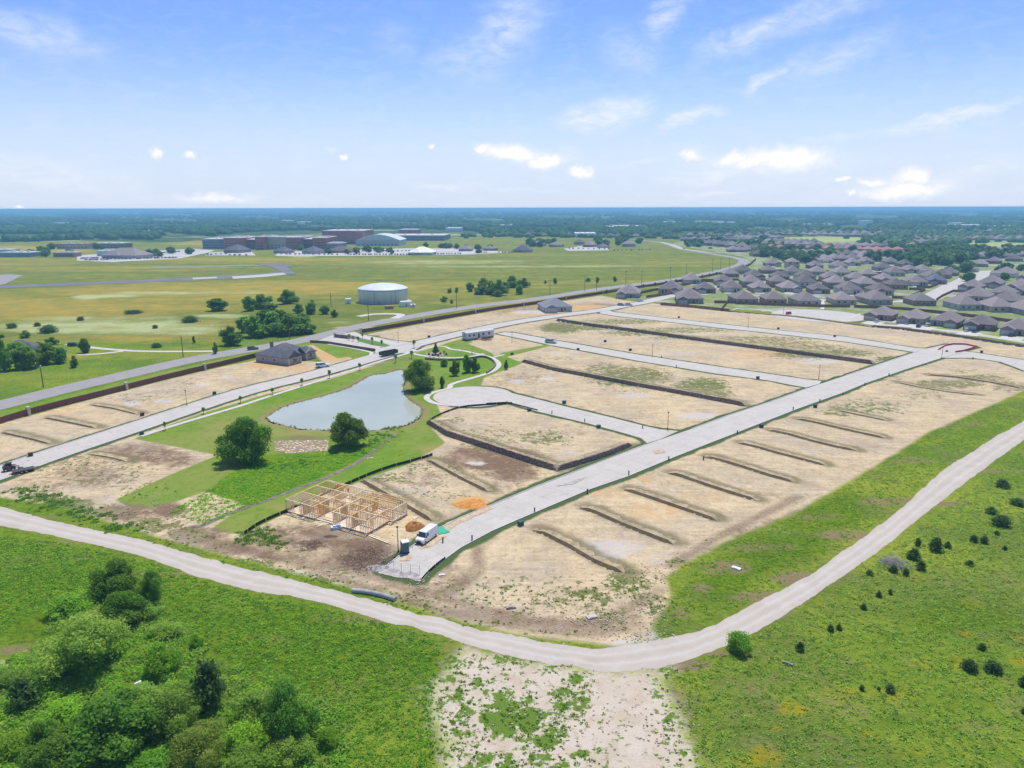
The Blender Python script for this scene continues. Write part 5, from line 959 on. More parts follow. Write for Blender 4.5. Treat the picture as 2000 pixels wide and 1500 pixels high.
big_building(398, 440, 486, 14, 60, BG, PR, 'dark glazed left wing of the brick school', floors=3, nwin=8)
big_building(440, 478, 488, 17, 60, BR, PR, 'left brick block of the long school, beside its dark wing', floors=3, nwin=8)
big_building(479, 500, 487, 14, 60, simple('plum_brick', (.25, .12, .14), .9), WHT, 'lower plum-coloured link in the left half of the school', floors=2, nwin=5)
big_building(501, 519, 488, 18.5, 60, BR, PR, 'tall narrow brick block left of the tan school entrance', floors=3, nwin=4)
big_building(520, 560, 487, 17.5, 40, TN, PR, 'tan entrance block with tall openings in the middle of the school', floors=2, nwin=5)
big_building(561, 590, 487, 17, 60, BR, PR, 'brick block just right of the tan school entrance', floors=3, nwin=6)
big_building(591, 612, 486, 14, 60, MT['plum_brick'], WHT, 'lower plum-coloured link in the right half of the school', floors=2, nwin=5)
big_building(613, 639, 487, 16.5, 60, BR, PR, 'rightmost brick block of the long school', floors=3, nwin=6)
big_building(632, 712, 477, 22, 80, BR, PR, 'taller plain brick block behind the gym', floors=1, nwin=6)
big_building(640, 668, 488, 9, 30, BG, PR, 'small grey block between the school and the gym', floors=2, nwin=5)
big_building(697, 782, 480, 9, 60, simple('pale_steel', (.52, .56, .58), .6, var=.08), simple('steel_roof', (.62, .65, .65), .5), 'pale steel gym with a curved roof', arch=9, floors=1, nwin=10, name='gym')
big_building(760, 870, 470, 9, 90, BG, PR, 'long low grey building behind the gym', floors=1, nwin=12)
big_building(780, 815, 462, 14, 60, BR, PR, 'distant brick block behind the long low grey building', floors=2, nwin=5)
big_building(0, 60, 502, 5, 25, simple('green_metal', (.20, .32, .33), .6), simple('pale_metal', (.6, .6, .58), .5), 'green metal shed at the left end of the field edge', floors=0, name='shed')
big_building(-50, 20, 496, 5, 20, WL[3], MT['pale_metal'], 'pale metal shed cut by the left edge', floors=0, name='shed')
big_building(112, 175, 486, 7, 30, TN, simple('rust_roof', (.40, .27, .22), .7), 'long building with a rusty roof behind the left-hand trees', floors=1, nwin=8, name='commercial_building')
big_building(175, 240, 485, 7, 30, simple('brown_wall', (.36, .24, .17), .9), PR, 'long flat-roofed brown building right of the rusty roof', floors=1, nwin=8, name='commercial_building')
big_building(190, 232, 500, 6, 20, simple('pale_green_metal', (.45, .55, .52), .6), MT['pale_metal'], 'pale green metal building in the left-hand car park', floors=0, name='shed')
big_building(105, 145, 502, 5, 16, WL[2], PR, 'low brick building beside the left-hand trees', floors=1, nwin=5, name='commercial_building')
for k, (x0, x1, y, h) in enumerate([(542, 569, 437, 12), (582, 602, 438, 9), (308, 366, 423, 16), (1200, 1250, 449, 10), (1300, 1322, 441, 12), (1405, 1440, 442, 12), (1575, 1630, 445, 10), (1690, 1706, 440, 14), (1870, 1930, 447, 10), (1945, 2000, 448, 8), (872, 900, 452, 8), (965, 985, 446, 9), (985, 1000, 445, 9), (100, 116, 440, 9), (1125, 1165, 464, 8), (1870, 1900, 441, 8), (1155, 1200, 449, 8)]):
    big_building(x0, x1, y, h, 60, WHT, WHT, f"tiny far-off white building, {['just above the school', 'right of the one above the school', 'widest and furthest on the left', 'above the open field', 'left of the far-right roofs', 'above the bend of the road', 'above the mauve roofs', 'right above the mauve roofs', 'long one above the right-hand pale field', 'at the right edge above the pale field', 'left of the field-edge houses', 'above the field-edge houses', 'small one above the field-edge houses', 'near the left edge', 'beside the strip of houses beyond the field', 'highest at the far right', 'left end of the white pair above the field'][k]}", floors=0, name='distant_building')
# ------------------------------------------------------------------ vehicles
def paint(name, col): q, b = pbr(name); b.inputs['Base Color'].default_value = (*col, 1); b.inputs['Roughness'].default_value = .3; b.inputs['Coat Weight'].default_value = .6; return MT[name]
CP = {k: paint(k + '_car_paint', c) for k, c in dict(white=(.80, .80, .80), silver=(.45, .46, .48), black=(.02, .02, .025), blue=(.05, .09, .2), grey=(.16, .17, .18), red=(.35, .03, .03)).items()}
TYR = simple('tyre_rubber', (.02, .02, .02), .9); RIM = simple('wheel_rim', (.5, .5, .52), .35, .8); LAMP = simple('headlamp_glass', (.75, .76, .78), .15); TLAMP = simple('tail_lamp', (.35, .02, .02), .3); PLAS = simple('black_plastic', (.03, .03, .032), .6); STL = simple('galvanised_steel', (.45, .46, .47), .45, .6); DSTL = simple('dark_steel', (.07, .065, .06), .6, .3)
def wheels(root, xs_, y, r, w_=.22):
    for x in xs_:
        for s in (-1, 1):
            wh = MB().lathe([(0, -w_ / 2), (r * .96, -w_ / 2), (r, -w_ / 2 + .03), (r, w_ / 2 - .03), (r * .96, w_ / 2), (0, w_ / 2)], 18)
            wh.v = [(x + a, s * y + c_, r + b_) for a, b_, c_ in wh.v]; o = wh.build('wheel', TYR, root)
            rm = MB().lathe([(0, -.01), (r * .58, -.01), (r * .6, .012), (r * .3, .02), (0, .02)], 14); rm.v = [(x + a, s * (y + w_ / 2) + s * c_, r + b_) for a, b_, c_ in rm.v]; rm.build('rim', RIM, o)
def car(name, col, L=4.7, Wd=1.85, Hh=1.62, suv=True):
    """nose towards +x"""
    root = empty(name, (0, 0, 0)); h = L / 2; bl = .95
    body = [(-h, .45), (-h, .85), (-h + .08, bl + .03), (h - 1.15, bl + .04), (h - .25, bl - .12), (h, .7), (h - .02, .35), (h - .3, .28), (-h + .3, .28)]
    m = MB(); m.extr(body, -Wd / 2, Wd / 2, axis='y'); ins = .12
    m.v = [(x, y * (1 - .05 * (z > .8)), z) for x, y, z in m.v]; m.build('body', CP[col], root)
    back = -h + (.15 if suv else .75); rt = back + (.35 if suv else .6)
    cab = [(back, bl + .02), (rt, Hh - .08), (rt + .25, Hh), (h - 2.2, Hh), (h - 1.95, Hh - .06), (h - 1.2, bl + .02)]
    m = MB(); m.extr([(x, z) for x, z in cab], -Wd / 2 + .08, Wd / 2 - .08, axis='y'); m.v = [(x, y * (1 - .16 * max(0, z - bl) / (Hh - bl)), z) for x, y, z in m.v]; m.build('window_glass', GLS, root)
    m = MB(); m.box(rt - .02, -Wd * .42 + .03, Hh - .05, h - 2.0, Wd * .42 - .03, Hh + .03)
    for s in (-1, 1):
        for x in (back + .9, h - 2.25): m.bar((x, s * (Wd / 2 - .075), bl), (x + .05, s * (Wd * .405), Hh), .08, .05)
    m.build('roof', CP[col], root)
    wheels(root, (-h + .85, h - .9), Wd / 2 - .1, .34)
    for s in (-1, 1):
        MB().box(h - .06, s * .62 - .2, .62, h + .015, s * .62 + .2, .78).build('headlight', LAMP, root); MB().box(-h - .012, s * .68 - .12, .68, -h + .03, s * .68 + .12, .9).build('tail_light', TLAMP, root)
        MB().box(h - 1.55, s * (Wd / 2 + .0), bl, h - 1.4, s * (Wd / 2 + .16), bl + .13).build('wing_mirror', CP[col], root)
    return root
def van():
    root = empty('van', (0, 0, 0)); h = 3.0; Wd = 2.0
    prof = [(-h, .4), (-h, 2.35), (-h + .15, 2.5), (h - 1.75, 2.5), (h - 1.5, 2.42), (h - .95, 1.45), (h - .2, 1.25), (h, 1.05), (h, .42), (h - .3, .32), (-h + .3, .32)]
    m = MB(); m.extr(prof, -Wd / 2, Wd / 2, axis='y'); m.v = [(x, y * (1 - .1 * max(0, z - 1.2) / 1.3), z) for x, y, z in m.v]; b_ = m.build('body', CP['white'], root)
    bv = b_.modifiers.new('edge', 'BEVEL'); bv.width = .06; bv.segments = 2
    for k in range(6): MB().box(-h + .4 + k * .62, -.75, 2.503, -h + .5 + k * .62, .75, 2.53).build('roof_rib', CP['white'], root)
    MB().add([(h - 1.47, -.84, 2.36), (h - 1.47, .84, 2.36), (h - .93, .9, 1.5), (h - .93, -.9, 1.5), (h - 1.43, -.84, 2.38), (h - 1.43, .84, 2.38), (h - .89, .9, 1.52), (h - .89, -.9, 1.52)], [(0, 1, 2, 3), (4, 5, 6, 7), (0, 4, 5, 1), (1, 5, 6, 2), (2, 6, 7, 3), (3, 7, 4, 0)]).build('windscreen', GLS, root)
    for s in (-1, 1):
        MB().add([(h - 2.35, s * 1.0, 1.5), (h - 1.15, s * 1.0, 1.5), (h - 1.6, s * .93, 2.2), (h - 2.35, s * .93, 2.2), (h - 2.35, s * .96, 1.5), (h - 1.15, s * .96, 1.5), (h - 1.6, s * .9, 2.2), (h - 2.35, s * .9, 2.2)], [(0, 1, 2, 3), (4, 5, 6, 7), (0, 4, 5, 1), (1, 5, 6, 2), (2, 6, 7, 3), (3, 7, 4, 0)]).build('side_window', GLS, root)
        MB().box(h - .05, s * .75 - .16, .85, h + .02, s * .75 + .16, 1.1).build('headlight', LAMP, root); MB().box(-h - .02, s * .9 - .07, .9, -h, s * .9 + .07, 1.3).build('tail_light', TLAMP, root)
        MB().box(h - 1.2, s * 1.0, 1.45, h - 1.05, s * 1.28, 1.8).build('wing_mirror', PLAS, root)
    MB().box(h - .02, -.5, .6, h + .03, .5, .92).build('grille', PLAS, root); MB().box(h - .1, -.98, .38, h + .1, .98, .58).build('bumper', PLAS, root); wheels(root, (-h + 1.1, h - .95), .88, .37, .25); return root
def put(root, x, y, azd, label, cat, group=None, s=1.0):
    p = W(x, y); o = place(root, (p.x, p.y, .045), math.radians(90 - azd), s); return tag(o, label, cat, group)
put(van(), 834, 1054, 207, 'white panel van parked on the unfinished end of the main street, nose towards the track', 'van', s=.86)
C1 = {c: car('parked_car', c) for c in ('white', 'silver', 'black', 'blue', 'grey', 'red')}
put(C1['white'], 630, 717, 62, 'white car parked at the kerb in front of the dark brick house', 'car', s=1.15)
put(C1['silver'], 1076, 670, 115, 'silver car parked on the second cross street by the lawn strip', 'car', s=1.15)
put(C1['grey'], 494, 683, 60, 'small grey car driving on the road left of the dark brick house', 'car'); put(C1['black'], 145, 676, 80, 'black car parked beside the lone dark tree in the meadow', 'car', s=1.1)
for k, (x, y, c, az_) in enumerate([(1712, 629, 'white', 40), (1771, 633, 'silver', 40), (1794, 639, 'blue', 40), (1811, 637, 'white', 42), (1887, 647, 'white', 40), (1903, 649, 'blue', 40), (1974, 657, 'black', 40)]):
    put(C1[c], x, y, az_, f'{c} car on a driveway facing the retaining wall, {ORD[k]}{" from the left" if k else " in the row"}', 'car', 'cars on the driveways by the retaining wall')
for k, (x, y, c, az_) in enumerate([(1250, 589, 'white', 60), (1213, 597, 'grey', 110), (1228, 597, 'silver', 100)]): put(C1[c], x, y, az_, f'{c} car at the street end below the long low houses', 'car', 'cars at the street end')
for k, (x, y, c, az_) in enumerate([(1860, 588, 'white', 60), (1988, 604, 'silver', 60), (1955, 585, 'black', 50), (1700, 573, 'white', 20), (1332, 575, 'white', 70)]): put(C1[c], x, y, az_, f"{c} car among the yards of the grey-roofed houses, {ORD[k] if k else 'first'} of five", 'car', 'cars among the grey-roofed houses')
# car parks far away
CF = []
for c in ('white', 'silver', 'black', 'blue', 'red', 'grey'):
    root = empty('parked_car', (0, 0, 0)); MB().box(-2.3, -.9, .3, 2.3, .9, .95).build('body', CP[c], root); m = MB(); m.extr([(-1.9, .95), (-1.3, 1.55), (.5, 1.55), (1.2, .95)], -.8, .8, axis='y'); m.build('window_glass', GLS, root); CF.append((c, root))
def lot(lbl, grp, spec, seed):
    r = random.Random(seed)
    for (x0, y0, x1, y1, n_) in spec:
        for k in range(n_):
            f = (k + r.uniform(-.2, .2)) / max(1, n_ - 1); c, root = CF[r.choice([0, 0, 1, 1, 2, 3, 4, 5])]; p = W(x0 + (x1 - x0) * f, y0 + (y1 - y0) * f); tag(place(root, (p.x, p.y, .15), r.uniform(-.1, .1) + 1.57, 1.15), f'{c} car in the {lbl}', 'car', f'{c} cars in the {grp}')
lot('left-hand car park below the brown roof', 'left-hand car park', [(170, 509, 345, 504, 26), (160, 506, 190, 505, 6), (290, 497, 350, 492, 12)], 1)
lot('car park in front of the white-roofed building', 'car park by the white roof', [(680, 498, 800, 498, 22), (850, 497, 900, 496, 10), (700, 492, 800, 491, 14)], 2)
lot('forecourt of the slate-roofed houses before the school', 'forecourts before the school', [(540, 497, 660, 498, 14), (405, 498, 440, 497, 5), (450, 499, 480, 499, 4)], 3)
lot('yards of the houses beyond the open field', 'yards beyond the open field', [(930, 494, 950, 494, 5), (975, 494, 1000, 494, 5), (1110, 486, 1190, 487, 9), (1200, 490, 1270, 488, 10)], 4)
put(car('delivery_truck', 'red', 6.5, 2.3, 2.6), 1388, 486, 100, 'dark red truck at the buildings behind the road bend', 'truck'); put(CF[0][1], 1336, 487, 110, 'car on the road where it bends behind the open field', 'car')
# ------------------------------------------------------------------ building site
WOOD = simple('raw_timber', (.86, .62, .30), .8, var=.15, scale=2, obj=False); WOODP = simple('pale_timber', (.90, .74, .48), .8, var=.2, scale=2, obj=False); SLAB = simple('slab_concrete', (.52, .48, .44), .9, var=.15, obj=False); OSB = simple('sheathing', (.66, .38, .10), .85, var=.3, scale=3, obj=False)
A, B, D_ = W(560, 1000), W(720, 1045), W(796, 1011); ex = (B - A).normalized(); ey = (D_ - B); ey = (ey - ex * ey.dot(ex)).normalized(); Lx = (B - A).length; Ly = (D_ - B).length * 1.5
root = empty('house_frame', A, math.atan2(ex.y, ex.x), 'timber frame of a house with open stud walls on a concrete slab', 'house frame')
Lx -= .3; hy = 12.0
MB().box(0, 0, 0, Lx, hy, .28).box(Lx + .003, 6.5, 0, Lx + 1.0, hy - 1, .28).build('slab', simple('dusty_slab', (.62, .50, .37), .9, var=.2, scale=.6), root)
def studwall(x0, y0, x1, y1, h=2.5, gap=(), m2=0):
    m = MB(); a, b_ = Vector((x0, y0, .28)), Vector((x1, y1, .28)); L = (b_ - a).length; d = (b_ - a) / L; r = random.Random(int(x0 * 31 + y0 * 17 + x1 + 9))
    m.bar(a + Vector((0, 0, .04)), b_ + Vector((0, 0, .04)), .14, .08); m.bar(a + Vector((0, 0, h)), b_ + Vector((0, 0, h)), .12, .12)
    n_ = max(2, int(L / .42))
    for k in range(n_ + 1):
        t_ = k / n_
        if any(g0 < t_ < g1 for g0, g1 in gap): continue
        p = a + d * L * t_; m.bar(p + Vector((0, 0, .08)), p + Vector((0, 0, h - .06)), .09, .13)
    for g0, g1 in gap: m.bar(a + d * L * g0 + Vector((0, 0, 2.15)), a + d * L * g1 + Vector((0, 0, 2.15)), .1, .22)
    o = m.build('stud_wall', WOODP if r.random() < .45 else WOOD, root)
    if m2: mm = MB(); p = a + d * L * .1; q_ = a + d * L * .1 + d * min(L * .8, 1.8); nn = Vector((-d.y, d.x, 0)) * .07; mm.bar(p + nn + Vector((0, 0, 1.38)), q_ + nn + Vector((0, 0, 1.38)), .02, 2.5); mm.build('sheathing', OSB, root)
SW = [(0, 0, Lx * .36, 0, ((.3, .5),), 0), (Lx * .36, 0, Lx * .36, 1.6, (), 0), (Lx * .36, 1.6, Lx * .6, 1.6, ((.3, .7),), 0), (Lx * .6, 0, Lx * .6, 1.6, (), 0), (Lx * .6, 0, Lx, 0, ((.2, .4), (.65, .8)), 0), (0, 0, 0, hy, ((.2, .3), (.6, .75)), 0), (Lx, 0, Lx, 6.5, ((.3, .5),), 0), (Lx, 6.5, Lx + .9, 6.5, (), 0), (0, hy, Lx, hy, ((.2, .3), (.6, .7)), 1), (Lx + .9, 6.6, Lx + .9, hy - 1, (), 0),
      (Lx * .2, 0, Lx * .2, 6, ((.6, .8),), 1), (0, 4.5, Lx * .36, 4.5, ((.1, .2),), 0), (Lx * .36, 1.6, Lx * .36, 9, ((.4, .5),), 1), (Lx * .36, 5, Lx * .8, 5, ((.2, .35),), 0), (Lx * .6, 1.6, Lx * .6, 8, ((.7, .85),), 1), (Lx * .8, 0, Lx * .8, 7, ((.5, .65),), 1), (0, 8.5, Lx * .5, 8.5, ((.7, .85),), 0), (Lx * .5, 8, Lx, 8, ((.1, .2), (.6, .7)), 0), (Lx * .25, 8.5, Lx * .25, hy, ((.3, .5),), 1), (Lx * .5, 8, Lx * .5, hy, ((.2, .35),), 0), (Lx * .72, 8, Lx * .72, hy, ((.6, .75),), 1), (Lx * .5, 11, Lx, 11, ((.4, .5),), 0), (0, 11.5, Lx * .25, 11.5, ((.4, .6),), 0), (Lx * .2, 2.2, Lx * .36, 2.2, (), 0), (Lx * .8, 3, Lx, 3, ((.3, .6),), 0)]
for a in SW: studwall(*a[:4], gap=a[4], m2=a[5])
for k in range(5): y_ = 8.2 + k * .9; MB().bar((Lx * .62, y_, 2.85), (Lx + 1.0 * (k > 3), y_, 2.85), .06, .24).build('ceiling_joist', WOOD, root)
for k in range(9): x_ = Lx * .03 + k * .75; MB().bar((x_, .1, 2.8), (x_, 4.4, 2.8), .06, .2).build('ceiling_joist', WOODP, root)
for (x_, y_, a_) in ((2, 6, .9), (6.5, 3, -.8), (12, 5, 1.0), (16, 9.5, -.7), (9, 10, .8)): MB().bar((x_, y_, .4), (x_ + math.cos(a_) * 2.4, y_ + math.sin(a_) * .3, 2.7), .05, .1).build('wall_brace', WOODP, root)
# person on the frame is too small to tell: an orange cooler of water stands there
def px2(x, y, z=0): p = W(x, y, z); return p
pm_ = W(681, 966, .3); sk = simple('skin', (.45, .28, .2), .6); vest = simple('orange_vest', (.75, .16, .03), .7); jean = simple('dark_jeans', (.04, .05, .08), .8)
def person(loc, label, top, rz=0):
    V = [(0, 0, .95), (0, 0, 1.15), (0, 0, 1.42), (0, 0, 1.52), (0, 0, 1.68), (-.1, 0, .9), (-.12, .05, .5), (-.13, 0, .08), (-.13, -.14, .04), (.1, 0, .9), (.12, -.05, .5), (.13, .05, .08), (.13, -.1, .04), (-.2, 0, 1.4), (-.28, -.05, 1.12), (-.24, -.22, .95), (.2, 0, 1.4), (.28, -.05, 1.12), (.22, -.24, 1.0)]
    Ed = [(0, 1), (1, 2), (2, 3), (3, 4), (0, 5), (5, 6), (6, 7), (7, 8), (0, 9), (9, 10), (10, 11), (11, 12), (2, 13), (13, 14), (14, 15), (2, 16), (16, 17), (17, 18)]; Rr = [.15, .15, .16, .06, .11, .1, .07, .05, .05, .1, .07, .05, .05, .07, .05, .04, .07, .05, .04]
    me = bpy.data.meshes.new('person'); me.from_pydata(V, Ed, []); o = link('person', me); sm_ = o.modifiers.new('skin', 'SKIN'); o.modifiers.new('sub', 'SUBSURF').levels = 1
    for i, v in enumerate(me.skin_vertices[0].data): v.radius = (Rr[i], Rr[i] * .8); v.use_root = i == 0
    q, b = pbr('person_clothes'); zc = q.n('ShaderNodeSeparateXYZ', Vector=q.n('ShaderNodeTexCoord').outputs['Object']).outputs[2]; q.put(b.inputs['Base Color'], q.mix(q.m('GREATER_THAN', zc, 1.5), q.mix(q.m('GREATER_THAN', zc, .95), (.04, .05, .08), top), (.4, .25, .18)))
    me.materials.append(MT['person_clothes']); hat = MB().lathe([(.17, 0), (.13, .01), (.12, .08), (.07, .13), (0, .14)], 12, c=(0, 0, 1.74)); hat.build('hard_hat', simple('hat_plastic', (.8, .35, .05), .4), o); o.location = loc; o.rotation_euler = (0, 0, rz); return tag(o, label, 'person')
person((pm_.x, pm_.y, .28), 'person in an orange top and hard hat standing inside the timber frame', (.75, .18, .04), .6)
def pile(x, y, n_, L, azd, label, mat=None, w_=.14, spread=.35, group=None):
    p = W(x, y); r = random.Random(x); root = empty('lumber_pile', (p.x, p.y, gz(p.x, p.y)), math.radians(90 - azd), label, 'lumber', group)
    for k in range(n_):
        o_ = (k - n_ / 2) * spread + r.uniform(-.1, .1); dz = r.uniform(0, .12) + .04; a_ = r.uniform(-.08, .08); m = MB(); m.bar((-L / 2 + r.uniform(-.3, .3), o_ - a_, dz), (L / 2 + r.uniform(-.4, .4), o_ + a_, dz + .03), w_, .05); m.build('board', mat or WOODP, root)
pile(633, 1021, 7, 3.6, 55, 'loose boards fanned out on the soil before the frame', spread=.3); pile(590, 1012, 5, 1.5, 110, 'heap of scrap boards at the left corner of the frame', spread=.2); pile(600, 1026, 4, 2.6, 55, 'few thin boards left of the fanned boards', spread=.45, w_=.08); pile(739, 1052, 3, 6.5, 128, 'long planks laid from the frame corner towards the pole', spread=.2)
pile(577, 1004, 8, 1.4, 60, 'small stack of pale offcuts beside the frame corner', spread=.16); pile(765, 1022, 4, 1.6, 60, 'short boards near the garage slab', spread=.25); pile(810, 1012, 4, 1.2, 40, 'pale offcuts between the slab and the soil heap', spread=.2)
p = W(658, 1032); tag(MB().box(-1.1, -.6, 0, 1.1, .6, .5).box(-.7, -.4, .503, .8, .45, .75).build('wrapped_bundle', simple('wrap_film', (.62, .66, .70), .35), None, (p.x, p.y, 0), .3), 'pale wrapped bundle on the soil before the frame', 'bundle')
def heap(x, y, rx, ry, h, mat, label, crater=0.0, name='soil_heap', seed=1):
    p = W(x, y); rg = random.Random(seed); m = MB(); nr, na = 9, 30; vs = []
    for i in range(nr + 1):
        f = i / nr; zc = h * ((1 - f ** 1.6) - crater * max(0, 1 - f * 2.6)) if i < nr else -.1
        for k in range(na): a = 2 * math.pi * k / na; j = 1 + .12 * math.sin(a * 3 + seed) + rg.uniform(-.05, .05); vs.append((math.cos(a) * rx * f * j, math.sin(a) * ry * f * j, zc + rg.uniform(-.05, .05) * (i < nr)))
    m.add(vs, [(i * na + k, i * na + (k + 1) % na, (i + 1) * na + (k + 1) % na, (i + 1) * na + k) for i in range(nr) for k in range(na)], 0, True); m.f.append(tuple(range(na))[::-1]); m.mi.append(0); m.sm.append(False)
    return tag(m.build(name, mat, None, (p.x, p.y, gz(p.x, p.y))), label, 'heap')
RUST = simple('rusty_sand', (.36, .16, .04), .95, var=.35, scale=2, bump=.5); GRYR = simple('grey_rubble', (.36, .33, .32), .95, var=.35, scale=2.5, bump=.5)
heap(809, 1030, 2.0, 2.0, 1.3, RUST, 'round rust-brown heap of sand with a hollow top behind the van', .8); heap(921, 985, 3.6, 3.0, .35, simple('orange_sand', (.52, .23, .05), .95, var=.3, scale=1.5, bump=.4), 'low spread of orange sand on the empty lot beside the main street', seed=4)
heap(737, 1110, 2.2, 1.3, .5, GRYR, 'low grey rubble mound left of the unfinished street end', seed=6); heap(645, 1048, 1.6, .5, .35, simple('dark_soil', (.16, .11, .07), .95, var=.3, scale=2), 'thin dark ridge of spoil in front of the frame', seed=7)
# brush pile of cut branches
def brush(x, y, R, H, n_, label, mat=None, name='brush_pile'):
    p = W(x, y); r = random.Random(n_ + int(x)); m = MB()
    for _ in range(n_):
        a, q_ = r.uniform(0, 6.28), R * math.sqrt(r.random()); b_ = r.uniform(0, 6.28); z0 = r.uniform(0, H * .4); L = r.uniform(.6, 2.0); m.bar((math.cos(a) * q_, math.sin(a) * q_, z0), (math.cos(a) * q_ + math.cos(b_) * L, math.sin(a) * q_ + math.sin(b_) * L, z0 + r.uniform(0, H * .6)), .04, .04)
    return tag(m.build(name, mat or simple('dry_branches', (.22, .15, .11), .95, var=.4, scale=2), None, (p.x, p.y, 0)), label, 'brush')
brush(716, 1094, 4.2, 1.1, 300, 'tangled brown brush pile beside the rutted tyre tracks'); brush(606, 1066, 2.2, .6, 90, 'small brown brush heap in front of the building plot', MT['dry_branches']); brush(1745, 1104, 1.8, 1.4, 150, 'grey leafless brush between the cedars', simple('grey_twigs', (.33, .30, .32), .9, var=.2), 'dead_shrub')
# toilet, poles, pipe
def toilet():
    root = empty('portable_toilet', (0, 0, 0)); G_ = simple('toilet_plastic', (.16, .19, .21), .5); MB().box(-.6, -.6, .12, .6, .6, 2.1).build('cabin', G_, root); MB().box(-.66, -.66, 0, .66, .66, .12).build('base', PLAS, root)
    m = MB(); m.extr([(-.66, 2.1), (-.66, 2.2), (-.35, 2.36), (.35, 2.36), (.66, 2.2), (.66, 2.1)], -.66, .66); m.build('roof', WHT, root); d = MB().box(-.45, -.63, .2, .45, -.602, 1.98).build('door', simple('toilet_door', (.10, .14, .20), .5), root); MB().box(.3, -.66, 1.0, .36, -.632, 1.2).build('handle', PLAS, d); MB().tube([(.4, .45, 2.2), (.4, .45, 2.6)], .05, 8).build('vent_pipe', PLAS, root); return root
p = W(791, 1079); o = toilet(); o.location = (p.x, p.y, .05); o.rotation_euler = (0, 0, .5); tag(o, 'grey portable toilet with a white roof beside the van', 'portable toilet')
def lamp_post(h):
    root = empty('street_lamp', (0, 0, 0)); MB().tube([(0, 0, 0), (0, 0, h * .94)], [.09, .06], 8).build('pole', DSTL, root); MB().lathe([(.16, 0), (.16, .25), (.09, .35)], 10).build('base', DSTL, root); MB().lathe([(.05, h * .93), (.2, h * .95), (.26, h * .985), (.1, h), (0, h)], 12).build('lamp_head', DSTL, root); return root
LP = lamp_post(5.0)
for (x, yb, l) in [(1304, 838, 'street lamp at the corner of the round-ended street and the main street'), (1599, 740, 'street lamp at the corner of the second cross street and the main street'), (1274, 696, 'street lamp on the lots above the middle of the second cross street'), (1461, 640, 'street lamp on the lots above the middle of the far cross street'), (1839, 700, 'street lamp at the far corner near the red barriers'), (778, 1078, 'dark lamp post beside the portable toilet'), (365, 792, 'street lamp on the lots left of the pond street'), (778, 669, 'street lamp at the end of the entrance median'), (1000, 668, 'lamp post at the second cross street corner near the trailer office'), (1530, 613, 'street lamp left of the pale turning place')]:
    p = W(x, yb); o = place(LP, (p.x, p.y, gz(p.x, p.y)), 0, 1.0); tag(o, l, 'street lamp', 'street lamps of the new streets')
def util_pole(h, arm=True, can=False):
    root = empty('utility_pole', (0, 0, 0)); MB().tube([(0, 0, 0), (0, 0, h)], [.19, .12], 8).build('pole', simple('pole_wood', (.16, .12, .09), .9, var=.2), root)
    if arm: MB().box(-1.3, -.06, h - .9, 1.3, .06, h - .75).build('crossarm', MT['pole_wood'], root)
    for x in (-1.2, 0, 1.2): MB().lathe([(.05, 0), (.08, .1), (.04, .22)], 8, c=(x, 0, h - (.74 if arm else .0))).build('insulator', PLAS, root)
    if can: MB().lathe([(0, 0), (.28, 0), (.28, .9), (0, 1.0)], 12, c=(.45, 0, h - 2.6)).build('transformer', STL, root)
    return root
UP = util_pole(12); UT = util_pole(10.5, False, True)
for k, (x, yb, yt) in enumerate([(85, 757, 705), (358, 697, 657), (566, 662, 620), (647, 600, 572), (720, 626, 594), (892, 602, 568), (1074, 576, 546), (1142, 568, 538), (1165, 566, 541), (1222, 563, 528), (1253, 556, 528), (1391, 532, 505), (1407, 527, 504), (1424, 523, 504), (1340, 540, 516), (1309, 548, 521)]):
    p = W(x, yb); h = HT(x, yb, yt); root = UT if k in (0, 3) else UP; H0 = 10.5 if k in (0, 3) else 12; o = place(root, (p.x, p.y, 0), -.7, (1, 1, h / H0))
    tag(o, f"wooden power pole along the main road, {ORD[k] if k < 14 else ['fifteenth', 'sixteenth'][k - 14]}" if 0 else f"wooden power pole {['on the verge left of the meadow house', 'where the meadow drive joins the road', 'in front of the big grove', 'left of the water tank with a transformer', 'in front of the water tank', 'right of the water tank', 'on the field before the far grove', 'left of the tall roadside pair', 'between the tiny field trees', 'tall one left of the tall roadside pair', 'tall right one of the roadside pair', 'left of three on the bend', 'middle of three on the bend', 'right of three on the bend', 'before the bend, nearer one of two behind the wide roofs', 'behind the long low houses'][k]}", 'power pole', 'power poles along the road')
def ubox(col):
    root = empty('utility_box', (0, 0, 0)); m_ = simple('box_' + col, dict(green=(.03, .10, .07), dark=(.035, .04, .045))[col], .5); MB().box(-.55, -.45, .1, .55, .45, .95).box(-.6, -.5, .953, .6, .5, 1.02).build('cabinet', m_, root); MB().box(-.7, -.6, 0, .7, .6, .1).build('pad', SLAB, root); return root
UB = {c: ubox(c) for c in ('green', 'dark')}
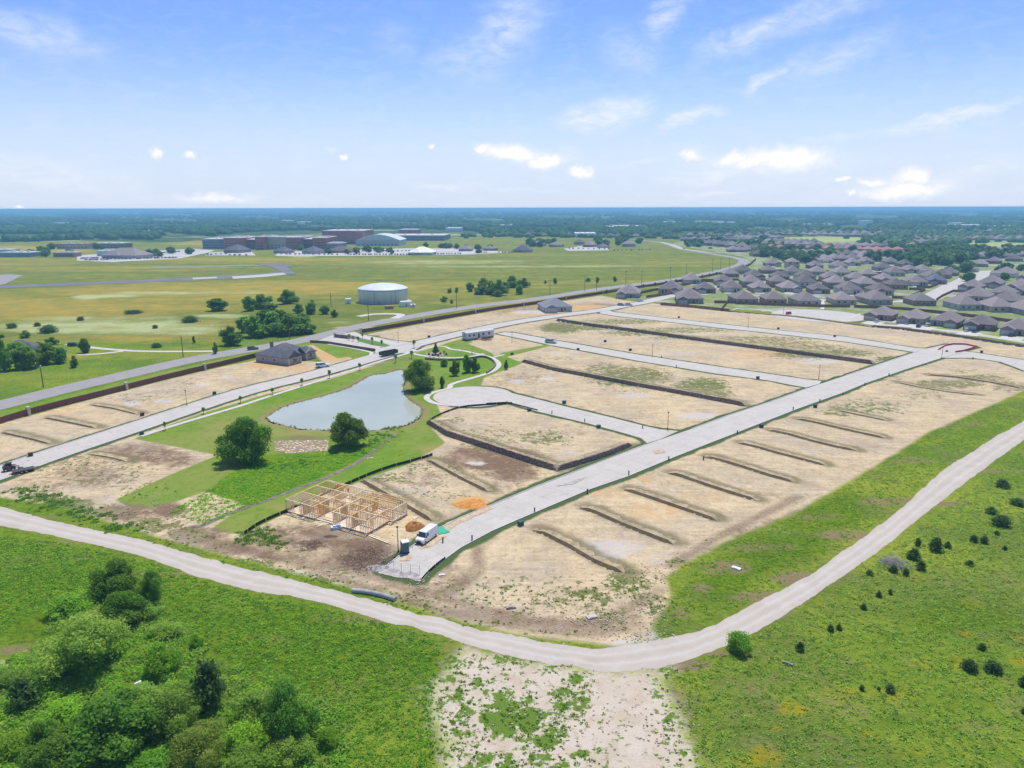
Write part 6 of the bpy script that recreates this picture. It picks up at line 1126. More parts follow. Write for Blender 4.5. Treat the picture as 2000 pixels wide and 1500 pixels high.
BX = [(277, 849, 'green', 'at the end of the sidewalk by the left lots'), (278, 812, 'dark', 'on the lot edge left of the pond street'), (419, 770, 'green', 'on the lot edge above the pond street middle'), (60, 891, 'dark', 'at the kerb near the skid loader'), (1017, 1026, 'green', 'on the large bare corner lot beside the main street'), (1487, 835, 'dark', 'on the right-hand lots beside the fifth earth bank'), (1592, 796, 'dark', 'on the right-hand lots near the weeds'), (1182, 668, 'dark', 'above the second cross street, left one'), (1231, 685, 'dark', 'above the second cross street, right one'), (1326, 621, 'dark', 'above the far cross street, left one'), (1520, 643, 'dark', 'above the far cross street, middle one'), (1630, 658, 'dark', 'above the far cross street, right one'), (1917, 689, 'dark', 'right of the red barriers'), (838, 659, 'dark', 'on the lots across from the park'), (1102, 788, 'green', 'on the lots above the round-ended street'), (1034, 803, 'green', 'below the round-ended street, left one'), (1169, 836, 'green', 'below the round-ended street, right one'), (1129, 684, 'dark', 'on the lots below the second cross street'), (1480, 740, 'dark', 'below the second cross street near its end'), (1000, 693, 'dark', 'beside the lawn strip')]
for x, y, c, l in BX: p = W(x, y); tag(place(UB[c], (p.x, p.y, gz(p.x, p.y)), .7, .9), f'{c} utility box {l}', 'utility box', 'utility boxes')
# short service posts along the kerbs
SP_ = MB().box(-.12, -.12, 0, .12, .12, .85).box(-.16, -.16, .853, .16, .16, .95).build('service_post', UB['dark'].users_collection and simple('post_dark', (.05, .06, .08), .6)); first = [True]
KP = [(1044, 998), (922, 1053), (1147, 961), (1228, 925), (1306, 897), (1374, 896), (1440, 845), (1549, 799), (1601, 783), (1646, 770), (1689, 751), (1736, 732), (1321, 716), (1292, 697), (1255, 835), (1078, 806), (1142, 822), (990, 787), (1900, 700), (865, 1057)]
KP.sort()
for k, (x, y) in enumerate(KP):
    p = W(x, y + 2); o = SP_ if first[0] else SP_.copy()
    if not first[0]: COL.objects.link(o)
    first[0] = False; o.location = (p.x, p.y, 0); tag(o, 'short dark service post at the kerbs, ' + nth(k, len(KP)), 'post', 'service posts at the kerbs')
# culvert pipe
a, b_ = W(688, 1156), W(772, 1174); m = MB(); n_ = 44; pts = [a.lerp(b_, k / n_) + Vector((0, .5 * math.sin(k / n_ * 3), .28)) for k in range(n_ + 1)]; m.tube(pts, [.36 + .04 * (k % 2) for k in range(n_ + 1)], 14); tag(m.build('culvert_pipe', simple('weathered_pipe', (.36, .36, .36), .8, var=.25, scale=1, obj=False)), 'long grey ribbed pipe lying on the grass verge beside the gravel track', 'pipe')
# mesh barrier at the street end
def mesh_panel(x0, x1, y, h=1.7):
    root = empty('wire_barrier', (0, 0, 0)); a, b_ = W(*x0), W(*x1); d = (b_ - a); L = d.length; d /= L
    for k in range(3): p = a + d * L * k / 2; MB().tube([p, p + Vector((0, 0, h))], .04, 6).build('post', STL, root)
    m = MB()
    for k in range(9): p = a + d * L * k / 8; m.bar(p + Vector((0, 0, .2)), p + Vector((0, 0, h)), .015, .015)
    for z in (.2, .6, 1.0, 1.4, h): m.bar(a + Vector((0, 0, z)), b_ + Vector((0, 0, z)), .02, .02)
    m.build('mesh', STL, root); return root
tag(mesh_panel((755, 1108), (784, 1118), 0), 'left wire panel closing the unfinished street end', 'barrier'); tag(mesh_panel((784, 1118), (820, 1122), 0), 'right wire panel closing the unfinished street end', 'barrier')
# skid loader with trailer
def loader():
    root = empty('skid_loader', (0, 0, 0)); R_ = paint('loader_red', (.14, .03, .03)); m = MB(); m.extr([(-1.5, .5), (-1.6, 1.3), (-.9, 1.5), (.9, 1.0), (1.3, .9), (1.3, .4), (-1.2, .35)], -.65, .65, axis='y'); m.build('body', R_, root)
    m = MB(); m.box(-.8, -.5, 1.35, .5, .5, 2.05); m.build('cab', PLAS, root); MB().box(-.9, -.55, 2.053, .6, .55, 2.13).build('cab_roof', DSTL, root); wheels(root, (-.9, .7), .82, .45, .32)
    for s in (-1, 1): MB().bar((-1.4, s * .75, 1.6), (1.2, s * .75, 1.1), .12, .22).bar((1.2, s * .75, 1.15), (2.0, s * .75, .4), .1, .18).build('lift_arm', R_, root)
    m = MB(); m.extr([(1.9, .1), (2.9, .1), (2.8, .2), (2.1, .25), (2.0, .8), (1.9, .8)], -.95, .95, axis='y'); m.build('bucket', DSTL, root); return root
o = loader(); p = W(20, 919); o.location = (p.x, p.y, .04); o.rotation_euler = (0, 0, .6); o.scale = (.9,) * 3; tag(o, 'dark red skid loader parked on the street at the left edge', 'loader')
def flat_trailer(L=6, Wd=2.2, side=.0, col=None):
    root = empty('utility_trailer', (0, 0, 0)); MB().box(-L / 2, -Wd / 2, .55, L / 2, Wd / 2, .67).build('bed', DSTL, root)
    if side: MB().box(-L / 2, -Wd / 2, .673, L / 2, -Wd / 2 + .06, .67 + side).box(-L / 2, Wd / 2 - .06, .673, L / 2, Wd / 2, .67 + side).box(-L / 2, -Wd / 2 + .063, .673, -L / 2 + .06, Wd / 2 - .063, .67 + side).box(L / 2 - .06, -Wd / 2 + .063, .673, L / 2, Wd / 2 - .063, .67 + side).build('side_panel', col or DSTL, root)
    MB().bar((L / 2, .5, .55), (L / 2 + 1.3, 0, .5), .1, .1).bar((L / 2, -.5, .55), (L / 2 + 1.3, 0, .5), .1, .1).build('hitch', DSTL, root); wheels(root, (-.5, .4), Wd / 2 + .12, .32, .2); return root
o = flat_trailer(4.5); p = W(46, 922); o.location = (p.x, p.y, .04); o.rotation_euler = (0, 0, .75); tag(o, 'low equipment trailer on the street just right of the skid loader', 'trailer')
o = flat_trailer(8.5, 2.4, 1.3); p = W(759, 694); o.location = (p.x, p.y, .06); o.rotation_euler = (0, 0, math.radians(90 - 40)); tag(o, 'dark high-sided trailer parked at the entrance junction', 'trailer')
heap(30, 926, 1.6, .9, .3, simple('red_clay', (.45, .17, .09), .95), 'small spill of red clay beside the skid loader', seed=9)
# site office
def office():
    root = empty('site_office', (0, 0, 0)); Wm = simple('office_siding', (.58, .60, .60), .6, var=.06); L = 15; MB().box(-L / 2, -1.9, .7, L / 2, 1.9, 3.5).build('cabin', Wm, root); m = MB(); m.extr([(-2.05, 3.5), (-2.05, 3.6), (0, 3.95), (2.05, 3.6), (2.05, 3.5)], -L / 2 - .2, L / 2 + .2); m.build('roof', simple('office_roof', (.50, .52, .52), .6), root)
    MB().box(-L / 2 + .1, -1.8, 0, L / 2 - .1, 1.8, .7).build('skirting', simple('office_skirt', (.20, .19, .18), .8), root)
    for k, x in enumerate((-6, -3.6, 1.5, 4.8)): window(root, x, -1.9, 1.7, 1.1, 1.1, 'f')
    window(root, -L / 2, 0, 1.7, 1.2, 1.1, 'l'); d = MB().box(-1.4, -1.96, .75, -.5, -1.902, 2.8).build('door', DOORM, root); MB().box(-1.8, -3.2, 0, -.1, -1.97, .6).box(-1.8, -3.8, 0, -.1, -3.203, .3).build('steps', WOOD, root); return root
o = office(); p = W(934, 661); o.location = (p.x, p.y, 0); o.rotation_euler = (0, 0, math.radians(38)); o.scale = (1.05, 1.0, 1.0); tag(o, 'long pale grey site office cabin with windows beside the street bend', 'cabin')
brush(950, 664, 2.8, 1.2, 140, 'dark red heap of rubble in front of the site office', simple('red_rubble', (.22, .07, .06), .9, var=.3), 'rubble_pile')
# water tank
def tank():
    root = empty('water_tank', (0, 0, 0)); R_ = 16.0; H = 8.6; q, b = pbr('tank_steel'); ob = q.n('ShaderNodeTexCoord').outputs['Object']; z = q.n('ShaderNodeSeparateXYZ', Vector=ob).outputs[2]; n1 = q.noise(.3, 4, .6, q.sv(ob, (1, 1, .15))); se = q.mr(q.m('ABSOLUTE', q.m('SUBTRACT', q.m('FRACT', q.m('DIVIDE', z, 1.45)), .5)), .46, .5)
    q.put(b.inputs['Base Color'], q.mix(q.m('MULTIPLY', se, .3), q.mix(q.mr(n1, .4, .8), (.74, .78, .80), (.55, .60, .62)), (.42, .46, .5))); b.inputs['Roughness'].default_value = .5
    MB().lathe([(0, 0), (R_, 0), (R_, H)], 72).build('shell', MT['tank_steel'], root); MB().lathe([(R_ + .15, H - .1), (R_ + .15, H + .12), (R_ * .97, H + .5), (R_ * .8, H + 1.6), (R_ * .55, H + 2.6), (R_ * .28, H + 3.2), (0, H + 3.4)], 72).build('dome', simple('tank_roof', (.62, .66, .68), .5, var=.1, scale=.4), root)
    MB().lathe([(R_ + .02, H - .35), (R_ + .3, H - .3), (R_ + .3, H - .05), (R_ + .02, H)], 72).build('rim', simple('tank_rim', (.18, .2, .22), .6), root); MB().lathe([(R_ + 1.2, -.05), (R_ + 1.2, .12), (R_ + .02, .12)], 48).build('footing', SLAB, root)
    for aa in (-1.75, -.9): x, y = math.cos(aa) * (R_ + .25), math.sin(aa) * (R_ + .25); MB().tube([(x, y, 0), (x, y, H)], .14, 6).build('pipe', simple('tank_pipe', (.35, .38, .4), .5), root)
    a = -1.1; x, y = math.cos(a) * (R_ + .3), math.sin(a) * (R_ + .3); m = MB(); dx, dy = -math.sin(a) * .3, math.cos(a) * .3; m.bar((x + dx, y + dy, 0), (x + dx, y + dy, H + .8), .06, .06).bar((x - dx, y - dy, 0), (x - dx, y - dy, H + .8), .06, .06)
    for k in range(28): m.bar((x + dx, y + dy, .3 * k + .2), (x - dx, y - dy, .3 * k + .2), .04, .04)
    m.build('ladder', STL, root); MB().box(-.8, -R_ - .05, .4, .8, -R_ + .1, 1.6).build('hatch', simple('hatch_blue', (.25, .3, .33), .5), root); return root
o = tank(); p = W(741, 594); o.location = (p.x, p.y + 15, 0); o.scale = (1.02, 1.02, 1); tag(o, 'large white cylindrical water tank with a shallow domed roof', 'water tank')
def shed(w_, d_, h, label, x, y, rz=.4, mat=None):
    root = empty('equipment_shed', (0, 0, 0)); MB().box(-w_ / 2, -d_ / 2, 0, w_ / 2, d_ / 2, h).build('wall', mat or WHT, root); m = MB(); m.extr([(-d_ / 2 - .15, h), (-d_ / 2 - .15, h + .12), (0, h + .5), (d_ / 2 + .15, h + .12), (d_ / 2 + .15, h)], -w_ / 2 - .15, w_ / 2 + .15); m.build('roof', simple('shed_roof', (.6, .6, .6), .6), root); MB().box(-.5, -d_ / 2 - .05, .1, .5, -d_ / 2, 2.1).build('door', STL, root); p = W(x, y); root.location = (p.x, p.y, 0); root.rotation_euler = (0, 0, rz); return tag(root, label, 'shed')
shed(7, 5, 3, 'white equipment shed touching the right side of the water tank', 792, 598); shed(3.5, 3, 3, 'small pale cabinet shed left of the water tank', 680, 593); shed(3, 2.5, 1.6, 'low pale unit right of the white equipment shed', 806, 600)
m = MB().box(-2.6, -1.2, .35, 2.6, 1.2, 1.9); o = empty('generator_trailer', (0, 0, 0)); m.build('housing', simple('orange_panel', (.50, .28, .12), .6), o); wheels(o, (-.4, .5), 1.2, .35, .2); p = W(760, 603); o.location = (p.x, p.y, 0); o.rotation_euler = (0, 0, .3); tag(o, 'orange-brown trailer unit in front of the water tank', 'trailer')
# ------------------------------------------------------------------ fences and walls
def fence(name, P, h, mat, label, pillar=None, every=40, cat='fence', post=True, th=.08, pm=None, slat=2.4):
    root = empty(name, (*P[0], 0) if len(P[0]) == 2 else P[0]); o0 = Vector((P[0][0], P[0][1], 0)); P = [Vector((p[0], p[1], 0)) - o0 for p in P]; m = MB(); po = MB(); acc = 0; npil = 0
    for a, b_ in zip(P, P[1:]):
        L = (b_ - a).length; d = (b_ - a) / max(L, 1e-6); n_ = max(1, int(L / slat)); nn = Vector((-d.y, d.x, 0))
        for k in range(n_):
            p0, p1 = a + d * L * k / n_, a + d * L * (k + 1) / n_; zb = .04; r_ = rnd.uniform(-.03, .03); m.bar(p0 + Vector((0, 0, zb + h / 2 + r_)) + d * .02, p1 + Vector((0, 0, zb + h / 2 + r_)) - d * .02, th, h - .05)
            if post and k % 1 == 0: po.bar(p0 + Vector((0, 0, 0)) - nn * .08, p0 + Vector((0, 0, h + .06)) - nn * .08, .1, .1)
        if pillar:
            k = 0
            while acc + L > npil * every:
                q_ = a + d * (npil * every - acc); pl = MB().box(q_.x - .45, q_.y - .45, 0, q_.x + .45, q_.y + .45, h + .55, rz=math.atan2(d.y, d.x)).box(q_.x - .52, q_.y - .52, h + .553, q_.x + .52, q_.y + .52, h + .7, rz=math.atan2(d.y, d.x)).build('pillar', pillar, root); npil += 1
        acc += L
    m.build('panel', mat, root)
    if post: po.build('post', pm or mat, root)
    return tag(root, label, cat)
F1 = smooth_line(WP([(-160, 882), (0, 828), (90, 801), (182, 778.5), (317, 743), (430, 715.5), (500, 698.5), (524, 692)]), 1)
fence('wooden_fence', F1, 1.95, BRN, 'long dark red-brown board fence with pale pillars between the road and the left lots', STONE, 33.6)
F2 = smooth_line(WP([(705, 651), (800, 635), (900, 617), (975, 604.5), (1050, 594), (1120, 583), (1185, 573)]), 1)
fence('wooden_fence', F2, 1.95, BRN, 'long dark red-brown board fence behind the lots right of the entrance', STONE, 43)
fence('wooden_fence', smooth_line(WP([(1185, 573), (1240, 564), (1310, 553.5), (1380, 541), (1430, 530), (1462, 521), (1476, 508)]), 1), 1.9, BRN2, 'brown yard fence with dark posts along the bending road', simple('dark_pillar', (.10, .08, .07), .8), 17)
fence('wooden_fence', WP([(606, 669), (640, 671), (700, 681), (733, 686)]), 1.1, simple('low_wall_stone', (.17, .13, .10), .9, var=.3), 'low dark wall along the entrance lawn', None, cat='wall', post=False, th=.35)
fence('wooden_fence', WP([(1290, 596), (1350, 601), (1425, 609)]), 1.8, BRN2, 'brown fence below the long wide-roofed house', None)
YF = [([(1440, 594), (1480, 596), (1540, 598), (1600, 600), (1660, 600.5)], 'brown yard fence behind the left half of the row on the green strip'), ([(1668, 601), (1720, 603), (1770, 606), (1830, 612), (1900, 620), (1960, 628), (2030, 638)], 'brown yard fence behind the right half of the row on the green strip'),
 ([(1395, 592), (1440, 593)], 'short dark fence left of the green strip row'), ([(1408, 608), (1424, 588)], 'narrow fence running up from the green strip'),
 ([(1400, 562), (1470, 562), (1560, 563), (1650, 566), (1740, 570)], 'brown yard fence between the second and third rows'), ([(1360, 549), (1440, 548), (1540, 549), (1640, 551), (1740, 556)], 'brown yard fence between the fourth and fifth rows'), ([(1480, 530), (1560, 530), (1650, 532), (1740, 536)], 'brown yard fence between the fifth and sixth rows'),
 ([(1742, 583), (1770, 584), (1807, 568), (1775, 566)], 'red-brown fence round the corner yard left of the wide side street'), ([(1790, 562), (1815, 563), (1848, 550), (1832, 547)], 'red-brown fence round the yard of the blue-roofed house'), ([(1828, 588), (1840, 580), (1862, 570), (1900, 574)], 'red-brown fence round the corner yard right of the wide side street'), ([(1878, 561), (1905, 552), (1925, 556)], 'red-brown fence further up the right side of the wide side street'), ([(1900, 598), (1950, 604), (2010, 612)], 'red-brown fence behind the right-hand corner houses'), ([(1262, 582), (1300, 577), (1360, 566)], 'brown fence between the long low houses'), ([(1250, 574), (1310, 562), (1380, 551), (1400, 553)], 'brown fence of the yard behind the long low houses')]
for L, l in YF: fence('wooden_fence', WP(L), 1.8, BRN2, l)
SILT = simple('silt_cloth', (.02, .035, .025), .9)
fence('silt_fence', smooth_line(WP([(476, 1046), (505, 1025), (560, 1001), (640, 966), (700, 937), (760, 914), (815, 900), (845, 890)]), 1), .75, SILT, 'long black cloth silt fence along the edge of the mown lawn strip', None, post=True, th=.05, pm=WOOD)
fence('silt_fence', smooth_line(WP([(833, 829), (845, 818), (870, 806), (905, 795), (960, 791), (1000, 789)]), 1), .6, SILT, 'black cloth silt fence round the top of the walled lot', None, th=.05, pm=WOOD)
fence('silt_fence', WP([(822, 1136), (835, 1121), (850, 1107), (870, 1092)]), .5, SILT, 'short black silt fence at the right kerb of the unfinished street end', None, th=.05, pm=WOOD)
fence('silt_fence', WP([(1050, 802), (990, 787), (950, 789)]), .4, SILT, 'black silt strip along the kerb below the turning circle', None, th=.05, pm=WOOD)
# red and white barriers
def barrier():
    root = empty('road_barrier', (0, 0, 0)); R_ = simple('barrier_red', (.55, .04, .05), .5); m = MB(); m.extr([(-.3, 0), (-.3, .25), (-.1, .4), (-.1, .9), (.1, .9), (.1, .4), (.3, .25), (.3, 0)], -.95, .95); m.build('shell', R_, root); return root
BRR = barrier()
def arc(pts, n_, name):
    L = resample([Vector(p) for p in WP(pts)], n_)
    for k in range(n_): d = L[min(k + 1, n_ - 1)] - L[max(0, k - 1)]; tag(place(BRR, (L[k].x, L[k].y, .03), math.atan2(d.y, d.x), (1.1, .8, .75)), f'red plastic barrier in the {name}, {nth(k, n_)}', 'barrier', f'barriers of the {name}')
arc([(1834, 683), (1846, 676), (1862, 673), (1885, 673.5), (1904, 677.5)], 20, 'curved row closing the street stub'); arc([(1905, 679), (1893, 683), (1880, 686.5), (1869, 688)], 9, 'straight row beside the street stub')
p = W(1540, 614); tag(place(BRR, (p.x, p.y, 0), .3, 1.8), 'single red barrier at the left edge of the pale turning place', 'barrier'); p = W(1849, 687); tag(place(BRR, (p.x, p.y, .06), .3, .7), 'lone small red barrier on the street stub', 'barrier')
p = W(861, 1037); m = MB(); m.extr([(-1.6, 0), (-1.5, .12), (1.5, .18), (1.6, .02)], -1.1, 1.1); tag(m.build('tarpaulin', simple('green_sheet', (.05, .36, .22), .7), None, (p.x, p.y, .05), .6), 'green sheet spread behind the van', 'sheet')
# loose things on the grass
def plank(x, y, L, w_, rz, mat, label, h=.12, cat='board', name='board'): p = W(x, y); m = MB(); m.box(-L / 2, -w_ / 2, 0, L / 2, w_ / 2, h).box(-L * .3, -w_ * .4, h + .003, L * .2, w_ * .3, h + .06); return tag(m.build(name, mat, None, (p.x, p.y, gz(p.x, p.y) - .0), rz), label, cat)
plank(1438, 1111, 1.5, .7, -.7, WHT, 'white board lying on the grass between the lots and the track', .25); plank(271, 1343, .8, .35, .9, WHT, 'small white scrap in the near thicket', .8); plank(1538, 1297, 1.4, .35, -.6, simple('grey_log', (.25, .24, .25), .9), 'grey weathered log on the grass below the gravel bend', .25, 'log', 'log')
plank(1155, 1206, 1.5, .9, .4, SLAB, 'pale flat concrete block on the weedy corner lot', .25); plank(998, 1188, 1.4, .5, .2, GRYR, 'grey slab of rock on the weedy corner lot', .3); plank(863, 1124, 1.0, .4, .3, WHT, 'white sack beside the street end', .2); plank(723, 895, 1.5, .7, .3, simple('bare_patch', (.5, .42, .33), .9), 'pale flat board on the mown lawn strip', .08)
# ------------------------------------------------------------------ park
MUD = simple('tracked_clay', (.50, .38, .25), .95, var=.3, scale=.8, obj=False); MUD2 = simple('grey_spill', (.40, .37, .34), .95, var=.35, scale=.9, obj=False)
for k, (L, mt_) in enumerate([([(872, 1022), (900, 1011), (950, 990), (965, 993), (930, 1008), (895, 1024), (868, 1040), (856, 1036)], MUD), ([(815, 1064), (840, 1050), (868, 1043), (872, 1048), (845, 1066), (822, 1074)], MUD), ([(744, 1114), (775, 1112), (815, 1120), (822, 1133), (800, 1130), (770, 1128), (738, 1120)], MUD2), ([(790, 1082), (806, 1084), (800, 1096), (780, 1096)], MUD), ([(1085, 950), (1120, 940), (1150, 930), (1120, 946)], MUD2), ([(1275, 880), (1295, 877), (1300, 884), (1280, 887)], MUD)]):
    sheet('mud_patch', densify(WP(L), .7, True, .18, k), .075 + .004 * k, mt_)
zs = .075
def path(name, pts, wd, z, it=2): return sheet(name, strip(smooth_line([Vector(p) for p in WP(pts)], it), wd), z, PAVE)
path('pavement', [(275, 852), (330, 834), (400, 813), (460, 796), (520, 776), (600, 751), (680, 726), (740, 706), (800, 689.5), (812, 684)], 1.7, .062)
path('path', [(803, 690), (830, 696), (865, 699), (900, 699), (930, 695), (945, 691)], 2.0, .066); path('path', [(812, 686), (835, 680), (852, 676), (870, 677), (880, 682)], 1.6, .070); path('path', [(880, 682), (905, 685), (935, 692), (960, 698), (975, 708), (974, 717), (960, 727), (925, 738), (895, 746), (878, 752), (880, 757), (870, 761), (850, 765), (835, 772), (832, 779), (845, 787), (868, 791), (890, 792.5)], 1.9, .074)
path('path', [(961, 699), (975, 695), (985, 693)], 1.5, .078); path('path', [(1430, 605), (1450, 601), (1490, 606), (1530, 611)], 1.6, .07); path('path', [(1605, 604), (1608, 598), (1605, 585)], 2.2, .074); path('path', [(1655, 622), (1665, 619), (1680, 613)], 2.0, .078)
path('driveway', [(130, 672), (170, 678), (230, 684), (300, 687), (420, 686)], 3.0, .05); path('driveway', [(150, 693), (190, 692), (240, 686)], 2.6, .055); path('driveway', [(700, 618), (730, 613), (790, 613), (770, 622)], 5, .05)
path('pavement', [(700, 657), (760, 669), (778, 674)], 2.2, .082, 1); path('pavement', [(640, 672), (700, 682), (735, 691), (690, 704), (650, 716)], 1.6, .086, 1)
sheet('lawn', WP([(694, 660), (715, 663), (745, 669), (762, 675), (752, 678), (730, 675), (700, 667)]), .09, simple('island_grass', (.10, .19, .03), 1.0, var=.3, obj=False)); sheet('lawn', WP([(820, 700), (0, 0)][:0] or [(668, 652), (690, 656), (705, 661), (690, 663), (660, 657)]), .094, simple('mulch', (.14, .10, .08), 1, var=.3, obj=False))
sheet('cul_de_sac', circle(W(1597, 616), 25), .05, CONC); sheet('side_street', WP([(1795, 580), (1835, 560), (1870, 545), (1895, 530), (1938, 528), (1930, 540), (1880, 562), (1835, 586), (1815, 590)]), .05, CONC); sheet('side_street', strip(WP([(1440, 583), (1520, 585), (1600, 586), (1700, 589), (1760, 589), (1800, 583)]), 8), .058, CONC); sheet('side_street', strip(WP([(1395, 560), (1500, 561), (1600, 563)]), 6), .058, PAVE)
sheet('side_street', strip(WP([(1345, 572), (1300, 578)]), 9), .07, CONC); sheet('side_street', strip(WP([(1690, 632), (1800, 640), (1900, 652), (2050, 676)]), 6), .03, CONC)
for k, (x, y) in enumerate([(1705, 631), (1772, 636), (1805, 641), (1893, 652), (1975, 661)]): p = W(x, y); sheet('driveway', [Vector((p.x + a * 3.2 + b_ * 4, p.y + a * -3.2 + b_ * 4)) for a, b_ in ((-1, -1), (1, -1), (1, 1), (-1, 1))], .055 + .004 * k, PAVE)
# runway
RWA = MT['dark_asphalt']; sheet('runway', WP([(-900, 560), (-300, 561), (0, 558), (240, 548), (450, 538), (565, 530), (575, 533), (460, 544), (240, 553.5), (0, 563), (-300, 568), (-900, 570)]), .12, RWA); sheet('runway', WP([(452, 540.5), (500, 537.5), (560, 532.5), (566, 535.5), (520, 541), (456, 545)]), .2, CONC); sheet('runway', WP([(375, 543), (423, 541), (425, 543.5), (378, 546)]), .2, CONC); sheet('runway', WP([(500, 516), (560, 516.5), (575, 520), (560, 522), (578, 536), (562, 537), (530, 522)]), .28, RWA); sheet('runway', WP([(-300, 530), (0, 537), (20, 536), (45, 538), (10, 555), (-20, 560), (-300, 561)]), .16, simple('faded_runway', (.30, .27, .26), .9, obj=False))
sheet('taxiway', WP([(290, 521), (500, 517), (520, 519), (300, 524.5)]), .14, simple('faint_asphalt', (.22, .24, .16), .95, obj=False))
LOTM = simple('parking_concrete', (.48, .45, .42), .9, var=.15, scale=.02, obj=False)
sheet('car_park', WP([(150, 509), (220, 512), (350, 505), (400, 495), (420, 489), (380, 486), (300, 490), (220, 494), (150, 499)]), .1, LOTM); sheet('car_park', WP([(535, 496), (560, 491), (680, 488), (800, 485), (900, 485), (1000, 493), (920, 497), (680, 500), (540, 500)]), .1, LOTM); sheet('car_park', WP([(1100, 486), (1140, 480), (1185, 481), (1190, 489), (1110, 490)]), .1, LOTM); sheet('car_park', WP([(400, 499), (410, 493), (490, 490), (500, 499)]), .11, LOTM)
sheet('far_road', strip(WP([(1290, 473), (1310, 478), (1335, 487), (1380, 493), (1450, 496)]), 9), .3, CONC)
# young trees along the path
for k, (x, yb, yt) in enumerate([(323, 840, 823), (398, 808, 795), (470, 787, 773), (533, 771, 757), (590, 753, 738), (644, 738, 722), (703, 723, 708), (773, 708, 691), (809, 680, 663), (804, 700, 684)]):
    tree('young', x, yb, 11, yt, f"young street tree on the lawn beside the pond street, {ORD[k] + ' from the left' if k else 'leftmost'}", 'young trees along the pond street', hk=1.15)
for k, (x, yb, yt) in enumerate([(682, 664, 652), (690, 666, 655), (700, 668, 656), (727, 672, 657), (746, 678, 662), (708, 661, 650)]):
    tree('young', x, yb, 8, yt, f"young tree in the entrance median, {ORD[k] + ' from the left' if k else 'leftmost'}", 'young trees in the entrance median', hk=1.1)
CN = make_tree('conical_evergreen', 7, 1.7, 2600, .2, 51, 12, .05, 'cedar', .95, 3); PT['cone'] = [CN]; tree('cone', 851, 694, 17, 665, 'tall blue-green conical evergreen in the round park bed')
for k, (x, y) in enumerate([(838, 694), (860, 693), (845, 696), (856, 697), (868, 690), (872, 694)]): tree('shrub', x, y, 5, y - 6, 'small shrub round the foot of the conical evergreen', 'shrubs of the round park bed')
heap(848, 692, 4.2, 4.2, .25, simple('bed_mulch', (.30, .22, .17), .95, var=.3, scale=2), 'round mulch bed with pale stones under the conical evergreen', name='mulch_bed', seed=3)
def boulder(x, y, s, label, grp=None):
    p = W(x, y); r = random.Random(int(x * 3 + y)); bm = bmesh.new(); bmesh.ops.create_icosphere(bm, subdivisions=2, radius=s)
    for v in bm.verts: v.co *= r.uniform(.8, 1.15); v.co.z *= .65
    me = bpy.data.meshes.new('boulder'); bm.to_mesh(me); bm.free(); me.materials.append(STONE); o = link('boulder', me); o.location = (p.x, p.y, s * .3); return tag(o, label, 'boulder', grp)
for k, (x, y) in enumerate([(833, 692), (840, 697), (848, 699), (858, 698), (865, 696), (869, 691)]): boulder(x, y, .5, 'pale boulder at the rim of the round park bed', 'boulders of the round park bed')
fence('stone_wall', smooth_line(WP([(830, 702), (865, 705), (900, 704), (925, 700), (945, 697), (960, 703), (969, 712), (963, 722), (950, 730)]), 2), .8, MT['rubble_stone'], 'low curved stone wall along the park path above the lawn', None, cat='wall', post=False, th=.4)
def bench(x, y, rz, label):
    p = W(x, y); root = empty('park_bench', (p.x, p.y, .08), rz, label, 'bench'); MB().box(-.9, -.2, .42, .9, .25, .48).build('seat', WOOD, root); MB().box(-.9, .25, .48, .9, .31, .9).build('backrest', WOOD, root)
    for s in (-1, 1): MB().box(s * .75 - .04, -.2, 0, s * .75 + .04, .25, .42).build('leg', DSTL, root)
bench(905, 683, .4, 'left bench beside the upper park path'); bench(925, 690, .4, 'right bench beside the upper park path')
# entrance sign wall
def sign():
    root = empty('entrance_sign', (0, 0, 0)); MB().box(-4, -.4, 0, 4, .4, 1.5).build('wall', MT['rubble_stone'], root); MB().box(-4.15, -.5, 1.5, 4.15, .5, 1.65).build('coping', STONE, root); MB().box(-4.6, -.6, 0, -4.003, .6, 2.2).build('pillar', STONE, root); MB().box(4.003, -.6, 0, 4.6, .6, 2.2).build('pillar', STONE, root); return root
o = sign(); p = W(668, 660); o.location = (p.x, p.y, .1); o.rotation_euler = (0, 0, -.5); tag(o, 'low stone entrance wall with two end pillars on the median', 'entrance wall')
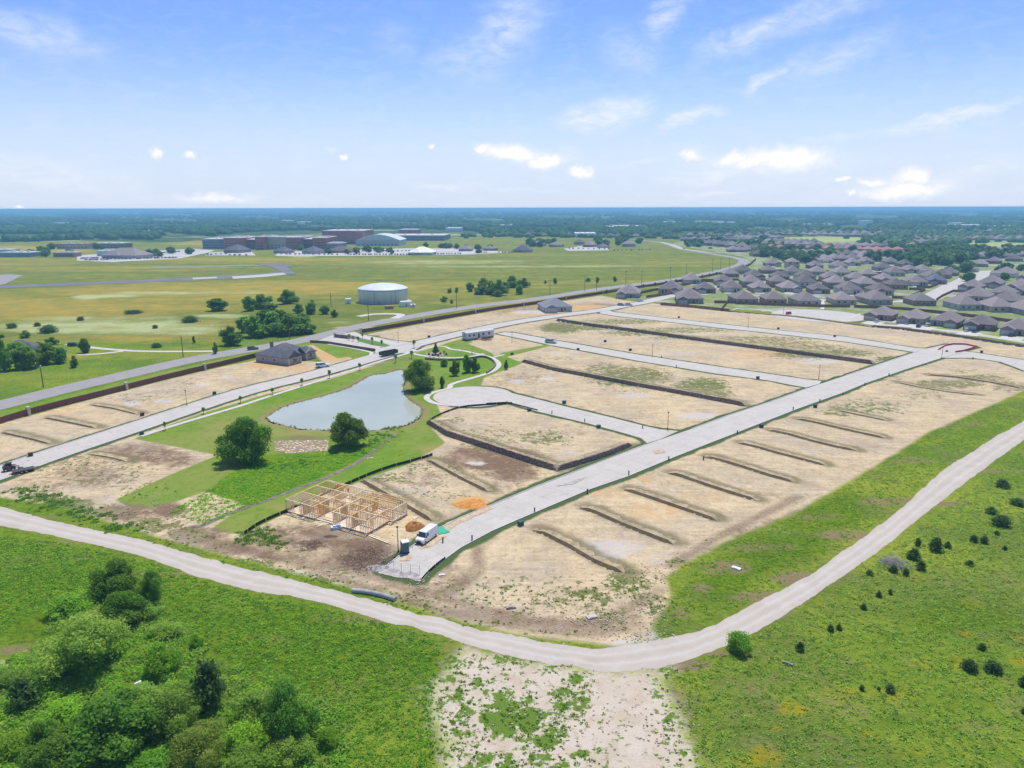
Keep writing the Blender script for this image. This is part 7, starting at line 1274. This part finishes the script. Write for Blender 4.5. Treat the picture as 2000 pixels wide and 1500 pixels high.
# rubble dam with plants
P_ = WP([(535, 862), (560, 861), (642, 859), (640, 880), (600, 884), (560, 886), (536, 880)]); q, b = pbr('riprap'); vo = q.n('ShaderNodeTexVoronoi', Scale=1.3, Vector=q.P()); s3 = q.n('ShaderNodeSeparateColor', Color=vo.outputs['Color']).outputs[0]; q.put(b.inputs['Base Color'], q.mix(q.mr(vo.outputs['Distance'], .25, .5), q.mix(s3, (.55, .42, .28), (.76, .64, .46)), (.26, .2, .12))); b.inputs['Roughness'].default_value = .95; q.put(b.inputs['Normal'], q.n('ShaderNodeBump', Strength=.8, Distance=.3, Height=vo.outputs['Distance']).outputs[0])
sheet('gravel_bank', densify(P_, 1.0, True, .25), .05, MT['riprap'])
dk = strip(smooth_line(WP([(372, 1030), (400, 1026), (440, 1005), (500, 985), (560, 962), (620, 940), (680, 914), (710, 896), (745, 870), (775, 846)]), 2), 1.3); sheet('ditch', dk, .03, simple('ditch_mud', (.19, .16, .13), 1, var=.45, scale=.8, obj=False))
# kerbs
KB = simple('kerb_concrete', (.55, .53, .5), .85, obj=False)
def kerb(P, name='kerb'):
    P = densify(P, 4, False); m = MB()
    for a, b_ in zip(P, P[1:]): m.bar((a.x, a.y, .08), (b_.x, b_.y, .08), .16, .14)
    m.build(name, KB)['kind'] = 'structure'
kerb(WP(MAIN_R)); kerb(WP(MAIN_L[:9])); kerb(WP(MAIN_L[9:13])); kerb(WP(MAIN_L[13:17]))
LS = ST['loop_street']; nh = len(LS) // 2; kerb(LS[:nh]); kerb(LS[nh:])
kerb(CULP[4:22] ); kerb(CULP[26:44])
# unused first builds are taken away again
for o in [o for o in bpy.data.objects if o.parent is None and o.type in ('MESH', 'EMPTY') and 'label' not in o and 'kind' not in o]:
    for c_ in o.children_recursive: bpy.data.objects.remove(c_)
    bpy.data.objects.remove(o)
# ------------------------------------------------------------------ air
hz = MB().box(-130000, -5000, -4, 130000, 130000, 61.2).build('haze', [], None)
q = bpy.data.materials.new('air'); q.use_nodes = True; q.node_tree.nodes.clear(); t = NT(q.node_tree)
pv = t.n('ShaderNodeVolumePrincipled'); pv.inputs['Color'].default_value = (.32, .68, 1.0, 1); pv.inputs['Density'].default_value = 1.95e-4; pv.inputs['Anisotropy'].default_value = .0
ou = t.n('ShaderNodeOutputMaterial'); t.put(ou.inputs['Volume'], pv.outputs[0]); hz.data.materials.clear(); hz.data.materials.append(q); hz['kind'] = 'stuff'; hz['label'] = 'thin blue air over the far plain'
